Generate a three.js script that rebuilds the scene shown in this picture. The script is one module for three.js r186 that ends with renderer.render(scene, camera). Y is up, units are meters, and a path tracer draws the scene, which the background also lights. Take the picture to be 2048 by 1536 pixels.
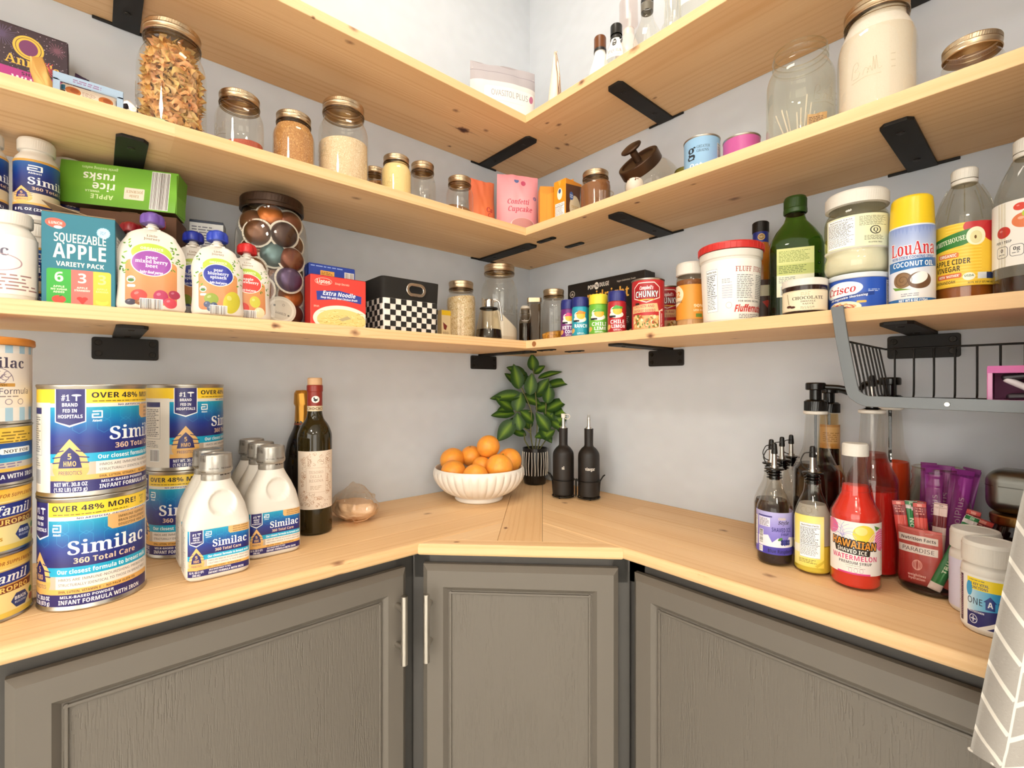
import * as THREE from 'three';
import { RoundedBoxGeometry } from 'three/addons/geometries/RoundedBoxGeometry.js';
import { mergeGeometries } from 'three/addons/utils/BufferGeometryUtils.js';
import { RectAreaLightUniformsLib } from 'three/addons/lights/RectAreaLightUniformsLib.js';

// ---------- camera, light, exposure ----------
const scene = new THREE.Scene();
const camera = new THREE.PerspectiveCamera(78.03, 2048 / 1536, 0.02, 30);
camera.position.set(1.04, 1.2, 0.982);
camera.lookAt(1.04 - 0.7518, 1.2, 0.982 - 0.6593);
const renderer = new THREE.WebGLRenderer({ antialias: true });
renderer.toneMapping = THREE.LinearToneMapping;
renderer.toneMappingExposure = 1.0;
renderer.shadowMap.enabled = true;
RectAreaLightUniformsLib.init();
scene.background = new THREE.Color(4.5, 4.3, 3.9); // bright overcast sky, seen only through the two windows behind the camera
const CEIL = 2.46;
// x, z, width, depth, intensity: flat LED ceiling panels (their fittings are built with the room below)
const PANELS = [
  [0.56, 0.54, 0.30, 0.30, 14],
  [1.50, 2.10, 0.30, 0.30, 46],
  [2.50, 2.10, 0.30, 0.30, 46],
  [2.50, 0.95, 0.30, 0.30, 20],
];

// ---------- helpers ----------
let seed = 7;
const rnd = () => { seed = (seed + 0x6d2b79f5) | 0; let t = Math.imul(seed ^ (seed >>> 15), 1 | seed); t = (t + Math.imul(t ^ (t >>> 7), 61 | t)) ^ t; return ((t ^ (t >>> 14)) >>> 0) / 4294967296; };
const rr = (a, b) => a + (b - a) * rnd();
const PI = Math.PI, V2 = (x, y) => new THREE.Vector2(x, y), V3 = (x, y, z) => new THREE.Vector3(x, y, z);
const names = {};
const numbered = (n) => { const k = names[n] ?? 0; names[n] = k + 1; return k ? n + '_' + String(k).padStart(3, '0') : n; };
function thing(name, label, category, x = 0, y = 0, z = 0, ry = 0, group) {
  const o = new THREE.Group(); o.name = numbered(name); o.position.set(x, y, z); o.rotation.y = ry;
  o.userData = { label, category }; if (group) o.userData.group = group;
  scene.add(o); return o;
}
function part(parent, name, geo, mat, label) {
  const m = new THREE.Mesh(geo, mat); m.name = name; m.castShadow = m.receiveShadow = true;
  if (label) m.userData.label = label;
  parent.add(m); return m;
}
function stuff(name, label, category, geo, mat, x, y, z, ry = 0, group) {
  const m = part(scene, numbered(name), geo, mat); m.position.set(x, y, z); m.rotation.y = ry;
  m.userData = { label, category, kind: 'stuff' }; if (group) m.userData.group = group; return m;
}
function struct(name, geo, mat, label) {
  const m = part(scene, name, geo, mat); m.userData = { kind: 'structure', label, category: name.split('_')[0] }; return m;
}
const box = (w, h, d, x = 0, y = 0, z = 0, r = 0.0012, s = 2) => new RoundedBoxGeometry(w, h, d, s, Math.min(r, w / 2.01, h / 2.01, d / 2.01)).translate(x, y, z);
const strip = (g) => { const n = g.index ? g.toNonIndexed() : g; for (const k of Object.keys(n.attributes)) if (!['position', 'normal', 'uv'].includes(k)) n.deleteAttribute(k); n.clearGroups(); return n; };
const merge = (...gs) => mergeGeometries(gs.flat().map(strip));
const cyl = (r0, r1, h, x = 0, y = 0, z = 0, s = 32) => new THREE.CylinderGeometry(r0, r1, h, s).translate(x, y, z);
const tube = (pts, r, s = 40, k = 8, closed = false) => new THREE.TubeGeometry(new THREE.CatmullRomCurve3(pts.map((p) => V3(...p)), closed, 'catmullrom', 0.3), s, r, k, closed);
const poly = (pts, r, k = 8) => { // straight wire with sharp bends
  const path = new THREE.CurvePath(); for (let i = 1; i < pts.length; i++) path.add(new THREE.LineCurve3(V3(...pts[i - 1]), V3(...pts[i])));
  return merge(path.curves.map((c) => new THREE.TubeGeometry(c, 1, r, k)), pts.map((p) => new THREE.SphereGeometry(r, 8, 6).translate(...p)));
};
// profile [[radius, height], ...] turned round the y axis, corners kept crisp
function crisp(p0) {
  const out = [], p = p0.filter((q, i) => !i || Math.hypot(q[0] - p0[i - 1][0], q[1] - p0[i - 1][1]) > 1e-6);
  p.forEach((q, i) => {
    if (!i || i === p.length - 1) return out.push(q);
    const a = p[i - 1], b = p[i + 1], u = [a[0] - q[0], a[1] - q[1]], v = [b[0] - q[0], b[1] - q[1]], lu = Math.hypot(...u), lv = Math.hypot(...v);
    if ((u[0] * v[0] + u[1] * v[1]) / (lu * lv + 1e-12) < -0.94) return out.push(q);
    const e = Math.min(0.0006, lu * 0.3, lv * 0.3);
    out.push([q[0] + u[0] / lu * e, q[1] + u[1] / lu * e], [q[0] + v[0] / lv * e, q[1] + v[1] / lv * e]);
  });
  return out;
}
const lat = (p, seg = 44, a0 = 0, al = 2 * PI) => new THREE.LatheGeometry(crisp(p).map((q) => V2(Math.max(q[0], 0), q[1])), seg, a0, al);
const sm = (p, n = 40) => new THREE.SplineCurve(p.map((q) => V2(...q))).getPoints(n).map((v) => [Math.max(v.x, 0), v.y]);
// a label round a turned body: centre angle, width in radians
const wrapL = (p, c, w, seg = 36) => lat(p, seg, c - w / 2, w);
const band = (r, y0, y1, c, w, r1 = r) => wrapL([[r, y0], [r1, y1]], c, w);
// loft of superellipse sections [y, a, b]
function loft(sec, n = 4, seg = 48, c = 0, w = 2 * PI, off = 0, cap = true) {
  const P = [], N = [], U = [], I = [], full = w > 6.28, e = 2 / n;
  sec.forEach(([y, a, b, nn], j) => {
    const ee = nn ? 2 / nn : e, ring = [];
    for (let i = 0; i <= seg; i++) { const f = c - w / 2 + w * i / seg, s = Math.sin(f), k = Math.cos(f); ring.push([Math.sign(s) * Math.pow(Math.abs(s), ee) * (a + off), Math.sign(k) * Math.pow(Math.abs(k), ee) * (b + off)]); }
    let L = [0]; for (let i = 1; i <= seg; i++) L.push(L[i - 1] + Math.hypot(ring[i][0] - ring[i - 1][0], ring[i][1] - ring[i - 1][1]));
    ring.forEach((q, i) => { P.push(q[0], y, q[1]); U.push(L[i] / (L[seg] || 1), (y - sec[0][0]) / (sec[sec.length - 1][0] - sec[0][0])); });
  });
  const k = seg + 1;
  for (let j = 0; j < sec.length - 1; j++) for (let i = 0; i < seg; i++) { const a = j * k + i; I.push(a, a + 1, a + k, a + 1, a + k + 1, a + k); }
  if (full && cap) for (const j of [0, sec.length - 1]) {
    const o = P.length / 3; P.push(0, sec[j][0], 0); U.push(0.5, j ? 1 : 0);
    const b = P.length / 3; for (let i = 0; i <= seg; i++) { const q = (j * k + i) * 3; P.push(P[q], P[q + 1], P[q + 2]); U.push(0.5, j ? 1 : 0); }
    for (let i = 0; i < seg; i++) j ? I.push(o, b + i, b + i + 1) : I.push(o, b + i + 1, b + i);
  }
  const g = new THREE.BufferGeometry(); g.setAttribute('position', new THREE.Float32BufferAttribute(P, 3)); g.setAttribute('uv', new THREE.Float32BufferAttribute(U, 2)); g.setIndex(I); g.computeVertexNormals();
  if (full) { const q = g.attributes.normal; for (let j = 0; j < sec.length; j++) { const a = j * k, b = a + seg, x = q.getX(a) + q.getX(b), y = q.getY(a) + q.getY(b), z = q.getZ(a) + q.getZ(b), l = Math.hypot(x, y, z) || 1; q.setXYZ(a, x / l, y / l, z / l); q.setXYZ(b, x / l, y / l, z / l); } }
  return g;
}
// ---------- noise and textures ----------
const hash = (x, y) => { let h = (x * 374761393 + y * 668265263) | 0; h = Math.imul(h ^ (h >>> 13), 1274126177); return ((h ^ (h >>> 16)) >>> 0) / 4294967296; };
const vn = (x, y) => { const i = Math.floor(x), j = Math.floor(y), f = x - i, g = y - j, u = f * f * (3 - 2 * f), v = g * g * (3 - 2 * g); return (hash(i, j) * (1 - u) + hash(i + 1, j) * u) * (1 - v) + (hash(i, j + 1) * (1 - u) + hash(i + 1, j + 1) * u) * v; };
const S = THREE.SRGBColorSpace;
function dataTex(w, h, f, srgb = true) {
  const d = new Uint8Array(w * h * 4);
  for (let y = 0; y < h; y++) for (let x = 0; x < w; x++) { const c = f(x, y), o = (y * w + x) * 4; for (let k = 0; k < 3; k++) d[o + k] = Math.max(0, Math.min(255, c[k])); d[o + 3] = 255; }
  const t = new THREE.DataTexture(d, w, h); t.wrapS = t.wrapT = THREE.RepeatWrapping; t.magFilter = THREE.LinearFilter; t.minFilter = THREE.LinearMipmapLinearFilter; t.generateMipmaps = true;
  if (srgb) t.colorSpace = S; t.needsUpdate = true; return t;
}
function canvasTex(w, h, draw) {
  const c = document.createElement('canvas'); c.width = w; c.height = h; const g = c.getContext('2d'); draw(g, w, h);
  const t = new THREE.CanvasTexture(c); t.colorSpace = S; t.anisotropy = 8; return t;
}
const std = (color, roughness = 0.6, o = {}) => new THREE.MeshStandardMaterial({ color, roughness, side: THREE.DoubleSide, ...o });
const print = (w, h, draw, roughness = 0.45, o = {}) => std(0xffffff, roughness, { map: canvasTex(w, h, draw), ...o });
const R = (g, c, x, y, w, h, r = 0) => { g.fillStyle = c; g.beginPath(); r ? g.roundRect(x, y, w, h, r) : g.rect(x, y, w, h); g.fill(); };
const E = (g, c, x, y, a, b = a, rot = 0) => { g.fillStyle = c; g.beginPath(); g.ellipse(x, y, a, b, rot, 0, 2 * PI); g.fill(); };
const PG = (g, c, pts) => { g.fillStyle = c; g.beginPath(); pts.forEach((p, i) => i ? g.lineTo(...p) : g.moveTo(...p)); g.closePath(); g.fill(); };
const GR = (g, x0, y0, x1, y1, cs) => { const q = g.createLinearGradient(x0, y0, x1, y1); cs.forEach((c, i) => q.addColorStop(i / (cs.length - 1), c)); return q; };
function T(g, s, x, y, px, c = '#000', o = {}) {
  g.save(); g.translate(x, y); if (o.rot) g.rotate(o.rot); if (o.it) g.transform(1, 0, -0.22, 1, 0, 0);
  g.font = (o.b === 0 ? '' : 'bold ') + px + 'px ' + (o.f || 'sans-serif'); g.textAlign = o.a || 'center'; g.textBaseline = 'middle'; g.fillStyle = c;
  if (o.w) { const m = g.measureText(s).width; g.scale(o.w / m, 1); }
  if (o.st) { g.strokeStyle = o.st; g.lineWidth = o.sw || px * 0.16; g.lineJoin = 'round'; g.strokeText(s, 0, 0); }
  g.fillText(s, 0, 0); g.restore();
}
// text too small to read: lines of word-like marks
function FP(g, x, y, w, n, lh, c = '#555', th = 0.4, rot = 0) {
  g.save(); g.translate(x, y); g.rotate(rot); g.fillStyle = c; let s = n * 7 + Math.floor(x + y);
  for (let i = 0; i < n; i++) { let p = 0; const end = w * (0.72 + 0.28 * hash(s, i)); while (p < end) { const l = lh * (0.6 + 2.2 * hash(s + i * 31, Math.floor(p))); g.fillRect(p, i * lh, Math.min(l, end - p), lh * th); p += l + lh * 0.45; } }
  g.restore();
}
function BAR(g, x, y, w, h, c = '#222', vert = true) { R(g, '#fff', x - 4, y - 4, w + 8, h + 8); g.fillStyle = c; let p = 0, k = 0; while (p < (vert ? w : h)) { const l = 1.5 + 4 * hash(k, Math.floor(x)); if (k % 2 === 0) vert ? g.fillRect(x + p, y, l, h) : g.fillRect(x, y + p, w, l); p += l; k++; } }
function NF(g, x, y, w, h, title = 'Nutrition Facts') { // nutrition table
  R(g, '#fff', x, y, w, h); g.strokeStyle = '#333'; g.lineWidth = 2; g.strokeRect(x + 3, y + 3, w - 6, h - 6); T(g, title, x + w / 2, y + h * 0.07, h * 0.07, '#222', { w: w * 0.84 });
  g.fillStyle = '#222'; g.fillRect(x + 8, y + h * 0.13, w - 16, 4); g.fillRect(x + 8, y + h * 0.62, w - 16, 5); FP(g, x + 10, y + h * 0.16, w - 24, 11, h * 0.041, '#444', 0.45); FP(g, x + 10, y + h * 0.66, w - 24, 8, h * 0.036, '#666', 0.4);
}
const speck = (cs, n, w = 256) => canvasTex(w, w, (g) => { R(g, cs[0], 0, 0, w, w); for (let i = 0; i < n; i++) E(g, cs[Math.floor(rnd() * cs.length)], rnd() * w, rnd() * w, rr(1, 3.4), rr(0.8, 1.8), rnd() * 3); });

// ---------- wood ----------
function woodTex(sd, knots, W = 2048, H = 1024, lenU = 1.6, lenV = 0.8) {
  return dataTex(W, H, (px, py) => {
    const u = px / W * lenU, v = py / H * lenV; let q = v + 0.012 * (vn(u * 1.6 + sd, v * 3) - 0.5) + 0.003 * (vn(u * 7 + sd, v * 20) - 0.5), dark = 0, red = 0;
    for (const [ku, kv, kr, kd] of knots) {
      const du = (u - ku), dv = v - kv; if (Math.abs(du) > kr * 9 || Math.abs(dv) > kr * 6) continue;
      const dd = (du / 2.4) ** 2 + dv * dv, s = kr * 2.2; q += Math.sign(dv || 1) * -kr * 0.9 * Math.exp(-dd / (s * s)) * Math.min(1, Math.abs(dv) / kr * 1.5);
      const e = Math.sqrt((du / 1.5) ** 2 + dv * dv) / kr * (0.8 + 0.5 * vn(u * 220, v * 220)); if (e < 1.6) { dark += kd * Math.max(0, 1 - e / 1.15) * 1.5; red += kd * Math.max(0, 1 - e / 1.6); }
      if (Math.abs(du) < kr * 5 && kd > 0.5) dark += 0.55 * kd * Math.max(0, 1 - Math.abs(dv - 0.3 * kr * Math.sin(du * 60)) / (kr * 0.16)) * Math.max(0, 1 - Math.abs(du) / (kr * 5));
    }
    const board = vn(v * 6 + sd * 3, 0.5), ring = Math.pow(0.5 + 0.5 * Math.sin(2 * PI * (q * 62 + 5 * vn(q * 14, sd) + 2.2 * vn(q * 45, sd + 4))), 4) * (0.35 + 0.9 * vn(v * 25 + 9, u * 0.7)), fib = vn(u * 26 + sd, v * 900), fine = vn(u * 90, v * 1900 + sd), wide = vn(u * 3 + sd, v * 22);
    const k = 0.30 * ring + 0.10 * (fib - 0.5) + 0.06 * (fine - 0.5) + 0.3 * (wide - 0.5) + 0.12 * (board - 0.5);
    const c = [236 - 34 * k, 196 - 53 * k, 146 - 64 * k], m = Math.min(1, dark), r = Math.min(0.7, red * 0.55);
    return [c[0] * (1 - r) + 176 * r, c[1] * (1 - r) + 108 * r, c[2] * (1 - r) + 62 * r].map((x, i) => x * (1 - m) + [74, 36, 22][i] * m);
  });
}
const KN = [[0.30, 0.155, 0.011, 1.0], [0.36, 0.10, 0.006, 0.35], [0.62, 0.05, 0.006, 0.3], [0.85, 0.21, 0.008, 0.35], [1.1, 0.09, 0.005, 0.5], [1.32, 0.17, 0.007, 0.3], [0.12, 0.32, 0.007, 0.35], [0.5, 0.40, 0.009, 0.3], [0.72, 0.33, 0.004, 0.6], [0.95, 0.45, 0.006, 0.3], [1.25, 0.36, 0.008, 0.4], [1.5, 0.47, 0.005, 0.5], [0.2, 0.6, 0.006, 0.35], [0.55, 0.72, 0.008, 0.3], [0.9, 0.62, 0.005, 0.5], [1.15, 0.7, 0.008, 0.35], [1.42, 0.6, 0.006, 0.4]];
for (let i = 0; i < 26; i++) KN.push([rr(0.05, 1.55), rr(0.02, 0.78), rr(0.0022, 0.006), rr(0.25, 0.55)]);
const woodMap = woodTex(3, KN);
const wood = std(0xffffff, 0.55, { map: woodMap, bumpMap: woodMap, bumpScale: 0.0006 });
const woodEdge = wood;
// uv in metres along a board that runs in direction (dx, dz), offset (ou, ov)
function woodUV(g, dx, dz, ou, ov) {
  const n = g.index ? g.toNonIndexed() : g, p = n.attributes.position, q = n.attributes.normal, uv = new Float32Array(p.count * 2);
  for (let i = 0; i < p.count; i++) {
    const x = p.getX(i), y = p.getY(i), z = p.getZ(i), u = x * dx + z * dz, c = -x * dz + z * dx, an = Math.abs(q.getX(i) * dx + q.getZ(i) * dz), up = Math.abs(q.getY(i));
    uv[i * 2] = ((an > 0.8 ? y : u) + ou) / 1.6; uv[i * 2 + 1] = ((up > 0.5 || an > 0.8 ? c : c + y) + ov) / 0.8;
  }
  n.setAttribute('uv', new THREE.BufferAttribute(uv, 2)); n.clearGroups(); return n;
}
// flat board from an outline in (x, z), top at y1
function slab(pts, y0, y1, bev = 0.0008) {
  const s = new THREE.Shape(pts.map((p) => V2(p[0], -p[1])));
  const g = new THREE.ExtrudeGeometry(s, { depth: y1 - y0 - 2 * bev, bevelEnabled: true, bevelThickness: bev, bevelSize: bev, bevelOffset: -bev, bevelSegments: 2 });
  return g.rotateX(-PI / 2).translate(0, y0 + bev, 0);
}
// ---------- the room ----------
const wallMap = dataTex(256, 256, (x, y) => { const k = 214 + 5 * (vn(x / 3, y / 3) - 0.5) + 3 * (vn(x / 17, y / 17) - 0.5); return [k * 0.965, k * 0.99, k * 1.025]; });
wallMap.repeat.set(1.6, 1.6);
const wallMat = std(0xffffff, 0.75, { map: wallMap, bumpMap: wallMap, bumpScale: 0.0008 });
const whiteMat = std(0xf4f1ea, 0.8);
{
  const W = 3.4, D = 3.0, t = 0.12;
  struct('wall_left', box(t, CEIL, D + t, -t / 2, CEIL / 2, D / 2), wallMat, 'grey painted pantry wall behind the left shelves');
  struct('wall_right', box(W + t, CEIL, t, W / 2, CEIL / 2, -t / 2), wallMat, 'grey painted pantry wall behind the right shelves');
  // the two walls behind the camera each have a wide window; built along local x with the inner face at z = 0
  const paneMat = new THREE.MeshPhysicalMaterial({ color: 0xffffff, roughness: 0, transmission: 1, thickness: 0, ior: 1.5, side: THREE.DoubleSide });
  const windowWall = (wall, win, L, a, b, y0, y1, place, lw, ln) => {
    const c = (a + b) / 2, m = (y0 + y1) / 2, H = y1 - y0, wd = b - a;
    struct(wall, place(merge(box(L, y0, t, L / 2, y0 / 2, t / 2), box(L, CEIL - y1, t, L / 2, (CEIL + y1) / 2, t / 2), box(a, H, t, a / 2, m, t / 2), box(L - b, H, t, (L + b) / 2, m, t / 2))), whiteMat, lw);
    const w = struct(win, place(merge(box(0.05, H, 0.07, a + 0.025, m, 0.06), box(0.05, H, 0.07, b - 0.025, m, 0.06), box(wd, 0.05, 0.07, c, y0 + 0.025, 0.06), box(wd, 0.05, 0.07, c, y1 - 0.025, 0.06), box(0.04, H - 0.1, 0.05, c, m, 0.06))), whiteMat, ln);
    for (const q of [-1, 1]) part(w, 'pane', place(new THREE.PlaneGeometry(wd / 2 - 0.07, H - 0.1).translate(c + q * (wd - 0.06) / 4, m, 0.06)), paneMat);
  };
  windowWall('wall_back', 'window_1', W + t, 0.5, 2.7, 0.3, 2.15, (g) => g.translate(0, 0, D), 'white wall with a window behind the camera', 'wide white framed window behind the camera');
  windowWall('wall_far', 'window_2', D + t, 1.1, 2.5, 0.3, 2.15, (g) => g.rotateY(-PI / 2).translate(W + t, 0, 0), 'white wall with a window opposite the left shelves', 'white framed window opposite the left shelves');
  struct('wall_return', box(0.1, CEIL, 0.46, 1.26, CEIL / 2, 0.23), wallMat, 'short grey wall that ends the right shelves');
  struct('ceiling', box(W + 2 * t, t, D + 2 * t, W / 2, CEIL + t / 2, D / 2), whiteMat, 'white painted ceiling');
  const fg = box(W + 2 * t, t, D + 2 * t, W / 2, -t / 2, D / 2); 
  struct('floor', fg, std(0xd6d1c8, 0.6), 'plain light grey floor');
  PANELS.forEach(([x, z, w, d, I], i) => {
    const p = thing('ceiling_lamp', ['square LED ceiling lamp above the shelf corner', 'square LED ceiling lamp behind the camera by the left wall', 'square LED ceiling lamp in the middle of the next room', 'square LED ceiling lamp beyond the short wall'][i], 'lamp', x, CEIL, z);
    part(p, 'frame', merge([-1, 1].flatMap((s) => [box(w + 0.04, 0.02, 0.02, 0, -0.01, s * (d / 2 + 0.01)), box(0.02, 0.02, d, s * (w / 2 + 0.01), -0.01, 0)])), whiteMat);
    part(p, 'diffuser', new THREE.BoxGeometry(w, 0.006, d).translate(0, -0.006, 0), std(0xffffff, 0.5, { emissive: 0xfff2e0, emissiveIntensity: 3 }));
    const l = new THREE.RectAreaLight(0xfff6e8, I, w, d); l.position.set(x, CEIL - 0.016, z); l.lookAt(x, 0, z); l.name = 'panel_light'; scene.add(l);
  });
}
// ---------- base cabinets ----------
const oakMap = dataTex(1024, 512, (x, y) => { // u up the door, v across
  const u = x / 1024, v = y / 512, w = v + 0.02 * vn(u * 3, v * 8), pore = vn(u * 26 + 9 * vn(v * 60, 1), w * 330) > 0.78 - 0.16 * vn(u * 3, v * 9) ? 1 : 0, f = vn(u * 60, v * 500);
  const k = 255 - 120 * pore * vn(u * 5 + 7, v * 14) - 22 * f; return [k, k, k];
}, false);
const greyPaint = std(0x6e675e, 0.42), greyPanel = std(0x6e675e, 0.45, { bumpMap: oakMap, bumpScale: 0.0011 }), greyDark = std(0x4a4744, 0.5), toe = std(0x2b2927, 0.7);
const steel = std(0xcfcac2, 0.28, { metalness: 1 });
const CT = 0.923, CB = 0.903; // worktop top and underside
function makeDoor(parent, w, y0, y1, hx) { // door in the local xy plane, its back at z = 0
  const h = y1 - y0, rail = 0.04, b = 0.009, s = new THREE.Shape(), o = new THREE.Path();
  const rect = (q, x0, x1, a, c) => { q.moveTo(x0, a); q.lineTo(x1, a); q.lineTo(x1, c); q.lineTo(x0, c); q.closePath(); };
  rect(s, -w / 2 + b, w / 2 - b, y0 + b, y1 - b); rect(o, -w / 2 + rail - 0.003, w / 2 - rail + 0.003, y0 + rail - 0.003, y1 - rail + 0.003); s.holes.push(o);
  const frame = new THREE.ExtrudeGeometry(s, { depth: 0.009, bevelEnabled: true, bevelThickness: 0.009, bevelSize: b, bevelSegments: 1 }).translate(0, 0, 0.004);
  frame.translate(0, 0, 0); const d = part(parent, 'door', frame, greyPaint);
  // square off the back: a thin leaf behind the sloped edge
  const pg = box(w - 2 * rail + 0.02, h - 2 * rail + 0.02, 0.008, 0, (y0 + y1) / 2, 0.010, 0.0005), p = pg.attributes.position, uv = pg.attributes.uv;
  for (let i = 0; i < p.count; i++) uv.setXY(i, p.getY(i) / 0.5, p.getX(i) / 0.3 + 0.2);
  part(d, 'panel', pg, greyPanel);
  const bead = 0.004; part(d, 'bead', merge([-1, 1].flatMap((q) => [box(bead, h - 2 * rail - 0.012, 0.006, q * (w / 2 - rail - 0.009), (y0 + y1) / 2, 0.0145), box(w - 2 * rail - 0.012, bead, 0.006, 0, (y0 + y1) / 2 + q * (h / 2 - rail - 0.009), 0.0145)])), greyPaint);
  if (hx !== undefined) part(d, 'handle', merge(cyl(0.0055, 0.0055, 0.115, hx, 0.787, 0.048, 20), [-1, 1].map((q) => cyl(0.0048, 0.0048, 0.03, 0, 0, 0, 14).rotateX(PI / 2).translate(hx, 0.787 + q * 0.033, 0.034))), steel, 'brushed steel bar handle');
  return d;
}
function faceFrame(parent, w, y0, y1) { // stiles and rails in the local xy plane
  part(parent, 'face_frame', merge(box(w, 0.05, 0.02, 0, y1 - 0.025, -0.01), box(w, 0.05, 0.02, 0, y0 + 0.025, -0.01), [-1, 1].map((q) => box(0.036, y1 - y0, 0.02, q * (w / 2 - 0.018), (y0 + y1) / 2, -0.01))), greyDark);
}
{
  let c = thing('base_cabinet', 'grey painted base cabinet on the left with a recessed-panel door and steel bar handle', 'cabinet', 0.276, 0, 0.815, PI / 2);
  part(c, 'carcass', box(0.53, 0.80, 0.25, 0, 0.5, -0.148), greyDark); faceFrame(c, 0.53, 0.1, CB);
  part(c, 'toe_kick', box(0.53, 0.1, 0.02, 0, 0.05, -0.06), toe); makeDoor(c, 0.484, 0.135, 0.878, 0.221);
  c = thing('base_cabinet', 'far left grey base cabinet next to the wide left door, at the frame edge', 'cabinet', 0.276, 0, 1.245, PI / 2);
  part(c, 'carcass', box(0.32, 0.80, 0.25, 0, 0.5, -0.148), greyDark); faceFrame(c, 0.32, 0.1, CB); part(c, 'toe_kick', box(0.32, 0.1, 0.02, 0, 0.05, -0.06), toe); makeDoor(c, 0.27, 0.135, 0.878, -0.12);
  c = thing('base_cabinet', 'grey painted base cabinet on the right with a wide recessed-panel door and no visible handle', 'cabinet', 0.81, 0, 0.276);
  part(c, 'carcass', box(0.53, 0.80, 0.25, 0, 0.5, -0.148), greyDark); faceFrame(c, 0.53, 0.1, CB); part(c, 'toe_kick', box(0.53, 0.1, 0.02, 0, 0.05, -0.06), toe); makeDoor(c, 0.484, 0.135, 0.878, 0.221);
  c = thing('corner_cabinet', 'grey diagonal corner cabinet with narrow recessed-panel door, under the worktop corner', 'cabinet', 0.418, 0, 0.418, PI / 4);
  part(c, 'carcass', slab([[0.002, 0.002], [0.54, 0.002], [0.54, 0.262], [0.262, 0.54], [0.002, 0.54]], 0.1, 0.9).translate(-0.418, 0, -0.418).rotateY(-PI / 4), greyDark);
  part(c, 'face_frame', merge(box(0.38, 0.05, 0.02, 0, CB - 0.025, -0.008), box(0.38, 0.05, 0.02, 0, 0.125, -0.008), [-1, 1].map((q) => box(0.032, 0.8, 0.02, q * 0.176, 0.5, -0.008))), greyDark);
  part(c, 'toe_kick', box(0.38, 0.1, 0.02, 0, 0.05, -0.06), toe); makeDoor(c, 0.34, 0.135, 0.883, -0.156);
}
// ---------- worktop: butted pine planks with a nosing across the corner ----------
{
  const t = thing('worktop', 'L-shaped pale pine plank worktop with a clipped inner corner', 'worktop');
  const e = 0.0005, END = 1.36, ENDR = 1.205, m = 0.056, F = 0.314;
  const add = (pts, dx, dz, ou, ov) => part(t, 'plank', woodUV(slab(pts, CB, CT, 0.0007), dx, dz, ou, ov), wood);
  add([[0.001, 0.001], [m, 0.001], [0.4485, 0.3925], [0.3925, 0.4485], [0.001, m]].map(([x, z]) => [x, z]), Math.SQRT1_2, Math.SQRT1_2, 0.2, 0.30);
  const edges = [0.001, 0.118, 0.235];
  for (const side of [0, 1]) {
    const q = (a, b) => side ? [b, a] : [a, b], end = side ? ENDR : END, D = side ? [1, 0] : [0, 1];
    for (let i = 0; i < 2; i++) { const a = edges[i] + e, b = edges[i + 1] - e; add([q(a, a + m + e), q(b, b + m + e), q(b, end), q(a, end)].slice()[side ? 'reverse' : 'slice'](), ...D, 0.37 + i * 0.5 + side * 0.8, 0.1 + i * 0.23 + side * 0.41); }
    // front board with a rounded front edge, mitred at the corner board
    const r = 0.007, pr = [[0.235 + e, CB], [F - r, CB]]; for (let k = 0; k <= 6; k++) { const f = -PI / 2 + PI / 2 * k / 6; pr.push([F - r + r * Math.cos(f), CB + r + r * Math.sin(f)]); }
    for (let k = 0; k <= 6; k++) { const f = PI / 2 * k / 6; pr.push([F - r + r * Math.cos(f), CT - r + r * Math.sin(f)]); } pr.push([0.235 + e, CT]);
    let g = new THREE.ExtrudeGeometry(new THREE.Shape(pr.map((p) => V2(...p))), { depth: 1, bevelEnabled: false, steps: 1 });
    const p = g.attributes.position; for (let i = 0; i < p.count; i++) { const x = p.getX(i), y = p.getY(i), w = p.getZ(i), L = x + m + e + (end - x - m) * w; side ? p.setXYZ(i, L, y, x) : p.setXYZ(i, x, y, L); }
    if (side) { const ix = []; for (let i = 0; i < p.count; i += 3) ix.push(i, i + 2, i + 1); g.setIndex(ix); g = g.toNonIndexed(); }
    g.computeVertexNormals(); part(t, 'plank', woodUV(g, ...D, 0.15 + side * 0.4, 0.52 + side * 0.2), wood);
    const tri = [q(F + e, F + m + 2 * e), q(0.3925, 0.4485 + e), q(F + e, 0.527)]; add(side ? tri.reverse() : tri, ...D, 0.9, 0.27 + side * 0.2);
  }
  const r = 0.004, n0 = 0.5955, n1 = 0.6204, pr = [[n0, CB], [n1 - r, CB]]; for (let k = 0; k <= 5; k++) { const f = -PI / 2 + PI / 2 * k / 5; pr.push([n1 - r + r * Math.cos(f), CB + r + r * Math.sin(f)]); }
  for (let k = 0; k <= 5; k++) { const f = PI / 2 * k / 5; pr.push([n1 - r + r * Math.cos(f), CT - r + r * Math.sin(f)]); } pr.push([n0, CT]);
  const g = new THREE.ExtrudeGeometry(new THREE.Shape(pr.map((p) => V2(...p))), { depth: 1, bevelEnabled: false }), p = g.attributes.position;
  for (let i = 0; i < p.count; i++) { const n = p.getX(i), u = (p.getZ(i) * 2 - 1) * (n - 0.4448); p.setXYZ(i, (n - u) * Math.SQRT1_2, p.getY(i), (n + u) * Math.SQRT1_2); }
  g.computeVertexNormals(); part(t, 'nosing', woodUV(g, Math.SQRT1_2, -Math.SQRT1_2, 0.6, 0.62), wood);
}
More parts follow.
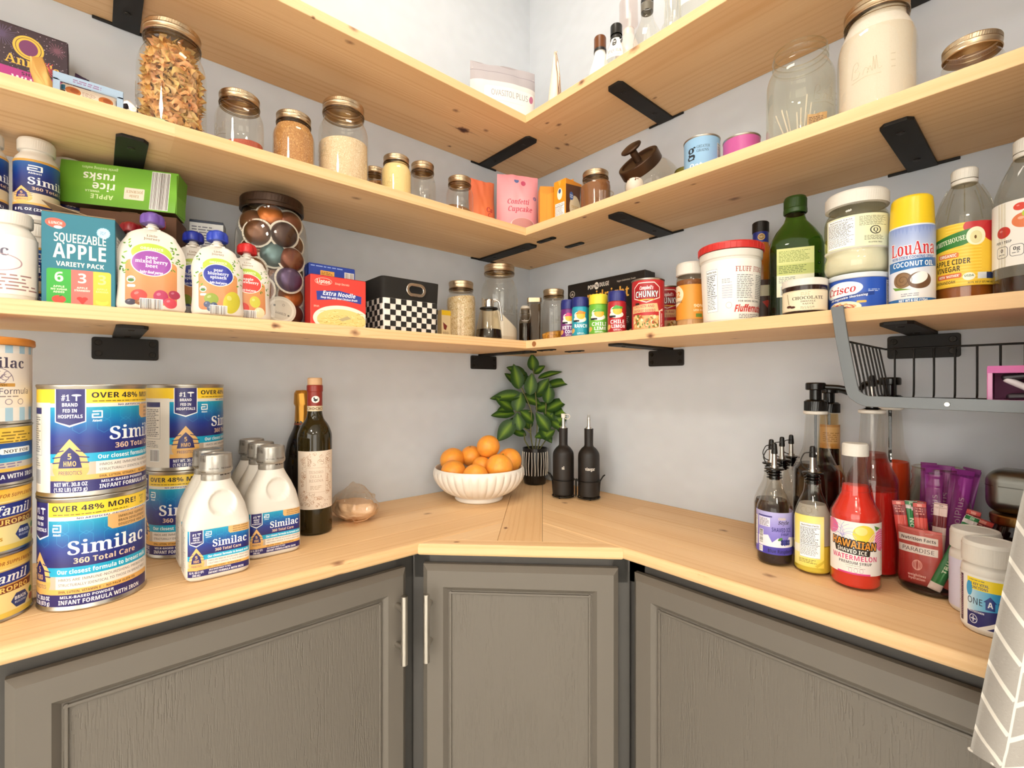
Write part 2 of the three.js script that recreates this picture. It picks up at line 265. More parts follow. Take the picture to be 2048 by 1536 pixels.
// ---------- shelves and brackets ----------
const blackMetal = std(0x0e0a07, 0.6), screwMat = std(0x2a2622, 0.35, { metalness: 0.8 });
const SH = [1.805, 1.544, 1.282], TH = 0.0185, S1 = 1.8235, S2 = 1.5625, S3 = 1.3005, DP = 0.235;
const LEVEL = ['top', 'middle', 'lowest'];
SH.forEach((y, i) => {
  let s = thing('shelf', `${LEVEL[i]} pine shelf board on the left wall`, 'shelf', 0, y, 0);
  part(s, 'board', woodUV(box(DP, TH, 1.395, DP / 2, TH / 2, 0.6985, 0.0012), 0, 1, [1.576, 0.7, 0.3][i], [0.270, 0.36, 0.18][i]), wood);
  s = thing('shelf', `${LEVEL[i]} pine shelf board on the right wall`, 'shelf', 0, y, 0);
  part(s, 'board', woodUV(box(1.2 - DP, TH, DP - 0.001, DP + 0.0003 + (1.2 - DP) / 2, TH / 2, DP / 2, 0.0012), 1, 0, [0.62, 0.2, 1.1][i], [0.45, 0.12, 0.6][i]), wood);
  if (i === 2) part(s, 'wood_plug', cyl(0.006, 0.006, 0.002, 0, 0, 0, 20).rotateX(PI / 2).translate(0.264, 0.009, DP - 0.0003), std(0x9a6237, 0.6), 'round brown wood plug');
  const put = (x, z, ry, where) => {
    const b = thing('shelf_bracket', `black flat iron bracket under the ${LEVEL[i]} shelf, ${where}`, 'bracket', x, y, z, ry);
    const arm = slab([[-0.018, 0.001], [0.018, 0.001], [0.018, 0.192], [0.012, 0.2], [-0.012, 0.2], [-0.018, 0.192]], -0.0048, -0.0002, 0.0006);
    part(b, 'arm', arm, blackMetal);
    const up = i < 2, ps = new THREE.Shape(), w = 0.0435, h0 = up ? 0.0187 : -0.0405, h1 = up ? 0.0555 : -0.005, q = 0.004;
    ps.moveTo(-w + q, h0); ps.lineTo(w - q, h0); ps.quadraticCurveTo(w, h0, w, h0 + q); ps.lineTo(w, h1 - q); ps.quadraticCurveTo(w, h1, w - q, h1); ps.lineTo(-w + q, h1); ps.quadraticCurveTo(-w, h1, -w, h1 - q); ps.lineTo(-w, h0 + q); ps.quadraticCurveTo(-w, h0, -w + q, h0);
    part(b, 'wall_plate', new THREE.ExtrudeGeometry(ps, { depth: 0.004, bevelEnabled: true, bevelThickness: 0.0005, bevelSize: 0.0005, bevelSegments: 1 }).translate(0, 0, 0.0007), blackMetal);
    if (up) part(b, 'back_strip', box(0.087, 0.004, 0.004, 0, -0.0022, 0.0025, 0.0008), blackMetal);
    const scr = (px, py, pz, f) => { const g = merge(cyl(0.0042, 0.005, 0.0014, 0, 0, 0, 18), box(0.006, 0.0006, 0.0011, 0, 0.0007, 0), box(0.0011, 0.0006, 0.006, 0, 0.0007, 0)); part(b, 'screw', (f ? g.rotateX(PI / 2) : g.rotateX(PI)).translate(px, py, pz), screwMat); };
    for (const z2 of [0.05, 0.165]) scr(0, -0.0053, z2, 0);
    if (!up) for (const sx of [-1, 1]) for (const sy of [-0.0315, -0.0135]) scr(sx * 0.0355, sy, 0.0056, 1);
  };
  put(0, 0.944, PI / 2, 'on the left wall behind the foremost goods'); put(0, 0.176, PI / 2, 'on the left wall close to the corner');
  put(0.457, 0, 0, 'on the right wall near the corner'); put(0.905, 0, 0, 'on the right wall far from the corner');
  if (i) [[0.245, 0.176, 'outer'], [0.262, 0.095, 'inner']].forEach(([x, z, w]) => { // plates over the joint
    const m = thing('joining_plate', `small black joining plate under the ${LEVEL[i]} shelf corner joint, the ${w === 'outer' ? 'one nearer the front edge' : 'one nearer the wall'}`, 'bracket', x, y, z, 0);
    part(m, 'plate', slab([[-0.028, -0.005], [-0.024, -0.008], [0.024, -0.008], [0.028, -0.005], [0.028, 0.005], [0.024, 0.008], [-0.024, 0.008], [-0.028, 0.005]], -0.0025, -0.0002, 0.0004), blackMetal);
    for (const sx of [-0.016, 0.016]) part(m, 'screw', cyl(0.0035, 0.0042, 0.001, sx, -0.0031, 0, 16), screwMat);
  });
});
// ---------- shared materials ----------
const glass = new THREE.MeshPhysicalMaterial({ color: 0xfaf9f5, roughness: 0, transmission: 1, thickness: 0, ior: 1.5, side: THREE.DoubleSide });
const rootColor = (c) => { const k = new THREE.Color(c); return k.setRGB(Math.sqrt(k.r), Math.sqrt(k.g), Math.sqrt(k.b)); }; // light crosses two walls
const tint = (c, o = {}) => new THREE.MeshPhysicalMaterial({ color: rootColor(c), roughness: 0, transmission: 1, thickness: 0, ior: 1.45, side: THREE.DoubleSide, ...o });
const liq = (c) => std(c, 0.12);
const gold = std(0xcbb596, 0.3, { metalness: 1 }), tin = std(0xbdb8b0, 0.3, { metalness: 1 }), black = std(0x14110f, 0.4), blackGloss = std(0x120f0d, 0.2), white = std(0xe3ddd3, 0.42), whiteCap = std(0xe2dcd2, 0.5), brownMetal = std(0x4a3424, 0.35, { metalness: 0.6 });
const plain = {}; const P = (c, r = 0.5) => plain[c + r] ??= std(c, r);
const CX = 1.04, CZ = 0.982;
const face = (x, z, off = 0) => Math.atan2(CX - x, CZ - z) + off; // turn that points a front at the room's middle
// ---------- jars ----------
const knurl = (r, y0, y1, n = 70, d = 0.0005) => { const s = []; for (const y of [y0, y1]) s.push(y); const g = new THREE.CylinderGeometry(r, r, y1 - y0, n * 2, 1, true).translate(0, (y0 + y1) / 2, 0), p = g.attributes.position; for (let i = 0; i < p.count; i++) { const k = i % (n * 2 + 1), q = k % 2 ? d : 0, f = 1 + q / r; p.setX(i, p.getX(i) * f); p.setZ(i, p.getZ(i) * f); } g.computeVertexNormals(); return g; };
function jarLid(parent, r, y, h) {
  part(parent, 'lid_band', merge(lat([[r * 0.99, y], [r * 1.03, y + h * 0.06], [r * 1.0, y + h * 0.16], [r * 1.0, y + h * 0.42], [r * 1.02, y + h * 0.5], [r * 1.0, y + h * 0.58]]), knurl(r, y + h * 0.58, y + h * 0.9), lat([[r, y + h * 0.9], [r * 0.985, y + h], [r * 0.88, y + h * 1.0]])), gold);
  part(parent, 'lid', lat([[r * 0.885, y + h * 0.985], [r * 0.82, y + h * 0.93], [r * 0.8, y + h * 0.96], [0, y + h * 0.96]]), gold);
}
function jarProfile(r, h, ht, lid) { // glass outline; ht is the height of the glass, the lid sits on its top
  const n = r * 0.8;
  return [...sm([[0, 0.002], [r * 0.7, 0.0015], [r * 0.9, 0.001], [r * 0.985, 0.007], [r, 0.018], [r, ht * 0.45], [r * 0.995, ht * 0.66], [r * 0.93, ht * 0.76], [n * 1.01, ht * 0.83], [n * 0.97, ht * 0.86]], 46),
    [n * 1.03, ht * 0.875], [n * 0.97, ht * 0.9], [n * 0.97, ht * 0.93], [n * 1.02, ht * 0.945], [n * 0.97, ht * 0.96], [n * 0.97, ht * 0.99], [n * 0.95, ht], [n * 0.92, ht * 0.99]];
}
const neckMat = tint(0xa8906e, { roughness: 0.15 });
// embossed script lettering and measuring marks as thin raised glass lines
const scriptPts = [[-0.5, -0.2], [-0.42, 0.32], [-0.28, 0.4], [-0.24, 0.2], [-0.4, 0.05], [-0.2, -0.02], [-0.25, -0.22], [-0.45, -0.24]];
function emboss(parent, r, y, s, phi, m) {
  const at = (u, v) => { const f = phi + u * s / r; return [Math.sin(f) * (r + 0.0004), y + v * s, Math.cos(f) * (r + 0.0004)]; };
  const loops = [[-0.1, -0.2], [-0.02, 0.05], [0.08, -0.02], [0.05, -0.2], [0.14, 0.06], [0.22, -0.18], [0.25, 0.38], [0.3, -0.15], [0.34, 0.4], [0.4, -0.16], [0.52, -0.1]];
  part(parent, 'embossing', merge(tube(scriptPts.map((p) => at(...p)), 0.0004, 40, 5), tube(loops.map((p) => at(...p)), 0.0004, 60, 5), tube([at(-0.5, -0.38), at(0, -0.3), at(0.5, -0.34)], 0.0005, 20, 5), [0.2, 0.45, 0.7].map((k) => tube([at(0.8, k - 0.4), at(0.95, k - 0.4)], 0.0005, 6, 5))), m);
}
const embossMat = tint(0xf2efe6, { roughness: 0.05 });
function jar(label, x, y, z, r, h, o = {}) {
  const t = thing(o.name || 'glass_jar', label, 'jar', x, y, z, face(x, z), o.group), ht = o.lid === false ? h : h * 0.965, lh = Math.min(0.017, h * 0.12);
  part(t, 'glass', lat(jarProfile(r, h, ht)), o.glass || glass);
  if (o.lid !== false) { jarLid(t, r * 0.815, h - lh, lh); part(t, 'neck_ring', merge(new THREE.TorusGeometry(r * 0.815, 0.0011, 6, 56).rotateX(PI / 2).translate(0, h - lh - 0.002, 0), new THREE.TorusGeometry(r * 0.81, 0.0007, 6, 56).rotateX(PI / 2 + 0.04).translate(0, h - lh - 0.0055, 0)), neckMat); }
  if (o.lid === false) part(t, 'threads', merge([0.88, 0.945, 0.995].map((k, i) => new THREE.TorusGeometry(r * 0.8 * (i < 2 ? 1.0 : 0.955), 0.0009, 6, 56).rotateX(PI / 2 + (i < 2 ? 0.03 : 0)).translate(0, ht * k, 0))), embossMat);
  if (o.mark !== 0) emboss(t, r, ht * 0.42, r * 0.75, o.phi ?? -0.5, embossMat);
  return t;
}
// loose filling: a body that follows the glass up to a level, top slightly heaped
function fill(name, label, x, y, z, r, h, level, mat, o = {}) {
  const q = r - 0.0022, top = Math.min(level, h * 0.70), pr = [[0, 0.0042], [q * 0.9, 0.004], [q, 0.016], [q, top]];
  if (level > h * 0.70) pr.push([q * 0.97, h * 0.74], [q * 0.84, Math.min(level, h * 0.82)], [q * 0.77, Math.min(level, h * 0.86)]);
  if (level > h * 0.86) pr.push([q * 0.76, level]);
  const last = pr[pr.length - 1]; pr.push([last[0] * 0.6, last[1] + (o.heap ?? 0.004)], [0, last[1] + (o.heap ?? 0.004) * 1.3]);
  const g = lat(pr), p = g.attributes.position, uv = g.attributes.uv;
  for (let i = 0; i < p.count; i++) { const Y = p.getY(i); if (Y > last[1] - 0.003) p.setY(i, Y + (o.tilt ?? 0.15) * p.getX(i) + (o.tz ?? 0) * p.getZ(i)); uv.setXY(i, uv.getX(i) * r * 2 * PI / 0.06, Y / 0.06 + Math.hypot(p.getX(i), p.getZ(i)) / 0.06); }
  g.computeVertexNormals(); return stuff(name, label, o.cat || 'food', g, mat, x, y, z, face(x, z));
}
const grain = (cs, n, rough = 0.9, bump = 0.001, w = 256) => { const t = speck(cs, n, w); t.wrapS = t.wrapT = THREE.RepeatWrapping; return std(0xffffff, rough, { map: t, bumpMap: t, bumpScale: bump }); };
const rice = grain(['#b9854f', '#d8a668', '#c4915a', '#e3bd84', '#9c6a3a'], 1300, 0.9, 0.001, 170), whiteGrain = grain(['#dfc7a4', '#efdfc4', '#e6d2b2', '#f4e8d4', '#cdb08a'], 1300, 0.9, 0.001, 170), yellowPow = grain(['#efd79a', '#f3dda6', '#eacf8c'], 900, 0.95, 0.0004), flour = grain(['#e6dccc', '#ebe2d4', '#e1d6c4'], 900, 0.95, 0.0004), oatMat = grain(['#d9c199', '#ead8b8', '#c7a877', '#f0e3c8', '#b8965f'], 420, 0.9, 0.002, 90), brownPow = grain(['#8a5a34', '#9b6a40', '#7a4c2a'], 1200, 0.95, 0.0004), kernel = grain(['#c98a2a', '#e0a53c', '#a86c1c', '#ecbb58'], 260, 0.6, 0.002, 64), spice = grain(['#5a4630', '#6d563b', '#463525'], 1200);

// ---------- middle shelf, left ----------
const y2 = S2 + 0.0003;
jar('largest left jar filled with bow tie pasta under a gold lid, middle shelf', 0.14, y2, 0.893, 0.0451, 0.182, { mark: 1, phi: -1.2 });
{ // twisted egg noodles, packed against the glass
  const g = new THREE.PlaneGeometry(0.024, 0.012, 8, 3), p = g.attributes.position; for (let i = 0; i < p.count; i++) { const X = p.getX(i), k = X / 0.012, Y = p.getY(i) * (0.35 + 0.75 * Math.abs(k)), a = k * 1.5; p.setXYZ(i, X, Y * Math.cos(a) + 0.002 * Math.sin(k * 5), Y * Math.sin(a) + 0.0015 * Math.cos(k * 4)); } g.computeVertexNormals();
  const m = std(0xe6b878, 0.6), N = 760, im = new THREE.InstancedMesh(g, m, N), d = new THREE.Object3D(), col = new THREE.Color();
  for (let i = 0; i < N; i++) { const h = 0.006 + 0.148 * (i / N), lim = h < 0.118 ? 0.0352 : 0.0352 - (h - 0.118) * 0.36, f = i * 2.39996 + rr(-0.2, 0.2), q = i % 4 ? lim - rr(0, 0.006) : lim * Math.sqrt(rnd()) * 0.9; d.position.set(Math.sin(f) * q, h, Math.cos(f) * q); d.rotation.set(rr(-0.6, 0.6), f + rr(-0.5, 0.5), rr(0, PI)); d.scale.setScalar(rr(0.85, 1.15)); d.updateMatrix(); im.setMatrixAt(i, d.matrix); im.setColorAt(i, col.setRGB(rr(0.85, 1.1), rr(0.85, 1.08), rr(0.8, 1.1))); }
  im.name = 'bow_tie_pasta'; im.position.set(0.14, y2, 0.893); im.castShadow = im.receiveShadow = true; im.userData = { label: 'orange egg noodle twists packed in the largest left jar', category: 'pasta', kind: 'stuff' }; scene.add(im);
}
jar('gold-lidded jar with only a little red in its bottom, right of the pasta jar', 0.14, y2, 0.801, 0.0364, 0.118, { phi: -0.9 });
fill('red_lentils', 'thin layer of red lentils in the nearly empty jar', 0.14, y2, 0.801, 0.0364, 0.118, 0.034, grain(['#b5533a', '#cf7a55', '#9a3f2a'], 900), { tilt: 0.2 });
jar('gold-lidded jar full of brown rice, middle shelf', 0.14, y2, 0.715, 0.0347, 0.117, { phi: -0.9 });
fill('brown_rice', 'brown rice filling the jar to its neck', 0.14, y2, 0.715, 0.0347, 0.117, 0.098, rice, { tilt: 0 });
jar('tall gold-lidded jar half full of white rice, middle shelf', 0.14, y2, 0.624, 0.0458, 0.171, { phi: -1.0 });
fill('white_rice', 'white rice half filling the tall jar', 0.14, y2, 0.624, 0.0458, 0.171, 0.094, whiteGrain, { tilt: 0.05 });
jar('small jar mostly hidden between the white rice jar and the yellow powder jar', 0.07, y2, 0.528, 0.0255, 0.102, { mark: 0 });
fill('dry_grain', 'brown grain in the small hidden jar', 0.07, y2, 0.528, 0.0255, 0.102, 0.07, rice);
jar('small gold-lidded jar full of pale yellow powder', 0.15, y2, 0.518, 0.031, 0.101, { phi: -0.6 });
fill('yellow_powder', 'pale yellow powder filling the small jar', 0.15, y2, 0.518, 0.031, 0.101, 0.086, yellowPow);
jar('gold-lidded jar one third full of grain, directly behind the yellow powder jar', 0.08, y2, 0.415, 0.031, 0.143, { phi: 0.3 });
fill('pale_grain', 'pale grain heaped in the jar behind the yellow powder', 0.08, y2, 0.415, 0.031, 0.143, 0.055, whiteGrain, { tilt: 0.1 });
jar('small gold-lidded jar with brown bits, left of the orange pouch', 0.13, y2, 0.346, 0.032, 0.114, { phi: 0.3 });
fill('nuts', 'few brown nuts in the bottom of the small jar', 0.13, y2, 0.346, 0.032, 0.114, 0.042, grain(['#8a6238', '#a97c4a', '#6d4a28'], 300, 0.8, 0.003), { tilt: -0.25 });
// printed carton: front is local +z
function carton(name, label, cat, x, y, z, ry, w, h, d, front, side, o = {}) {
  const t = thing(name, label, cat, x, y, z, ry, o.group), s = side || front;
  part(t, 'carton', box(w, h, d, 0, h / 2, 0, 0.0012), [o.right || s, o.left || s, o.top || s, o.bottom || s, front, o.back || s]);
  if (o.flap !== 0) part(t, 'flap', box(w - 0.002, 0.0008, d * 0.6, 0, h + 0.0004, d * 0.18, 0.0003), o.top || s);
  return t;
}
{ // pasta carton with fireworks on a dark ground
  const f = print(640, 520, (g, w, h) => {
    R(g, '#3b2a35', 0, 0, w, h); for (let i = 0; i < 500; i++) E(g, ['#d8c8d0', '#8a7488', '#b09aa8'][i % 3], rnd() * w, rnd() * h * 0.62, rr(1, 2.4));
    for (const [x, y, c, n, l] of [[330, 120, '#e04838', 22, 60], [560, 170, '#e0484a', 20, 46], [410, 60, '#5a4a6a', 26, 70], [600, 60, '#7a5060', 18, 40], [120, 90, '#d8a040', 20, 50], [600, 240, '#e89890', 14, 55]]) { g.strokeStyle = c; g.lineWidth = 3; for (let k = 0; k < n; k++) { const a = 2 * PI * k / n, q = l * (0.6 + 0.4 * hash(k, n)); g.beginPath(); g.moveTo(x + Math.cos(a) * 8, y + Math.sin(a) * 8); g.lineTo(x + Math.cos(a) * q, y + Math.sin(a) * q); g.stroke(); } E(g, c, x, y, 12); }
    E(g, '#ecc04a', 500, 92, 54, 58); E(g, '#3b2a35', 500, 92, 45, 49); E(g, '#ecc04a', 500, 92, 43, 47); E(g, '#7a3a6a', 500, 92, 33, 38);
    T(g, "Annie's", 515, 166, 60, '#f2c04c', { f: 'serif', w: 190 }); PG(g, '#b8378a', [[0, 200], [w, 214], [w, h], [0, h]]);
    T(g, 'SHELLS &', 530, 226, 22, '#3b1a35', { w: 110 }); T(g, 'WHITE', 512, 258, 44, '#fbeef2', { w: 140 }); T(g, 'CHEDDAR', 515, 304, 46, '#fbeef2', { w: 205 });
  });
  carton('pasta_carton', 'dark purple pasta carton with fireworks and a magenta band, far left of the middle shelf', 'box', 0.042, y2, 1.11, PI / 2, 0.192, 0.152, 0.034, f, P(0x3b2a35));
  // crumpled dark wrapper between the cartons
  const w = thing('snack_wrapper', 'crumpled purple and gold foil wrapper standing in front of the pasta carton', 'wrapper', 0.115, y2, 1.008, PI / 2);
  const foil = (wd, h, d, sd, k) => { const g = loft([[0, wd, d], [h * 0.2, wd * 1.05, d * 1.2], [h * 0.55, wd * 0.95, d], [h * 0.8, wd * 0.7, d * 0.55], [h, wd * 0.55, d * 0.12]], 2.6, 40), p = g.attributes.position; for (let i = 0; i < p.count; i++) { const a = vn(p.getX(i) * 160 + sd, p.getY(i) * 130) - 0.5, b = vn(p.getY(i) * 170 + sd * 2, p.getX(i) * 120) - 0.5; p.setX(i, p.getX(i) + a * k + p.getY(i) * 0.15); p.setZ(i, p.getZ(i) + b * k); } g.computeVertexNormals(); return g; };
  part(w, 'foil', foil(0.016, 0.082, 0.010, 3, 0.012), std(0x3d2c48, 0.3, { metalness: 0.35 })); part(w, 'gold_panel', foil(0.012, 0.086, 0.006, 9, 0.01).rotateZ(0.4).translate(-0.014, 0, 0.011), std(0xd8a860, 0.35, { metalness: 0.4 }));
  // pale blue snack tray
  const tr = thing('snack_tray', 'pale blue open snack carton with a cut-out window showing bag print', 'box', 0.17, y2, 0.989, PI / 2), blue = P(0x9db4cc), bp = print(512, 256, (g, W, H) => { R(g, '#ecdcc8', 0, 0, W, H); for (const [X, Y] of [[110, 70], [410, 80]]) { E(g, '#c8702c', X, Y, 70, 48); E(g, '#a8521c', X + 12, Y - 6, 40, 28); } FP(g, 190, 50, 130, 6, 14, '#b08878'); FP(g, 300, 150, 180, 5, 14, '#b0a090'); R(g, '#3a7a98', 0, 20, 40, 60); R(g, '#222', 0, 84, 40, 30); });
  part(tr, 'tray', merge(box(0.07, 0.0012, 0.058, 0, 0.0006, 0), box(0.0012, 0.037, 0.058, -0.0344, 0.0185, 0), box(0.0012, 0.037, 0.058, 0.0344, 0.0185, 0), box(0.07, 0.037, 0.0012, 0, 0.0185, -0.0284), box(0.07, 0.011, 0.0012, 0, 0.0325, 0.0284), box(0.007, 0.03, 0.0012, -0.0315, 0.015, 0.0284), box(0.007, 0.03, 0.0012, 0.0315, 0.015, 0.0284)), blue);
  part(tr, 'lip_print', new THREE.PlaneGeometry(0.06, 0.008).translate(0, 0.0325, 0.0292), print(512, 72, (g, W, H) => { R(g, '#9db4cc', 0, 0, W, H); FP(g, 120, 20, 280, 2, 24, '#8a6a90', 0.55); }));
  const bag = thing('snack_bag', 'snack bag with orange pictures inside the pale blue carton', 'bag', 0.183, y2 + 0.0014, 0.989, PI / 2);
  part(bag, 'film', box(0.058, 0.03, 0.012, 0, 0.0155, 0, 0.005, 4), bp);
  const w2 = thing('candy_wrapper', 'black and silver crumpled wrapper leaning behind the pale blue carton', 'wrapper', 0.122, y2, 0.968, PI / 2 - 0.2);
  part(w2, 'foil', foil(0.022, 0.062, 0.008, 21, 0.012).rotateZ(-0.25), std(0x241c22, 0.3, { metalness: 0.4 })); part(w2, 'crimp', foil(0.012, 0.02, 0.003, 31, 0.01).rotateZ(-0.9).translate(0.012, 0.045, 0.004), std(0xd8d0c8, 0.3, { metalness: 0.7 }));
  // pale green scissors
  const sc = thing('scissors', 'pale green scissors handle lying in front of the pasta jar', 'scissors', 0.2, y2 + 0.004, 0.925, 0), pg = P(0xb7cfa0);
  for (const q of [-1, 1]) part(sc, 'handle', tube([[-0.008, 0.022, 0.03 * 1], [0.0, 0.022, 0.006 - 0.004], [0.008 * q + 0.004, 0.022 - 0.004 * q, -0.018], [0.012 * q, 0.021 - 0.006 * q, -0.004], [0.002 * q, 0.021, 0.012]].map(([X, Y, Z]) => [X, Y - 0.018 + (q > 0 ? 0.004 : 0.001), Z * 0.9]), 0.0028, 40, 8, true), pg);
  part(sc, 'blade', box(0.006, 0.0016, 0.06, -0.004, 0.003, 0.052, 0.0006), steel);
}
// stand-up bags
function bagGeo(w, h, d, wob = 0.004, sd = 1, top = 1.0) { // gusseted bag: thick at the foot, sealed flat at the top
  const nx = 24, ny = 30, Pp = [], U = [], I = [];
  for (const s of [1, -1]) for (let j = 0; j <= ny; j++) for (let i = 0; i <= nx; i++) {
    const u = i / nx * 2 - 1, v = j / ny, e = Math.pow(1 - Math.pow(Math.abs(u), 2.6), 0.6), t = (v < 0.08 ? 0.75 + 3 * v : 1) * Math.pow(1 - Math.pow(v, 1.7), 0.8), n = (vn(u * 4 + sd * 7, v * 5 + s) - 0.5) * wob * (0.3 + v);
    const W = w / 2 * (1 + (top - 1) * v);
    Pp.push(u * W, v * h + (v > 0.9 ? (vn(u * 3 + sd, 2) - 0.5) * wob : 0), s * d / 2 * e * t + n * (1 - Math.abs(u)) + (vn(sd, v * 3) - 0.5) * wob * 2 * v); U.push(s > 0 ? (u + 1) / 2 : 1 - (u + 1) / 2, v);
  }
  const k = nx + 1, off = k * (ny + 1);
  for (let j = 0; j < ny; j++) for (let i = 0; i < nx; i++) { const a = j * k + i; I.push(a, a + 1, a + k, a + 1, a + k + 1, a + k); const b = a + off; I.push(b, b + k, b + 1, b + 1, b + k, b + k + 1); }
  for (let i = 0; i < nx; i++) I.push(i, off + i, i + 1, i + 1, off + i, off + i + 1);
  const g = new THREE.BufferGeometry(); g.setAttribute('position', new THREE.Float32BufferAttribute(Pp, 3)); g.setAttribute('uv', new THREE.Float32BufferAttribute(U, 2)); g.setIndex(I); g.computeVertexNormals(); return g;
}
{
  let t = thing('cake_mix_pouch', 'orange stand-up pouch half hidden by the pink pouch', 'pouch', 0.105, y2, 0.262, face(0.105, 0.262, 0.45));
  part(t, 'pouch', bagGeo(0.072, 0.142, 0.04, 0.004, 4, 0.96), print(300, 512, (g, w, h) => { R(g, GR(g, 0, 0, w, h, ['#f07a58', '#ef8352', '#e66a4a']), 0, 0, w, h); T(g, 'Ca', 210, 270, 64, '#b03038', { f: 'serif', it: 1 }); T(g, 'C', 200, 320, 50, '#b03038', { f: 'serif', it: 1 }); E(g, '#7a2a28', 250, 470, 50, 24); }, 0.5));
  t = thing('cake_mix_pouch', 'pink stand-up cake mix pouch with red script in the shelf corner', 'pouch', 0.165, y2, 0.197, face(0.165, 0.197, 0.22));
  part(t, 'pouch', bagGeo(0.106, 0.152, 0.05, 0.004, 2, 0.97), print(512, 720, (g, w, h) => {
    R(g, GR(g, 0, 0, 0, h, ['#ee9aa4', '#f0a4aa', '#e8929c']), 0, 0, w, h); E(g, '#5a6a9a', 235, 70, 30); E(g, '#c04a6a', 320, 96, 30); R(g, '#ee9aa4', 180, 20, 200, 42); E(g, '#8a5a88', 460, 270, 22); FP(g, 446, 262, 30, 3, 9, '#f4d0d8');
    T(g, 'Confetti', 250, 330, 84, '#b8324a', { f: 'serif', it: 1, w: 270 }); T(g, 'Cupcake', 270, 420, 84, '#b8324a', { f: 'serif', it: 1, w: 300 });
    E(g, '#e8c8c8', 300, 600, 150, 78); E(g, '#c08480', 300, 590, 134, 66); PG(g, '#8aa8c4', [[150, 610], [240, 640], [330, 630], [452, 650], [420, 720], [190, 720]]);
  }, 0.5));
  part(t, 'tear_seal', box(0.1, 0.0012, 0.001, 0, 0.142, 0.0025), P(0xe8909a));
}
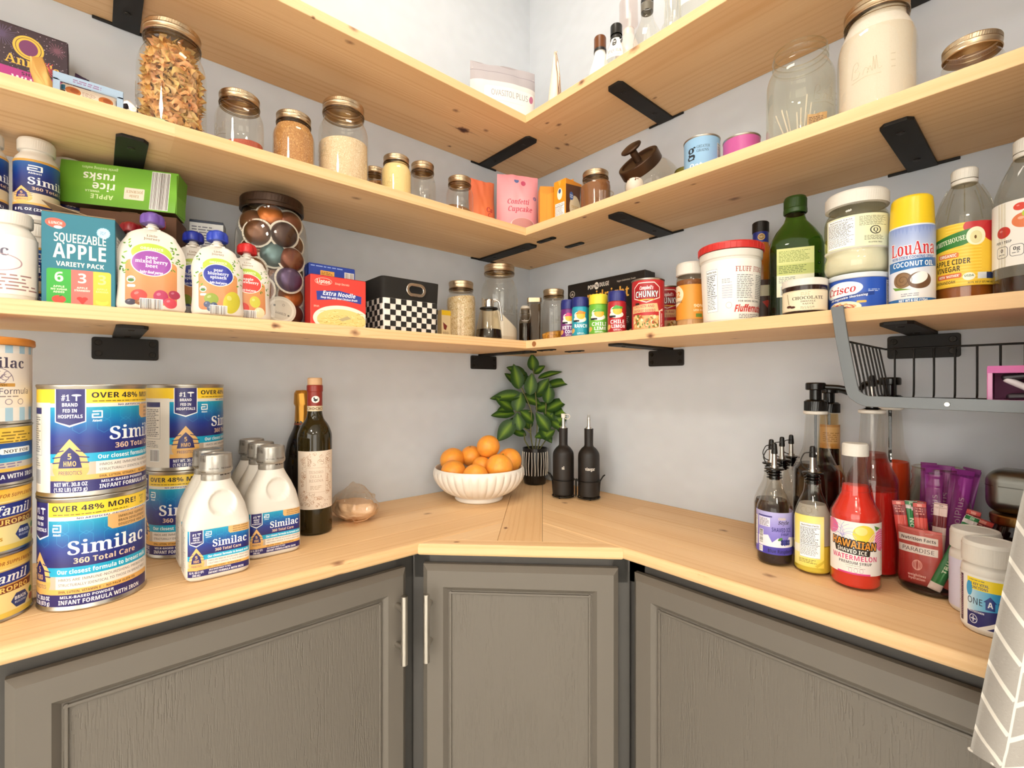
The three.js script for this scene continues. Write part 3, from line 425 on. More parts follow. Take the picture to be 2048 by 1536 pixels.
// ---------- middle shelf, right ----------
{
  const nf = print(256, 512, (g, w, h) => { R(g, '#e8961e', 0, 0, w, h); E(g, '#f4e8d8', 128, 150, 54, 66); E(g, '#33508a', 128, 120, 26); NF(g, 30, 250, 200, 240, 'Nutrition Facts'); PG(g, '#f2ae4a', [[90, 0], [128, 70], [166, 0]]); });
  const or = print(256, 512, (g, w, h) => { R(g, GR(g, 0, 0, w, 0, ['#e08a12', '#f09c22']), 0, 0, w, h); R(g, '#c87408', 120, 0, 4, h); PG(g, '#d8860e', [[0, 0], [w, 0], [w, 60], [128, 90], [0, 60]]); });
  const fr = print(384, 512, (g, w, h) => { R(g, '#5c3418', 0, 0, w, h); E(g, '#ecd9b4', 215, 300, 130, 140); E(g, '#4a68a4', 130, 175, 46); T(g, 'Great', 130, 166, 22, '#fff', { w: 60 }); T(g, 'Value', 130, 188, 22, '#fff', { w: 60 }); T(g, 'CHICKEN', 215, 290, 40, '#c8941e', { w: 170, b: 0, f: 'serif' }); T(g, 'STOCK', 215, 340, 40, '#c8941e', { w: 130, b: 0, f: 'serif' }); PG(g, '#d88a1e', [[0, 0], [384, 0], [384, 30], [0, 60]]); });
  carton('stock_carton', 'plain orange stock carton beside the pink pouch', 'carton', 0.24, y2, 0.172, face(0.24, 0.172, 0.15), 0.034, 0.104, 0.03, or, or, { top: or });
  const c = carton('stock_carton', 'orange and brown stock carton showing its nutrition table', 'carton', 0.292, y2, 0.152, 0.0, 0.038, 0.106, 0.056, nf, or, { top: or, right: fr });
  part(c, 'gable_fold', box(0.034, 0.006, 0.0015, 0, 0.109, 0), or);
  const cap = thing('small_bottle', 'white-capped little bottle behind the stock cartons', 'bottle', 0.246, y2, 0.095); part(cap, 'body', lat([[0, 0], [0.014, 0], [0.016, 0.004], [0.016, 0.09], [0.009, 0.108], [0.009, 0.115]]), white); part(cap, 'cap', lat([[0.0105, 0.112], [0.0105, 0.13], [0.009, 0.132], [0, 0.132]]), whiteCap);
  jar('gold-lidded jar of brown powder, left of the tilted canister', 0.372, y2, 0.15, 0.034, 0.104, { phi: 0.2 });
  fill('brown_sugar', 'brown powder filling the jar beside the tilted canister', 0.372, y2, 0.15, 0.034, 0.104, 0.078, brownPow);
  // tilted canister on a stand
  const k = thing('glass_canister', 'large tilted round glass canister with a brown knobbed metal lid', 'canister', 0.476, y2, 0.118), tilt = new THREE.Group(); tilt.name = 'vessel';
  const q = new THREE.Quaternion().setFromUnitVectors(V3(0, 1, 0), V3(-0.07, 0.63, 0.70).normalize()), c0 = V3(0.0, 0.06, -0.03), place = (g) => g.applyQuaternion(q).translate(c0.x, c0.y, c0.z);
  part(k, 'glass', place(lat(sm([[0, -0.052], [0.03, -0.05], [0.05, -0.034], [0.058, 0], [0.05, 0.03], [0.04, 0.042], [0.039, 0.05]], 40))), tint(0xf0ecdf));
  part(k, 'lid', place(merge(lat([[0, 0.062], [0.034, 0.062], [0.036, 0.066], [0.043, 0.066], [0.044, 0.064], [0.044, 0.044], [0.042, 0.042], [0.02, 0.042]]))), brownMetal, 'dark brown metal lid');
  part(k, 'knob', place(lat([[0.008, 0.062], [0.0075, 0.084], [0.01, 0.086], [0.019, 0.088], [0.0225, 0.0915], [0.0215, 0.0945], [0.012, 0.0975], [0, 0.098]])), brownMetal);
  const g = (name, label, x, z, r, m, dots) => { const t = thing(name, label, 'jar', x, y2, z, face(x, z)); part(t, 'body', lat(sm([[0, 0], [r * 0.7, 0.001], [r, r * 0.7], [r * 0.95, r * 1.3], [r * 0.7, r * 1.75], [0, r * 1.9]], 24)), m); if (dots) part(t, 'specks', merge([0, 1, 2, 3, 4, 5, 6].map((i) => { const a = rr(-1.2, 1.2), b = rr(0.3, 1.3); return new THREE.SphereGeometry(0.0013, 8, 6).translate(Math.sin(a) * r * Math.cos(b * 0.6), r + r * 0.7 * Math.sin(b), Math.cos(a) * r * Math.cos(b * 0.6)); })), P(0x7a4a34)); };
  g('speckled_pot', 'small white pot with brown specks in front of the tilted canister', 0.512, 0.206, 0.0165, P(0xd2c8b8), 1);
  const cr = thing('glass_cup', 'clear scalloped glass cup below the brown canister lid', 'cup', 0.435, y2, 0.205, 0.3); part(cr, 'cup', loft([[0, 0.014, 0.014], [0.012, 0.019, 0.019], [0.024, 0.0215, 0.0215]], 2, 40, 0, 2 * PI, 0, false), tint(0xf0ece0, { roughness: 0.08 })); part(cr, 'rim', new THREE.TorusGeometry(0.0213, 0.0012, 8, 40).rotateX(PI / 2).translate(0, 0.024, 0), tint(0xf0ece0));
  const gt = thing('tin_tub', 'small olive green tin half hidden left of the blue can', 'tin', 0.567, y2, 0.118); part(gt, 'body', lat([[0, 0], [0.019, 0], [0.02, 0.002], [0.02, 0.052], [0.018, 0.055], [0, 0.055]]), std(0x6a6420, 0.3, { metalness: 0.5 })); part(gt, 'ring_pull', new THREE.TorusGeometry(0.008, 0.0012, 6, 20).rotateX(PI / 2).translate(-0.006, 0.056, 0.004), tin);
}
// tins: seamed ends and a printed sleeve over a turn
function tinCan(t, r, h, mat, w = 2 * PI, ends = tin, seam = 0.0035) {
  part(t, 'can', lat([[0, 0.002], [r - 0.004, 0.002], [r - 0.003, 0], [r, 0], [r + 0.0006, 0.0016], [r - 0.0008, seam], [r - 0.0012, seam + 0.001], [r - 0.0012, h - seam - 0.001], [r - 0.0008, h - seam], [r + 0.0006, h - 0.0016], [r, h], [r - 0.003, h], [r - 0.004, h - 0.003], [r * 0.75, h - 0.003], [r * 0.7, h - 0.004], [0, h - 0.004]], 56), ends);
  return part(t, 'label', band(r - 0.0005, seam, h - seam, 0, w), mat);
}
{
  let t = thing('food_can', 'light blue food can with a black letter g, middle shelf', 'can', 0.615, y2, 0.145, face(0.615, 0.145, -0.1));
  tinCan(t, 0.0315, 0.082, print(1024, 400, (g, w, h) => { R(g, '#8fb9dc', 0, 0, w, h); T(g, 'g', 430, 120, 150, '#15202c', { f: 'serif' }); R(g, '#15202c', 400, 200, 60, 9); T(g, 'GREATER', 540, 95, 34, '#15202c', { w: 120, f: 'serif', b: 0 }); T(g, 'GRAINS', 535, 132, 34, '#15202c', { w: 110, f: 'serif', b: 0 }); T(g, 'Oat', 470, 270, 70, '#fff', { f: 'serif' }); BAR(g, 690, 60, 70, 200, '#222', false); }));
  part(t, 'ring_pull', new THREE.TorusGeometry(0.009, 0.0013, 6, 20).rotateX(PI / 2).translate(0, 0.0795, 0.012), tin);
  t = thing('food_can', 'pink food can half hidden by the shelf edge, right of the blue can', 'can', 0.682, y2, 0.135, face(0.682, 0.135)); tinCan(t, 0.03, 0.062, P(0xc2589a, 0.35));
  jar('open glass jar without a lid, holding white sticks', 0.775, y2, 0.14, 0.0476, 0.166, { lid: false, phi: 0.75, glass: tint(0xf3f2e2) });
  for (let i = 0; i < 11; i++) { const a = 2.4 * i, q = 0.018 + 0.012 * (i % 3) / 2, s = thing('cotton_swab', 'white paper stick standing in the open lidless jar', 'stick', 0.775 + Math.sin(a) * q * 0.35, y2 + 0.004, 0.14 + Math.cos(a) * q * 0.35, a, 'white sticks in the open jar'); part(s, 'stick', cyl(0.0011, 0.0011, 0.06 + 0.008 * (i % 4), 0, 0.031 + 0.004 * (i % 4), 0, 8).rotateX(0.12 + 0.1 * (i % 3)), white); part(s, 'tip', new THREE.SphereGeometry(0.0022, 8, 8).scale(1, 2, 1).translate(0, 0.004, 0), white); }
  const pk = thing('spice_packet', 'small brown packet with a round badge inside the open jar', 'packet', 0.803, y2 + 0.005, 0.155, 0.5); part(pk, 'packet', bagGeo(0.026, 0.045, 0.006, 0.002, 5), print(128, 200, (g, w, h) => { R(g, '#c8a070', 0, 0, w, h); E(g, '#a85a30', 80, 120, 30); T(g, '$', 80, 120, 36, '#3a1a0a'); FP(g, 10, 20, 100, 5, 10, '#4a2a1a'); }));
  jar('biggest jar of white flour under a gold lid, middle shelf right', 0.873, y2, 0.14, 0.0462, 0.175, { phi: -0.25 });
  fill('flour', 'white flour filling the biggest jar to its neck', 0.873, y2, 0.14, 0.0462, 0.175, 0.158, flour);
  t = thing('low_jar', 'gold jar lid just showing over the shelf edge at the far right', 'jar', 0.972, y2, 0.142, face(0.972, 0.142)); part(t, 'glass', lat([[0, 0.001], [0.026, 0.001], [0.03, 0.006], [0.03, 0.045], [0.025, 0.055], [0.025, 0.066]]), glass); jarLid(t, 0.0282, 0.055, 0.016);
}
// ---------- top shelf ----------
{
  const y1 = S1 + 0.0003;
  let t = thing('powder_bag', 'white resealable bag with a grey top band in the top shelf corner', 'bag', 0.155, y1, 0.235, face(0.155, 0.235, 0.3));
  part(t, 'pouch', bagGeo(0.165, 0.15, 0.05, 0.006, 6, 1.0), print(640, 480, (g, w, h) => { R(g, '#d9d5d0', 0, 0, w, h); R(g, '#a9a2a6', 0, 0, w, 150); R(g, '#8a8488', 0, 70, w, 5); R(g, '#e6e3de', 120, 190, w - 130, h - 190, 30); T(g, 'OVASITOL', 300, 240, 62, '#8a8688', { b: 0, w: 230 }); T(g, 'PLUS', 490, 240, 62, '#8a8688', { b: 0, w: 130 }); E(g, '#b86a8a', 590, 235, 22, 30, 0.4); R(g, '#c8c4c2', 170, 300, 330, 3); FP(g, 190, 350, 60, 4, 14, '#9a9694'); FP(g, 270, 350, 60, 4, 14, '#9a9694'); }, 0.6));
  part(t, 'zip_seal', box(0.16, 0.0015, 0.0015, 0, 0.131, 0.003), P(0xd8d4d2));
  t = thing('foil_pouch', 'narrow brown and cream foil pouch seen edge-on on the top shelf', 'pouch', 0.262, y1, 0.165, face(0.262, 0.165, 0.9));
  part(t, 'pouch', bagGeo(0.05, 0.16, 0.03, 0.008, 8, 0.25), print(256, 512, (g, w, h) => { R(g, '#e8d8c4', 0, 0, w, h); for (let i = 0; i < 16; i++) { g.strokeStyle = ['#9a6a44', '#c89a70', '#6a4430'][i % 3]; g.lineWidth = 3 + (i % 3) * 3; g.beginPath(); g.moveTo(rnd() * w, 0); g.bezierCurveTo(rnd() * w, 170, rnd() * w, 340, rnd() * w, h); g.stroke(); } }, 0.4));
  t = thing('cardboard_sheet', 'flat brown cardboard lying on the top shelf behind the foil pouch', 'cardboard', 0.315, y1, 0.13, 0.1); part(t, 'sheet', merge(box(0.10, 0.003, 0.07, 0, 0.0015, 0, 0.0008), box(0.10, 0.0015, 0.068, 0, 0.004, 0, 0.0005).rotateX(-0.06)), P(0xb88a5a, 0.8));
  const bot = (label, x, z, pr, mat, o = {}) => { const b = thing('spirit_bottle', label, 'bottle', x, y1, z, face(x, z)); part(b, 'body', lat(pr), mat); for (const [n, p, m] of o.parts || []) part(b, n, lat(p), m); return b; };
  const S0 = (R0, sh, nk, h) => [[0, 0], [R0 * 0.95, 0], [R0, 0.004], [R0, sh], ...sm([[R0, sh], [R0 * 0.9, sh + 0.016], [nk * 1.5, sh + 0.034], [nk, sh + 0.05]], 12), [nk, h]];
  bot('white frosted spirit bottle with an amber and black cap on the top shelf', 0.369, 0.13, [[0, 0], [0.025, 0], [0.026, 0.004], [0.026, 0.058], ...sm([[0.026, 0.058], [0.0235, 0.078], [0.017, 0.098], [0.0125, 0.116]], 12), [0.0125, 0.125]], P(0xf6f3ee, 0.3), { parts: [['cap', [[0.0135, 0.124], [0.0135, 0.152], [0.012, 0.155], [0, 0.155]], std(0x6a3a14, 0.25)], ['collar', [[0.0138, 0.120], [0.0138, 0.1265], [0.0125, 0.127]], black]] });
  const sk = bot('clear tequila bottle with a black cap and a skull emblem', 0.428, 0.15, S0(0.026, 0.058, 0.011, 0.118), glass, { parts: [['cap', [[0.0125, 0.116], [0.0125, 0.136], [0.011, 0.138], [0, 0.138]], blackGloss], ['collar', [[0.0128, 0.106], [0.0128, 0.111], [0.0118, 0.112]], blackGloss]] });
  part(sk, 'label', wrapL(sm([[0.0265, 0.057], [0.0242, 0.074], [0.0172, 0.091], [0.012, 0.106]], 10), -0.2, 1.5), print(256, 320, (g, w, h) => { R(g, '#f2ece2', 0, 0, w, h); E(g, '#1c1814', 120, 90, 46, 64); E(g, '#f2ece2', 108, 78, 12, 15); E(g, '#f2ece2', 136, 78, 10, 14); R(g, '#f2ece2', 104, 116, 36, 8); T(g, 'TEQUILA', 128, 230, 54, '#8a7a70', { f: 'serif', w: 210 }); FP(g, 40, 280, 180, 2, 14, '#b0a498'); }));
  bot('frosted pink-white bottle with a tall square stopper', 0.389, 0.05, S0(0.03, 0.135, 0.013, 0.2), P(0xe0d4cc, 0.35), { parts: [['stopper', [[0.013, 0.198], [0.0145, 0.206], [0.0215, 0.212], [0.0215, 0.262], [0.0205, 0.264], [0, 0.264]], tint(0xf0e2dc, { roughness: 0.25 })]] });
  const lb = bot('clear spirit bottle with a white neck wrap over a dark band', 0.503, 0.15, S0(0.028, 0.06, 0.0115, 0.19), glass, { parts: [['neck_wrap', [[0.0122, 0.152], [0.0122, 0.2], [0.011, 0.205], [0, 0.205]], P(0xf6f4ee)], ['dark_band', [[0.0123, 0.138], [0.0123, 0.146]], black], ['neck_medal', [[0.0119, 0.122], [0.0122, 0.137]], P(0x6a6458)]] });
  for (const [l, x, z] of [['ribbed clear bottle with faint script, second from the right end of the top shelf', 0.513, 0.07], ['ribbed clear bottle at the right end of the visible top shelf', 0.605, 0.16]]) { const b = bot(l, x, z, S0(0.028, 0.09, 0.016, 0.2), glass); part(b, 'ribs', merge([...Array(14).keys()].map((i) => cyl(0.0008, 0.0008, 0.07, Math.sin(i * PI / 7) * 0.0165, 0.17, Math.cos(i * PI / 7) * 0.0165, 6))), glass); part(b, 'label', wrapL([[0.0285, 0.06], [0.0285, 0.088]], 0, 1.6), print(256, 140, (g, w, h) => { R(g, '#f0e8da', 0, 0, w, h); T(g, 'Premium', 128, 45, 44, '#8a7a60', { f: 'serif', it: 1, w: 170 }); T(g, 'Vodka', 140, 95, 44, '#6a5a44', { f: 'serif', it: 1, w: 120 }); })); part(b, 'cap', lat([[0.017, 0.198], [0.017, 0.23], [0.015, 0.232], [0, 0.232]]), tin); }
}
// ---------- printed wraps of the formula cans and jugs ----------
const NAVY = '#29246a';
function badge(g, x, y, w, h) { PG(g, '#fff', [[x - 6, y - 6], [x + w + 6, y - 6], [x + w + 6, y + h - 20], [x + w / 2, y + h + 8], [x - 6, y + h - 20]]); PG(g, NAVY, [[x, y - 8], [x + w, y - 8], [x + w, y + h - 24], [x + w / 2, y + h - 2], [x, y + h - 24]]); T(g, '#1', x + w * 0.36, y + h * 0.22, h * 0.24, '#fff', { f: 'serif' }); R(g, '#fff', x + w * 0.70, y + h * 0.14, w * 0.05, h * 0.17); E(g, '#fff', x + w * 0.725, y + h * 0.15, w * 0.16, h * 0.03); ['BRAND', 'FED IN', 'HOSPITALS'].forEach((s, i) => T(g, s, x + w / 2, y + h * (0.42 + i * 0.16), h * 0.14, '#fff', { w: w * [0.55, 0.5, 0.86][i] })); }
function house(g, x, y, w, h, hmo = 1) { // pyramid of sand blocks with a number
  E(g, '#e8b466', x + w / 2, y + h * 0.72, w * 0.5, h * 0.3); PG(g, '#f0bf74', [[x + w / 2, y], [x + w * 0.93, y + h * 0.42], [x + w, y + h * 0.7], [x, y + h * 0.7], [x + w * 0.07, y + h * 0.42]]);
  g.strokeStyle = NAVY; g.lineWidth = w * 0.028; g.beginPath(); for (const [a, b] of [[0.14, 0.2], [0.28, 0.34], [0.42, 0.46], [0.56, 0.58]]) { g.moveTo(x + w * 0.0, y + h * b); g.lineTo(x + w * 0.34, y + h * a); g.moveTo(x + w, y + h * b); g.lineTo(x + w * 0.66, y + h * a); } g.stroke();
  PG(g, NAVY, [[x + w / 2, y + h * 0.2], [x + w * 0.74, y + h * 0.4], [x + w * 0.82, y + h * 0.7], [x + w * 0.18, y + h * 0.7], [x + w * 0.26, y + h * 0.4]]);
  T(g, '5', x + w / 2, y + h * 0.42, h * 0.2, '#f0bf74'); T(g, 'HMO', x + w / 2, y + h * 0.6, h * 0.17, '#f0bf74', { w: w * 0.36 }); T(g, 'PREBIOTICS', x + w / 2, y + h * 0.82, h * 0.12, NAVY, { w: w * 0.64, b: 0 });
}
function aLogo(g, x, y, s, c = '#fff') { g.strokeStyle = c; g.lineWidth = s * 0.14; g.lineJoin = 'round'; g.beginPath(); g.moveTo(x, y); g.lineTo(x + s * 0.9, y); g.lineTo(x + s * 0.9, y + s * 0.62); g.lineTo(x, y + s * 0.62); g.lineTo(x, y + s * 0.3); g.lineTo(x + s * 0.62, y + s * 0.3); g.stroke(); T(g, 'Abbott', x + s * 0.45, y + s * 0.95, s * 0.3, c, { w: s * 0.92 }); }
function simFront(g, x, w, h, top) { // front panel; top = height of the yellow band (0 for the jugs)
  const b = (k) => top + (h - top) * k; R(g, '#c9bcae', x, top, w, h - top); if (top) { R(g, '#fbd437', x, 0, w, top * 0.78); T(g, 'OVER 48% MORE!', x + w * 0.56, top * 0.34, top * 0.42, '#1d1a2c', { w: w * 0.58 }); T(g, 'NEARLY', x + w * 0.92, top * 0.22, top * 0.16, '#1d1a2c', { b: 0 }); T(g, '17', x + w * 0.92, top * 0.42, top * 0.24, '#1d1a2c'); T(g, 'MORE', x + w * 0.92, top * 0.62, top * 0.16, '#1d1a2c', { b: 0 }); FP(g, x + w * 0.28, top * 0.64, w * 0.55, 1, top * 0.13, '#7a6420'); T(g, 'NO ARTIFICIAL GROWTH HORMONES', x + w * 0.70, top * 0.89, top * 0.14, NAVY, { w: w * 0.52 }); }
  R(g, GR(g, x, b(0), x, b(0.52), ['#1aa3c6', '#1173b4', '#21368c', NAVY]), x, b(0), w, b(0.55) - b(0)); g.strokeStyle = 'rgba(90,190,220,0.35)'; g.lineWidth = 3; for (let i = 0; i < 6; i++) for (let j = 0; j < 2; j++) { const X = x + w * (0.2 + i * 0.15), Y = b(0.08 + j * 0.14), q = (h - top) * 0.09; g.beginPath(); for (let k = 0; k < 7; k++) g.lineTo(X + q * Math.sin(k * PI / 3), Y + q * Math.cos(k * PI / 3)); g.stroke(); }
  PG(g, '#e3b374', [[x + w * 0.63, b(-0.02)], [x + w, b(-0.02)], [x + w, b(0.16)], [x + w * 0.66, b(0.16)], [x + w * 0.63, b(0.12)]]); ['IMMUNE SUPPORT', 'BRAIN DEVELOPMENT', 'DIGESTIVE HEALTH'].forEach((s, i) => T(g, s, x + w * 0.83, b(0.025 + i * 0.05), h * 0.036, '#6a4a20', { w: w * 0.26 }));
  R(g, '#19a9d2', x, b(0.545), w, b(0.65) - b(0.545)); R(g, '#efe6dc', x, b(0.65), w, b(0.80) - b(0.65)); R(g, '#c9b8a6', x, b(0.65), w * 0.3, b(0.80) - b(0.65)); R(g, '#edb765', x, b(0.80), w, b(0.865) - b(0.80)); R(g, NAVY, x, b(0.862), w, h - b(0.862));
  aLogo(g, x + w * 0.28, b(0.05), (h - top) * 0.12); T(g, 'Similac', x + w * 0.66, b(0.325), (h - top) * 0.22, '#fff', { f: 'serif', w: w * 0.56 }); T(g, '360 Total Care', x + w * 0.63, b(0.475), (h - top) * 0.09, '#f3cfae', { w: w * 0.42 });
  T(g, 'Our closest formula to breast milk', x + w * 0.64, b(0.598), (h - top) * 0.07, '#fff', { w: w * 0.66 }); T(g, 'HMOS ARE IMMUNE-NOURISHING PREBIOTICS', x + w * 0.64, b(0.69), (h - top) * 0.045, '#5a4a44', { w: w * 0.64, b: 0 }); T(g, 'STRUCTURALLY IDENTICAL TO THOSE IN BREAST MILK', x + w * 0.64, b(0.75), (h - top) * 0.045, '#5a4a44', { w: w * 0.64, b: 0 }); T(g, 'DHA, LUTEIN, VITAMIN E  -  NO PALM OLEIN OIL', x + w * 0.58, b(0.832), (h - top) * 0.038, '#5a3a20', { w: w * 0.52 });
  T(g, top ? 'NET WT. 30.8 OZ' : '32 FL OZ (1 QT)', x + w * 0.14, b(0.905), (h - top) * 0.06, '#fff', { w: w * 0.22 }); T(g, top ? '(1.92 LB) (873 g)' : '(946 mL)', x + w * 0.14, b(0.965), (h - top) * 0.06, '#fff', { w: w * (top ? 0.22 : 0.12) }); T(g, top ? 'MILK-BASED POWDER' : 'MILK-BASED READY TO FEED', x + w * 0.5, b(0.895), (h - top) * 0.042, '#fff', { w: w * 0.34 }); T(g, 'INFANT FORMULA WITH IRON', x + w * 0.6, b(0.955), (h - top) * 0.068, '#fff', { w: w * 0.56 });
  badge(g, x + w * 0.045, top ? h * 0.0 + 4 : 6, w * 0.19, (h - top) * (top ? 0.42 : 0.32)); house(g, x + w * 0.02, b(0.37), w * 0.24, (h - top) * 0.49);
}
// whole wrap of a tall can: the front is centred at u = 0.5
const simWrap = print(1900, 560, (g, w, h) => {
  R(g, '#ece6dc', 0, 0, w, h); R(g, '#fbd437', 0, 0, w, h * 0.13);
  for (const X of [250, 1420]) { R(g, NAVY, X, h * 0.18, 180, h * 0.06, 6); g.strokeStyle = '#777'; g.lineWidth = 2; g.strokeRect(X, h * 0.18, 180, h * 0.46); FP(g, X + 10, h * 0.27, 160, 16, h * 0.022, '#555'); FP(g, X + 4, h * 0.67, 170, 4, h * 0.022, '#777'); }
  BAR(g, 320, h * 0.78, 100, h * 0.14); BAR(g, 1660, h * 0.2, 60, h * 0.4, '#444', false); FP(g, 30, h * 0.2, 180, 24, h * 0.028, '#777'); FP(g, 1740, h * 0.2, 140, 24, h * 0.028, '#777');
  simFront(g, 510, 870, h, h * 0.175);
}, 0.32);
const simJug = print(1200, 404, (g, w, h) => { R(g, '#e3ddd3', 0, 0, w, h); FP(g, 40, 20, 260, 28, 13, '#777'); FP(g, w - 320, 20, 260, 28, 13, '#888'); simFront(g, 332, 520, h, 0); }, 0.35);
const simSmall = print(512, 512, (g, w, h) => { R(g, '#f0ece6', 0, 0, w, h); R(g, '#d9a64a', 90, 0, w - 90, 26); R(g, GR(g, 0, 20, 0, h * 0.6, ['#1a5fa8', '#1b2f7c', '#1c1a4e']), 90, 22, w - 90, h * 0.6); R(g, '#d8c8a8', 90, h * 0.6, w - 90, h * 0.2); R(g, '#e0b05a', 90, h * 0.78, w - 90, 22); R(g, '#1c1a4e', 90, h * 0.82, w - 90, h * 0.18); R(g, '#26345c', 10, 90, 70, 30); FP(g, 10, 130, 74, 26, 13, '#666'); aLogo(g, 200, 60, 70); T(g, 'Similac', 330, 200, 92, '#fff', { f: 'serif', w: 270 }); T(g, '360 Total Care', 330, 268, 40, '#e8c8a8', { w: 230 }); house(g, 110, 250, 110, 150); T(g, '8 FL OZ (237 mL)', 230, 462, 34, '#fff', { w: 220 }); }, 0.35);

// ---------- lowest shelf, left ----------
const y3 = S3 + 0.0003;
function smallBottle(label, x, y, z, h, ry, lab, capM = whiteCap) { // little ready-to-feed bottle
  const t = thing('formula_bottle', label, 'bottle', x, y, z, ry), r = 0.0235;
  part(t, 'body', lat([[0, 0.001], [r * 0.85, 0], [r, 0.004], [r, h * 0.68], ...sm([[r, h * 0.68], [r * 0.93, h * 0.76], [r * 0.72, h * 0.83], [r * 0.7, h * 0.87]], 10)]), white);
  part(t, 'cap', merge(knurl(r * 0.82, h * 0.86, h * 0.97, 50, 0.0004), lat([[r * 0.7, h * 0.85], [r * 0.84, h * 0.855], [r * 0.82, h * 0.87]]), lat([[r * 0.82, h * 0.97], [r * 0.76, h], [0, h]])), capM);
  if (lab) part(t, 'label', band(r + 0.0004, h * 0.08, h * 0.72, 0.15, 4.6), lab); return t;
}
{
  const lid = print(256, 256, (g, w, h) => { R(g, '#f2eee8', 0, 0, w, h); T(g, 'milac', 60, 70, 60, '#5a5468', { f: 'serif', w: 110 }); g.strokeStyle = '#b09098'; g.lineWidth = 3; g.beginPath(); g.ellipse(90, 120, 50, 36, 0, 0, 7); g.stroke(); FP(g, 20, 170, 170, 5, 15, '#a07a7a'); });
  smallBottle('blue-labelled white bottle on top of another bottle at the left end of the lowest shelf', 0.1, y3 + 0.1205, 1.045, 0.118, face(0.1, 1.045), simSmall);
  smallBottle('blue-labelled bottle below the upper one, partly behind the teal carton', 0.1, y3, 1.045, 0.12, face(0.1, 1.045), simSmall);
  smallBottle('white-capped bottle standing behind the upper blue-labelled bottle', 0.05, y3 + 0.1205, 1.012, 0.118, face(0.05, 1.012), simSmall);
  smallBottle('white-capped bottle hidden at the wall under the rear upper bottle', 0.05, y3, 1.012, 0.12, face(0.05, 1.012), simSmall);
  smallBottle('bottle with cream label cut by the left picture edge, nearest on the lowest shelf', 0.178, y3, 1.062, 0.113, face(0.178, 1.062), lid);
  smallBottle('blue-labelled bottle at the very left edge, behind the cream-labelled one', 0.098, y3 + 0.1205, 1.096, 0.116, face(0.098, 1.096), simSmall);
  smallBottle('lower bottle at the very left edge behind the cream-labelled one', 0.098, y3, 1.096, 0.12, face(0.098, 1.096), simSmall);
  // teal squeeze-pouch carton, lid flaps open
  const ap = print(600, 960, (g, w, h) => {
    R(g, '#1b7388', 0, 0, w, h); E(g, '#e8604e', 110, 110, 82, 50, 0.1); T(g, 'LUNCH', 110, 108, 40, '#fbe4d8', { w: 110 }); E(g, '#fff', 130, 150, 34, 16); for (let i = 0; i < 16; i++) E(g, '#a8d0ea', 500 + 44 * Math.cos(i * PI / 8), 160 + 44 * Math.sin(i * PI / 8), 14); E(g, '#bcdcf0', 500, 160, 46); FP(g, 472, 144, 56, 3, 14, '#6a98c0');
    T(g, 'SQUEEZABLE', 310, 252, 120, '#fdf3e2', { w: 430, b: 0, st: '#fdf3e2', sw: 4 }); T(g, 'APPLE', 310, 390, 210, '#fdf3e2', { w: 440 }); g.strokeStyle = '#1b7388'; T(g, 'APPLE', 310, 390, 170, 'rgba(27,115,136,0)', {}); T(g, 'VARIETY PACK', 310, 522, 66, '#fdf3e2', { w: 390 });
    R(g, '#35a83a', 40, 575, 194, 385, [24, 0, 0, 0]); R(g, '#ef7068', 234, 575, 180, 385); R(g, '#f8c33e', 414, 575, 150, 385, [0, 24, 0, 0]);
    [['6', 137, ['APPLE', 'NO SUGAR', 'ADDED'], '#eef6d8'], ['3', 324, ['APPLE', 'STRAWBERRY'], '#fbe6da'], ['3', 489, ['APPLE', 'BANANA'], '#fbe08a']].forEach(([n, x, l, c]) => { T(g, n, x, 660, 140, c); l.forEach((s, i) => T(g, s, x, 760 + i * 28, 26, c, { w: Math.min(130, s.length * 18) })); });
    E(g, '#e2442e', 137, 890, 56, 40); E(g, '#2f7a2a', 150, 856, 14, 6, -0.5); PG(g, '#d8342e', [[280, 872], [370, 872], [326, 936]]); E(g, '#d8342e', 303, 872, 24, 18); E(g, '#d8342e', 346, 872, 24, 18); E(g, '#f4d84a', 489, 895, 54, 34); E(g, '#f8c33e', 489, 870, 50, 22);
  });
  const teal = P(0x14596a), kraft = P(0x9a8264, 0.8), X = 0.166, Z = 0.9925;
  let t = thing('fruit_pouch_carton', 'teal apple snack variety pack carton with open top flaps', 'box', X, y3, Z, PI / 2 - 0.2);
  const tealSide = print(400, 700, (g, w, h) => { R(g, '#12505f', 0, 0, w, h); NF(g, 40, 120, 200, 380); FP(g, 40, 560, 300, 6, 16, '#9ac0c8'); BAR(g, 290, 200, 70, 200, '#222', false); });
  part(t, 'carton', box(0.074, 0.121, 0.064, 0, 0.0605, 0, 0.0012), [tealSide, tealSide, kraft, kraft, ap, teal]);
  part(t, 'flap', box(0.073, 0.001, 0.034, 0, 0, -0.017, 0.0004).rotateX(-0.55).translate(0, 0.122, 0.031).rotateY(0), kraft); part(t, 'flap', box(0.05, 0.001, 0.06, 0, 0, 0, 0.0004).rotateZ(-0.28).translate(-0.014, 0.129, -0.004), kraft);
  // brown box carrying the green one
  t = thing('brown_carton', 'plain brown cardboard box under the green rusks box, mostly hidden', 'box', 0.095, y3, 0.935, PI / 2 - 0.35); part(t, 'carton', box(0.12, 0.158, 0.055, 0, 0.079, 0), P(0x5a3a24, 0.8)); part(t, 'tape', box(0.02, 0.0006, 0.0552, 0, 0.1584, 0, 0.0002), P(0x7a5a3a, 0.5));
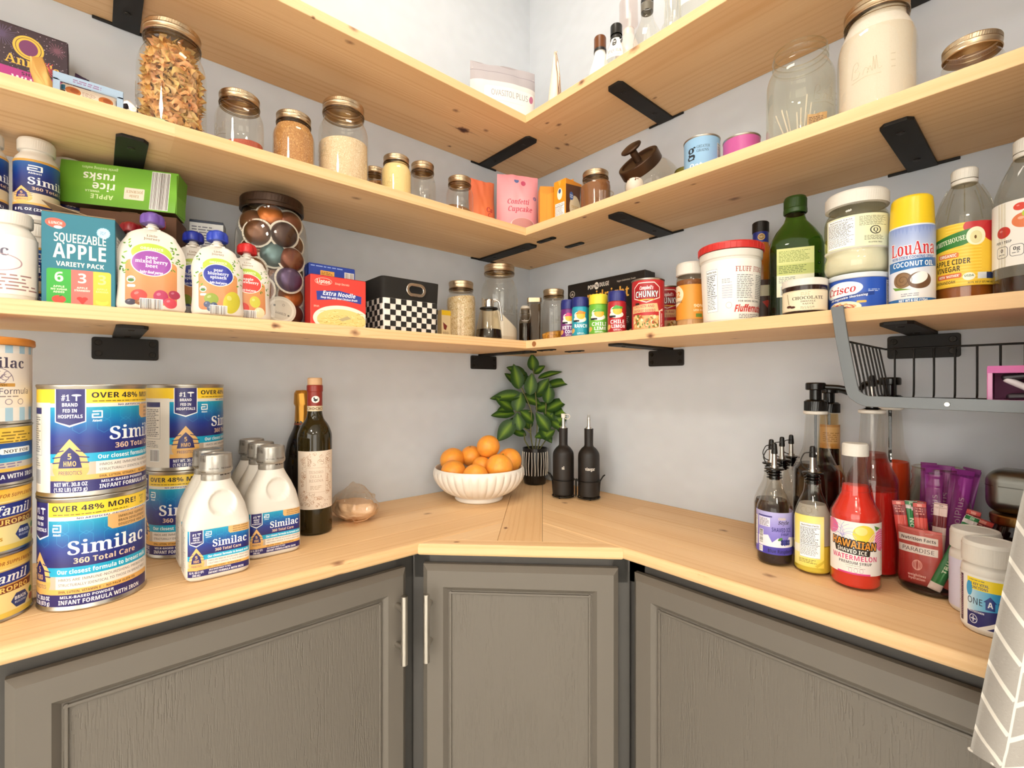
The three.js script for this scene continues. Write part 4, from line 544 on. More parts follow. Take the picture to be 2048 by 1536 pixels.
  const gr = print(1100, 460, (g, w, h) => {
    R(g, GR(g, 0, 0, 0, h, ['#6fa832', '#7fbd3a', '#6aa52c']), 0, 0, w, h); g.save(); g.translate(360, 235); g.rotate(PI); T(g, 'gentle teething wafers', 0, 180, 38, '#e6f0cc', { w: 330, b: 0 }); T(g, 'rusks', 0, 85, 120, '#fbfdf2', { w: 300 }); T(g, 'rice', -50, -20, 120, '#fbfdf2', { w: 220 }); T(g, 'APPLE', -40, -130, 70, '#d8eab0', { w: 210 }); T(g, 'VANILLA', 50, -75, 30, '#e6f0cc', { w: 130 }); g.restore();
    R(g, '#efe3cf', 600, 230, 190, 130, 10); g.save(); g.translate(695, 295); g.rotate(PI); T(g, 'JOURNEY', 0, 26, 40, '#b89a6a', { w: 160, f: 'serif' }); T(g, 'Little', 0, -24, 40, '#b89a6a', { w: 90, f: 'serif' }); g.restore(); BAR(g, 850, 20, 170, h - 40, '#4a3a2c');
  });
  t = thing('rusk_box', 'upside-down green rice rusks box lying on the goods behind', 'box', 0.095, y3 + 0.1592, 0.95, 1.12); part(t, 'carton', box(0.152, 0.066, 0.036, 0, 0.033, 0).rotateX(-0.12).rotateZ(-0.03).translate(0, 0.0035, 0.002), [P(0x6fa832), P(0x86bd44), P(0x7ab83a), P(0x4a3a20), gr, P(0x6fa832)]); part(t, 'end_flap', box(0.0008, 0.06, 0.034, 0.0765, 0.034, 0, 0.0003), P(0x7ab83a));
  t = thing('small_carton', 'small white-topped carton behind the blue-capped pouches', 'box', 0.072, y3, 0.836, PI / 2 - 0.3); part(t, 'carton', box(0.05, 0.178, 0.03, 0, 0.089, 0), [P(0xb8bcc4), P(0xb8bcc4), P(0xd0d0d4), P(0xb8bcc4), print(200, 700, (g, w, h) => { R(g, '#e4e4e4', 0, 0, w, h); R(g, '#20304a', 0, 0, w, 16); FP(g, 14, 40, 150, 30, 18, '#667'); R(g, '#a8bcd8', 10, 400, 180, 200); }), P(0xb8bcc4)]); part(t, 'top_flap', box(0.049, 0.0008, 0.028, 0, 0.1784, 0, 0.0003), P(0x4a4a50));
}
// squeeze pouches with spouts
function squeeze(name, label, x, z, ry, w, h, mat, cap, flap) {
  const t = thing(name, label, 'pouch', x, y3, z, ry, undefined);
  const nx = 26, ny = 34, Pp = [], U = [], I = [];
  const half = (v) => w / 2 * (v < 0.06 ? 0.94 + v : v < 0.62 ? 1 - 0.05 * Math.sin((v - 0.06) / 0.56 * PI) : v < 0.88 ? 1 - 0.28 * Math.pow((v - 0.62) / 0.26, 2) : 0.72 - 0.5 * Math.pow((v - 0.88) / 0.12, 2));
  for (const s of [1, -1]) for (let j = 0; j <= ny; j++) for (let i = 0; i <= nx; i++) { const u = i / nx * 2 - 1, v = j / ny, b = Math.pow(Math.max(0, 1 - Math.pow(Math.abs(u), 2.4)), 0.7) * (v < 0.1 ? 0.7 + 3 * v : Math.pow(Math.max(0, 1 - Math.pow((v - 0.1) / 0.92, 3)), 0.8)); Pp.push(u * half(v), v * h, s * (0.0004 + 0.013 * b) + (vn(u * 3 + x * 90, v * 5 + s) - 0.5) * 0.002 * (1 - Math.abs(u))); U.push(s > 0 ? (1 + u * half(v) / (w / 2)) / 2 : 0.02, s > 0 ? v : 0.5); }
  const k = nx + 1, o = k * (ny + 1); for (let j = 0; j < ny; j++) for (let i = 0; i < nx; i++) { const a = j * k + i, b = a + o; I.push(a, a + 1, a + k, a + 1, a + k + 1, a + k, b, b + k, b + 1, b + 1, b + k, b + k + 1); }
  for (let i = 0; i < nx; i++) I.push(i, o + i, i + 1, i + 1, o + i, o + i + 1);
  const g = new THREE.BufferGeometry(); g.setAttribute('position', new THREE.Float32BufferAttribute(Pp, 3)); g.setAttribute('uv', new THREE.Float32BufferAttribute(U, 2)); g.setIndex(I); g.computeVertexNormals();
  const lean = 0.1; part(t, 'pouch', g.rotateX(-lean).translate(0, 0.001, 0.012), mat);
  const sp = (q) => q.translate(0, h, 0).rotateX(-lean).translate(0, 0.001, 0.012);
  part(t, 'spout', sp(merge(cyl(0.0055, 0.0058, 0.014, 0, 0.004, 0, 24), cyl(0.0075, 0.0075, 0.0016, 0, 0.002, 0, 24), box(0.02, 0.006, 0.005, 0, -0.003, 0))), P(0xe8e0d4));
  const lobes = loft([[0.006, 0.0135, 0.0135], [0.008, 0.0146, 0.0146], [0.0165, 0.0142, 0.0142], [0.0205, 0.0118, 0.0118], [0.0215, 0.006, 0.006]], 2, 60), p = lobes.attributes.position; for (let i = 0; i < p.count; i++) { const f = Math.atan2(p.getX(i), p.getZ(i)), m = 0.84 + 0.16 * Math.abs(Math.cos(2 * f)); p.setX(i, p.getX(i) * m); p.setZ(i, p.getZ(i) * m); } lobes.computeVertexNormals();
  part(t, 'cap', sp(lobes), P(cap, 0.3)); return t;
}
const pouchPrint = (ell, words, fruits, baby) => print(520, 760, (g, w, h) => {
  R(g, '#ddd6cb', 0, 0, w, h); R(g, GR(g, 0, h * 0.4, 0, h, ['#d89a5e', '#cf8a58', '#c87a52']), 70, h * 0.42, w - 140, h * 0.52, 40); for (let i = 0; i < 40; i++) E(g, ['#5f8f2e', '#86b03e', '#3f6f24'][i % 3], i % 2 ? rr(20, 130) : rr(w - 130, w - 20), rr(110, h * 0.6), rr(6, 18), rr(4, 8), rnd() * 3);
  E(g, '#b4c94a', w / 2, 250, 150, 95); T(g, 'Little', w / 2, 78, 30, '#7a5a3a', { f: 'serif' }); T(g, 'Journey', w / 2, 108, 30, '#7a5a3a', { f: 'serif' }); T(g, 'ORGANICS', w / 2, 205, 34, '#f3f4dc', { w: 170 });
  E(g, '#f4eee8', w / 2, 340, 152, 122); E(g, ell, w / 2, 340, 144, 114); words.forEach((s, i) => T(g, s, w / 2, 285 + i * 40, 44, '#fff', { f: 'serif', w: Math.min(240, s.length * 23) })); T(g, 'baby food puree', w / 2, 425, 34, '#fff', { it: 1, f: 'serif', w: 170 }); T(g, baby, w - 110, 190, 44, '#4a6a2a'); E(g, '#f4f0e4', 112, 500, 32); E(g, '#4a7a34', 112, 508, 24, 14); T(g, 'USDA', 112, 490, 18, '#4a3a2a'); R(g, '#f2ead8', 84, 545, 60, 26, 12);
  for (const [x, y, a, b, c, r] of fruits) { E(g, c, x, y, a, b, r || 0); E(g, 'rgba(255,255,255,0.28)', x - a * 0.3, y - b * 0.35, a * 0.3, b * 0.22, -0.5); } BAR(g, w / 2 - 80, h - 92, 160, 84, '#3a2c24');
}, 0.3);
{
  const berry = pouchPrint('#9a4aa4', ['pear', 'mixed berry', 'beet'], [[170, 640, 60, 52, '#c23a34'], [330, 640, 56, 60, '#b0305a'], [400, 690, 50, 46, '#d04a5a'], [110, 700, 40, 26, '#3a3448'], [190, 700, 50, 26, '#8a5a34'], [430, 610, 44, 40, '#a83a54']], '3');
  const blue = pouchPrint('#2f3a9c', ['pear', 'blueberry', 'spinach'], [[390, 620, 84, 120, '#c8bc3c', 0.3], [190, 600, 70, 60, '#8a9a34'], [150, 660, 34, 32, '#4a5474'], [215, 670, 36, 34, '#3f4a6c'], [180, 700, 34, 30, '#56607c']], '2');
  const red = pouchPrint('#d8443c', ['apple', 'strawberry'], [[200, 640, 64, 60, '#cc3a30'], [330, 560, 60, 70, '#c8c04a'], [380, 680, 60, 60, '#e8d8b0']], '2');
  squeeze('puree_pouch', 'purple-capped pear mixed berry puree pouch on the lowest shelf', 0.195, 0.922, PI / 2 - 0.12, 0.079, 0.119, berry, 0x6a4c9c);
  squeeze('puree_pouch', 'blue-capped pear blueberry spinach puree pouch, front one', 0.2, 0.843, PI / 2 - 0.1, 0.068, 0.109, blue, 0x2c44b0);
  squeeze('puree_pouch', 'red-capped strawberry puree pouch in front of the capsule jar', 0.186, 0.80, PI / 2 - 0.1, 0.066, 0.101, red, 0xc8282a);
  squeeze('puree_pouch', 'dark blue-capped puree pouch tucked behind the blueberry one', 0.155, 0.868, PI / 2 - 0.2, 0.062, 0.114, blue, 0x1c2f9a);
  squeeze('puree_pouch', 'puree pouch whose dark red cap shows beside the teal carton', 0.140, 0.943, PI / 2 - 0.2, 0.064, 0.115, red, 0x8e1c26);
  squeeze('puree_pouch', 'puree pouch with a bright red cap behind the purple cap', 0.160, 0.918, PI / 2 - 0.2, 0.066, 0.126, red, 0xc83040);
}
// ---------- jar of coffee capsules ----------
{
  const x = 0.13, z = 0.748, r = 0.0585, t = thing('capsule_jar', 'big glass jar of coffee capsules with a dark brown lid', 'jar', x, y3, z, face(x, z));
  part(t, 'glass', lat([[0, 0.002], [r * 0.9, 0.001], [r, 0.01], ...sm([[r, 0.012], [r, 0.08], [r * 0.99, 0.15], [r * 0.92, 0.178], [r * 0.82, 0.19], [r * 0.8, 0.196]], 24), [r * 0.8, 0.215]]), glass);
  part(t, 'lid', merge(lat([[r * 0.81, 0.2], [r * 0.875, 0.2], [r * 0.875, 0.206], [r * 0.855, 0.207]]), knurl(r * 0.855, 0.207, 0.219, 60), lat([[r * 0.855, 0.219], [r * 0.84, 0.2215], [r * 0.8, 0.2215], [r * 0.78, 0.2195], [0, 0.2195]])), std(0x3a281c, 0.35, { metalness: 0.6 }));
  const rim = std(0xe4dcd0, 0.4), foil = print(256, 256, (g, w, h) => { R(g, '#d9d2c6', 0, 0, w, h); E(g, '#e8e2d8', 128, 128, 118); E(g, '#d4ccc0', 128, 128, 100); FP(g, 90, 80, 30, 9, 11, '#6a6258', 0.4, 0.2); R(g, '#4a4640', 160, 60, 18, 18); R(g, '#4a4640', 70, 190, 16, 16); E(g, '#8a8278', 180, 150, 12); E(g, '#d4ccc0', 180, 150, 8); }, 0.4);
  const dome = lat(sm([[0.0215, 0], [0.0208, 0.004], [0.018, 0.0095], [0.0125, 0.0135], [0.006, 0.0152], [0, 0.0156]], 26), 40), rimG = merge(lat([[0.0214, -0.0006], [0.0244, -0.0006], [0.0247, 0], [0.0244, 0.0006], [0.0214, 0.0006]], 40), [...Array(28).keys()].map((i) => box(0.0008, 0.0014, 0.003, 0, 0.0008, 0.0230, 0.0003, 1).rotateY(i * PI / 14))), face1 = new THREE.CircleGeometry(0.0225, 40).rotateX(PI / 2).translate(0, -0.0009, 0);
  const met = (c) => std(c, 0.3, { metalness: 0.45 }), kinds = { brown: met(0x6b442e), dark: met(0x452a1e), orange: met(0xb8662a), gold: met(0x96683a), purple: met(0x5a4668), teal: met(0x5a7478), copper: met(0x74402c), green: met(0x44422e) };
  const view = (CX - x) / Math.hypot(CX - x, CZ - z), vz = (CZ - z) / Math.hypot(CX - x, CZ - z); let n = 0;
  // across (towards the right), height, outward share, kind, flip, tilt
  const caps = [[-0.030, 0.172, 0.5, 'brown', 0], [-0.003, 0.184, 0.55, 'orange', 0], [0.026, 0.178, 0.4, 'copper', 0], [-0.022, 0.150, 1, 'brown', 0], [0.018, 0.152, 1, 'dark', 0], [0.042, 0.142, 0.3, 'brown', 0], [-0.040, 0.125, 0.5, 'copper', 0], [0.002, 0.118, 0.72, 'teal', 0], [0.030, 0.112, 0.9, 'copper', 0], [-0.03, 0.088, 0.9, 'gold', 0], [0.026, 0.076, 1, 'purple', 0], [0.047, 0.093, 0.3, 'green', 0], [-0.018, 0.055, 1, 'gold', 0], [0.047, 0.05, 0.55, 'orange', 0], [-0.034, 0.022, 0.8, 'orange', 0], [0.013, 0.022, 1, 'orange', 1], [0.046, 0.018, 0.4, 'copper', 0], [-0.004, 0.09, 0.25, 'brown', 0], [0.004, 0.036, 0.2, 'brown', 1]];
  const word = { brown: 'brown', dark: 'dark brown', orange: 'orange', gold: 'gold', purple: 'purple', teal: 'teal', copper: 'copper red', green: 'olive green' }, cnt = {}; caps.forEach((c) => { cnt[c[3] + c[4]] = (cnt[c[3] + c[4]] || 0) + 1; });
  const spot = ['at the upper left', 'at the very top, below the lid,', 'at the upper right', 'in the second row on the left', 'in the second row, middle right,', 'at the right edge of the second row', 'at the left edge, third row,', 'in the middle of the third row', 'right of centre in the third row', 'at the left of the fourth row', 'right of centre in the fourth row', 'at the right edge, fourth row,', 'left of centre in the lower half', 'at the lower right edge', 'at the bottom left', '', 'at the bottom right edge', 'deep in the middle', 'turned away, deep in the lower part,'];
  caps.forEach(([a, h, o, k, flip], ci) => {
    const many = cnt[k + flip] > 1, c = thing('coffee_capsule', flip && k === 'orange' ? 'coffee capsule showing its silver printed foil at the jar bottom' : `${word[k]} coffee capsule ${spot[ci]} of the dark-lidded jar`, 'capsule', 0, 0, 0, 0, many ? `${word[k]} coffee capsules in the jar` : undefined);
    const lim = 0.029, d = Math.sqrt(Math.max(0, 0.05 * 0.05 - a * a)) * 0.72 * o; const A = Math.max(-lim, Math.min(lim, a));
    c.position.set(x + view * d + vz * A, y3 + 0.004 + h, z + vz * d - view * A);
    const dir = V3(view + vz * A * 14, rr(-0.15, 0.3), vz - view * A * 14).normalize().multiplyScalar(flip ? -1 : 1); c.quaternion.setFromUnitVectors(V3(0, 1, 0), dir);
    part(c, 'dome', dome, kinds[k]); part(c, 'rim', rimG, rim); part(c, 'foil_lid', face1, foil);
  });
}
// ---------- soup carton, blue carton, basket ----------
{
  const soup = print(720, 620, (g, w, h) => {
    R(g, '#df3f36', 0, 0, w, h); g.strokeStyle = '#f8dcc8'; g.lineWidth = 4; g.beginPath(); g.ellipse(160, 70, 105, 42, -0.04, 0, 7); g.stroke(); T(g, 'Lipton', 160, 70, 62, '#fdeee0', { w: 175 }); T(g, 'Soup Secrets', 400, 76, 34, '#fbd8c0', { it: 1, b: 0, w: 190 });
    PG(g, '#2e3f94', [[70, 195], [360, 160], [660, 205], [655, 300], [360, 268], [80, 305]]); T(g, 'Extra Noodle', 365, 208, 74, '#fff', { it: 1, w: 430 }); T(g, 'Soup Mix with Real Chicken Broth', 365, 262, 34, '#fff', { it: 1, w: 480 });
    E(g, '#efe6d6', 400, 520, 370, 175); E(g, '#e8cf84', 400, 530, 320, 140); for (let i = 0; i < 90; i++) { g.strokeStyle = ['#f3e2a8', '#d8b860', '#e8d08a', '#b89a48'][i % 4]; g.lineWidth = 5; const X = rr(120, 680), Y = rr(420, 610); g.beginPath(); g.moveTo(X, Y); g.quadraticCurveTo(X + rr(-40, 40), Y + rr(-24, 24), X + rr(-70, 70), Y + rr(-20, 20)); g.stroke(); } PG(g, '#b8a87c', [[350, 520], [470, 470], [520, 500], [400, 540]]); FP(g, 40, 370, 70, 2, 14, '#fbd8c0'); T(g, 'NET WT 4.9 OZ', 600, 605, 22, '#8a6a2a', { w: 120 });
  });
  carton('soup_carton', 'red noodle soup mix carton beside the capsule jar', 'box', 0.184, y3, 0.6555, PI / 2, 0.1, 0.089, 0.03, soup, P(0xa8221e));
  carton('noodle_carton', 'blue carton with a barcode standing behind the red soup carton', 'box', 0.145, y3, 0.652, PI / 2, 0.086, 0.118, 0.026, print(500, 680, (g, w, h) => { R(g, '#24409c', 0, 0, w, h); R(g, '#e8a84a', 120, 60, 150, 100); FP(g, 130, 75, 120, 5, 16, '#7a4a1a'); FP(g, 20, 14, 400, 1, 26, '#9ab0e0'); BAR(g, 385, 50, 100, 500, '#6a5a4a'); }), P(0x24409c));
  // woven basket
  const t = thing('storage_basket', 'black and white checked woven basket with a chrome-rimmed handle hole', 'basket', 0.147, y3, 0.508, PI / 2), W = 0.064, D = 0.05, H = 0.107, f = (y) => 0.93 + 0.07 * y / H;
  const prism = (y0, y1, n = 9, o = 0) => loft([...Array(4).keys()].map((i) => { const y = y0 + (y1 - y0) * i / 3; return [y, W * f(y) + o, D * f(y) + o]; }), 14, 96, 0, 2 * PI, 0, false);
  part(t, 'weave_ground', prism(0.0005, 0.066), std(0xeee8de, 0.7)); part(t, 'base', box(W * 1.84, 0.002, D * 1.84, 0, 0.001, 0), black);
  const sq = []; const cols = 10, rowsN = 6, chh = 0.0108;
  for (const [ax, len, off] of [[0, W, D], [1, D, W], [2, W, D], [3, D, W]]) { const m = ax % 2 ? 8 : cols; for (let j = 0; j < rowsN; j++) for (let i = 0; i < m; i++) { if ((i + j) % 2) continue; const cw = 2 * len * 0.95 / m, y = 0.001 + (j + 0.5) * chh, g = box(cw * 0.98, chh * 0.98, 0.0016, (-len * 0.95 + (i + 0.5) * cw) * f(y), y, off * f(y) + 0.0002, 0.0006, 1); sq.push(g.rotateY(ax * PI / 2)); } }
  const wv = part(t, 'black_weave', merge(sq), std(0x1a1613, 0.7)); wv.userData.kind = 'stuff';
  part(t, 'fabric_band', prism(0.066, H, 9, 0.0008), std(0x17130f, 0.85)); part(t, 'lining', loft([[0.004, W * 0.9, D * 0.88], [H - 0.001, W * 0.985, D * 0.97]], 14, 64, 0, 2 * PI, 0, false), std(0x2a2521, 0.9));
  const ov = (a, b) => { const s = new THREE.Shape(); s.absellipse(0, 0, a, b, 0, 2 * PI); return s; }, stad = (a, b) => { const s = new THREE.Shape(); s.moveTo(-a + b, -b); s.lineTo(a - b, -b); s.absarc(a - b, 0, b, -PI / 2, PI / 2); s.lineTo(-a + b, b); s.absarc(-a + b, 0, b, PI / 2, 1.5 * PI); return s; };
  const ring = stad(0.021, 0.0125); ring.holes.push(new THREE.Path(stad(0.0165, 0.008).getPoints(24))); part(t, 'handle_ring', new THREE.ExtrudeGeometry(ring, { depth: 0.0012, bevelEnabled: true, bevelThickness: 0.0014, bevelSize: 0.001, bevelSegments: 3, curveSegments: 24 }).translate(0.008, 0.087, D * f(0.087) + 0.0015), std(0xd8cfc4, 0.2, { metalness: 1 }));
  part(t, 'handle_hole', new THREE.ExtrudeGeometry(stad(0.0168, 0.0084), { depth: 0.0006, bevelEnabled: false, curveSegments: 24 }).translate(0.008, 0.087, D * f(0.087) + 0.0012), std(0x0b0908, 0.9));
  carton('yellow_packet', 'small packet with a yellow top between the checked basket and the oats jar', 'packet', 0.125, y3, 0.383, PI / 2, 0.03, 0.066, 0.018, print(160, 340, (g, w, h) => { R(g, '#e8d2a4', 0, 0, w, h); R(g, '#f0c51e', 0, 0, w, 56); PG(g, '#7a2a24', [[20, 140], [80, 180], [60, 230], [30, 220]]); FP(g, 20, 250, 110, 4, 12, '#8a6a4a'); R(g, '#3a2a1a', 0, 310, w, 30); }), P(0xe0c890));
  jar('gold-lidded jar full of rolled oats on the lowest shelf', 0.13, y3, 0.342, 0.0342, 0.136, { phi: 0.6 });
  fill('rolled_oats', 'rolled oats filling the jar beside the checked basket', 0.13, y3, 0.342, 0.0342, 0.136, 0.098, oatMat, { tilt: 0.1 });
  const sy = thing('syrup_dispenser', 'conical glass syrup dispenser with chrome top and dark syrup', 'dispenser', 0.185, y3, 0.303, face(0.185, 0.303)); part(sy, 'glass', lat([[0, 0.001], [0.029, 0.001], [0.031, 0.004], [0.0295, 0.02], [0.022, 0.06], [0.0185, 0.07], [0.0185, 0.074]]), tint(0xefe6d2)); part(sy, 'syrup', lat([[0, 0.003], [0.0285, 0.003], [0.0295, 0.006], [0.0275, 0.024], [0, 0.0245]]), std(0x1c0f0a, 0.15));
  part(sy, 'collar', lat([[0.0195, 0.07], [0.021, 0.071], [0.021, 0.074], [0.012, 0.076]]), black); part(sy, 'spout_top', lat([[0.0115, 0.074], [0.0115, 0.09], [0.0105, 0.093], [0, 0.094]]), std(0xdad4cc, 0.15, { metalness: 1 })); part(sy, 'thumb_lever', merge(tube([[0.008, 0.09, -0.004], [0.018, 0.092, -0.006], [0.024, 0.088, -0.006], [0.027, 0.07, -0.005], [0.030, 0.045, -0.004]], 0.0024, 24), box(0.008, 0.003, 0.008, 0.0135, 0.094, -0.005, 0.001)), std(0xcfc8c0, 0.25, { metalness: 1 }));
  jar('tall wide gold-lidded jar one side coated with flour, by the corner of the lowest shelf', 0.125, y3, 0.222, 0.046, 0.194, { phi: 0.5 });
  fill('rice_flour', 'white flour sloping in the tall corner jar', 0.125, y3, 0.222, 0.046, 0.194, 0.075, flour, { tilt: -0.9, heap: 0.0 });
  const cl = thing('swing_top_bottle', 'little brown bottle with a wire swing top in the shelf corner', 'bottle', 0.158, y3, 0.164, face(0.158, 0.164)); part(cl, 'glass', lat([[0, 0], [0.015, 0], [0.016, 0.003], [0.016, 0.055], [0.012, 0.068], [0.0105, 0.072], [0.0105, 0.084], [0.012, 0.086], [0.012, 0.09]]), tint(0xb8a48a)); part(cl, 'vanilla', lat([[0, 0.002], [0.0142, 0.002], [0.0148, 0.005], [0.0148, 0.052], [0, 0.053]]), std(0x20130d, 0.2)); part(cl, 'wire_clasp', merge(tube([[-0.012, 0.088, 0], [-0.0135, 0.07, 0.004], [-0.008, 0.058, 0.0165], [0.008, 0.058, 0.0165], [0.0135, 0.07, 0.004], [0.012, 0.088, 0]], 0.0009, 40, 6), tube([[-0.012, 0.078, 0.0], [0, 0.078, 0.0125], [0.012, 0.078, 0]], 0.0009, 20, 6)), steel); part(cl, 'stopper', lat([[0.011, 0.089], [0.012, 0.092], [0.009, 0.097], [0, 0.098]]), P(0xd8cfc0));
  const ts = thing('spice_tube', 'tall square glass tube of dark spice deep in the shelf corner', 'jar', 0.125, y3, 0.1, face(0.125, 0.1)); part(ts, 'glass', loft([[0.001, 0.0185, 0.0185], [0.118, 0.0185, 0.0185]], 6, 48, 0, 2 * PI, 0, false), glass); part(ts, 'spice', loft([[0.002, 0.0172, 0.0172], [0.112, 0.0172, 0.0172]], 6, 48), spice); part(ts, 'lid', loft([[0.116, 0.0195, 0.0195], [0.127, 0.0195, 0.0195]], 6, 48), gold); part(ts, 'edge_bead', merge([-1, 1].map((q) => cyl(0.0015, 0.0015, 0.116, q * 0.017, 0.059, 0.017, 8))), glass);
}
// ---------- lowest shelf, right ----------
{
  jar('short gold-lidded jar with a layer of popcorn kernels, right of the spice tube', 0.244, y3, 0.15, 0.03, 0.126, { phi: 0.2 });
  fill('popcorn_kernels', 'golden popcorn kernels in the bottom of the short jar', 0.244, y3, 0.15, 0.03, 0.126, 0.022, kernel, { tilt: 0.1 });
  const bb = print(1024, 680, (g, w, h) => {
    R(g, '#1b1613', 0, 0, w, h); E(g, '#cfc4b8', 70, 110, 38); E(g, '#3a302a', 70, 110, 30); PG(g, '#cfc4b8', [[50, 122], [70, 96], [90, 122]]); T(g, 'POP', 340, 70, 62, '#f4ece0', { w: 90 }); E(g, '#f4ece0', 418, 64, 30, 40); T(g, 'N', 418, 64, 50, '#1b1613'); T(g, 'DULGE', 520, 60, 62, '#f4ece0', { w: 130 });
    T(g, 'Vegan Gelatinless Treats', 800, 60, 24, '#e8dccc', { b: 0, w: 230 }); T(g, 'midnight', 560, 178, 150, '#f0b24a', { w: 560 }); T(g, 'snack', 420, 330, 130, '#e8dccc', { w: 380 }); E(g, '#3a302a', 790, 430, 70, 110); T(g, '3', 790, 390, 70, '#f4ece0'); FP(g, 745, 440, 90, 4, 18, '#cfc4b8'); R(g, '#d8b888', 745, 570, 70, 80, 20); R(g, '#d8b888', 835, 570, 70, 80, 20); E(g, '#2a201a', 780, 610, 20, 26); E(g, '#2a201a', 870, 610, 20, 26);
  });
  carton('popcorn_carton', 'black carton with orange lettering against the wall, behind the seasoning shakers', 'box', 0.332, y3, 0.05, 0, 0.229, 0.152, 0.04, bb, P(0x241c17));
  const shaker = (label, x, z, c, capC, word, w2, r = 0.0182) => {
    const t = thing('seasoning_shaker', label, 'shaker', x, y3, z, face(x, z)), h = 0.086;
    part(t, 'bottle', lat([[0, 0], [r * 0.92, 0], [r, 0.003], [r, h * 0.70], [r * 0.97, h * 0.74], [r * 0.9, h * 0.78]]), P(c, 0.3));
    part(t, 'label', band(r + 0.0003, 0.004, h * 0.70, 0, 5.4), print(420, 300, (g, w, H) => { R(g, '#' + c.toString(16).padStart(6, '0'), 0, 0, w, H); E(g, '#f8f2e2', 205, 120, 62, 36); E(g, '#f8f2e2', 185, 75, 34, 40); E(g, '#f4b83a', 215, 78, 40, 44); PG(g, ['#d8347a', '#f08a2a', '#5aa83a', '#4aa03a'][w2], [[160, 62], [200, 20], [262, 40], [255, 60]]); R(g, '#20242c', 140, 128, 60, 22, 4); T(g, word[0], 215, 195, 56, '#fff', { w: word[0].length * 22 + 20 }); if (word[1]) T(g, word[1], 225, 245, 50, '#fff', { w: word[1].length * 22 + 20 }); FP(g, 180, 275, 80, 2, 10, '#fff'); E(g, '#e8b060', 130, 250, 24, 30, 0.5); BAR(g, 20, 100, 40, 130, '#222', false); }, 0.3));
    part(t, 'cap', merge(knurl(r * 0.98, h * 0.76, h * 0.93, 40), lat([[r * 0.9, h * 0.76], [r * 0.98, h * 0.76]]), lat([[r * 0.98, h * 0.93], [r * 0.94, h], [r * 0.8, h], [0, h * 0.99]])), P(capC, 0.35)); return t;
  };
  shaker('purple kettle corn seasoning shaker with a dark blue cap', 0.326, 0.187, 0x6e2a72, 0x232a74, ['KETTLE', 'CORN'], 0, 0.0176);
  shaker('turquoise ranch seasoning shaker with a dark blue cap', 0.3635, 0.191, 0x2a9cb4, 0x232a74, ['RANCH'], 1, 0.0183);
  shaker('green seasoning shaker with a yellow cap', 0.409, 0.186, 0x6cb23a, 0xe9d83c, ['CHILI', 'LIME'], 2, 0.0200);
  shaker('red chile lime seasoning shaker with a dark blue cap', 0.4575, 0.188, 0xb2262e, 0x232a74, ['CHILE', 'LIMON'], 3, 0.0185);
  const sp = print(1400, 520, (g, w, h) => {
    R(g, '#bf2a2e', 0, 0, w, h); for (const X of [700]) { R(g, '#b8262a', X - 240, 0, 480, h); g.strokeStyle = '#f4e4d8'; g.lineWidth = 10; g.beginPath(); [[-190, 80], [-110, 30], [110, 30], [190, 80], [190, 190], [0, 240], [-190, 190]].forEach(([a, b], i) => i ? g.lineTo(X + a, b) : g.moveTo(X + a, b)); g.closePath(); g.fillStyle = '#a81e24'; g.fill(); g.stroke(); T(g, "Campbell's", X, 85, 52, '#fff', { f: 'serif', it: 1, w: 190 }); T(g, 'CHUNKY', X, 152, 92, '#fff', { w: 330, st: '#1c1412', sw: 10 }); R(g, '#e8b83a', X - 110, 206, 220, 12); PG(g, '#e4bc88', [[X - 230, 270], [X + 150, 250], [X + 180, 340], [X - 230, 350]]); T(g, 'CHICKEN AND', X - 40, 282, 40, '#b8504a', { w: 300 }); T(g, 'SAUSAGE GUMBO', X - 40, 326, 40, '#b8504a', { w: 330 }); R(g, '#3a2014', X - 170, 240, 70, 24, 10); }
    R(g, '#d9a46a', 480, 380, 420, 140); for (let i = 0; i < 90; i++) E(g, ['#c8823c', '#e8c88a', '#a8542a', '#6a7a34', '#e0a868', '#f0dcb0'][i % 6], 490 + rnd() * 400, 385 + rnd() * 130, rr(10, 30), rr(8, 20), rnd() * 3); PG(g, '#f0e0d0', [[880, 330], [960, 300], [950, 520], [880, 520]]); NF(g, 1080, 60, 220, 400); FP(g, 80, 60, 300, 22, 18, '#f0c8b8'); R(g, '#bf2a2e', 905, 330, 60, 190); T(g, '18g PROTEIN', 935, 430, 30, '#fff', { rot: -PI / 2, w: 150 });
  }, 0.35);
  for (const [x, z, h, l, off] of [[0.523, 0.178, 0.099, 'red chunky soup can in front on the lowest shelf', -0.1], [0.504, 0.085, 0.1, 'second red soup can half hidden behind the first', 0.15]]) { const t = thing('soup_can', l, 'can', x, y3, z, face(x, z, off)); tinCan(t, 0.031, h, sp); }
  // jars, tubs and bottles
  let t = thing('peanut_powder_jar', 'jar of peanut powder with orange label and white lid', 'jar', 0.597, y3, 0.15, face(0.597, 0.15)); const r = 0.0265;
  part(t, 'jar', lat([[0, 0], [r * 0.93, 0], [r, 0.004], [r, 0.086], [r * 0.97, 0.094], [r * 0.9, 0.1]]), tint(0xe8d8be, { roughness: 0.1 })); part(t, 'powder', lat([[0, 0.001], [r * 0.9, 0.001], [r * 0.96, 0.005], [r * 0.96, 0.074], [r * 0.6, 0.082], [0, 0.078]]), grain(['#d8b58a', '#e6cba4', '#caa274'], 900)); part(t, 'brown_crust', lat([[r * 0.965, 0.079], [r * 0.96, 0.09], [r * 0.5, 0.088], [0, 0.086]]), brownPow);
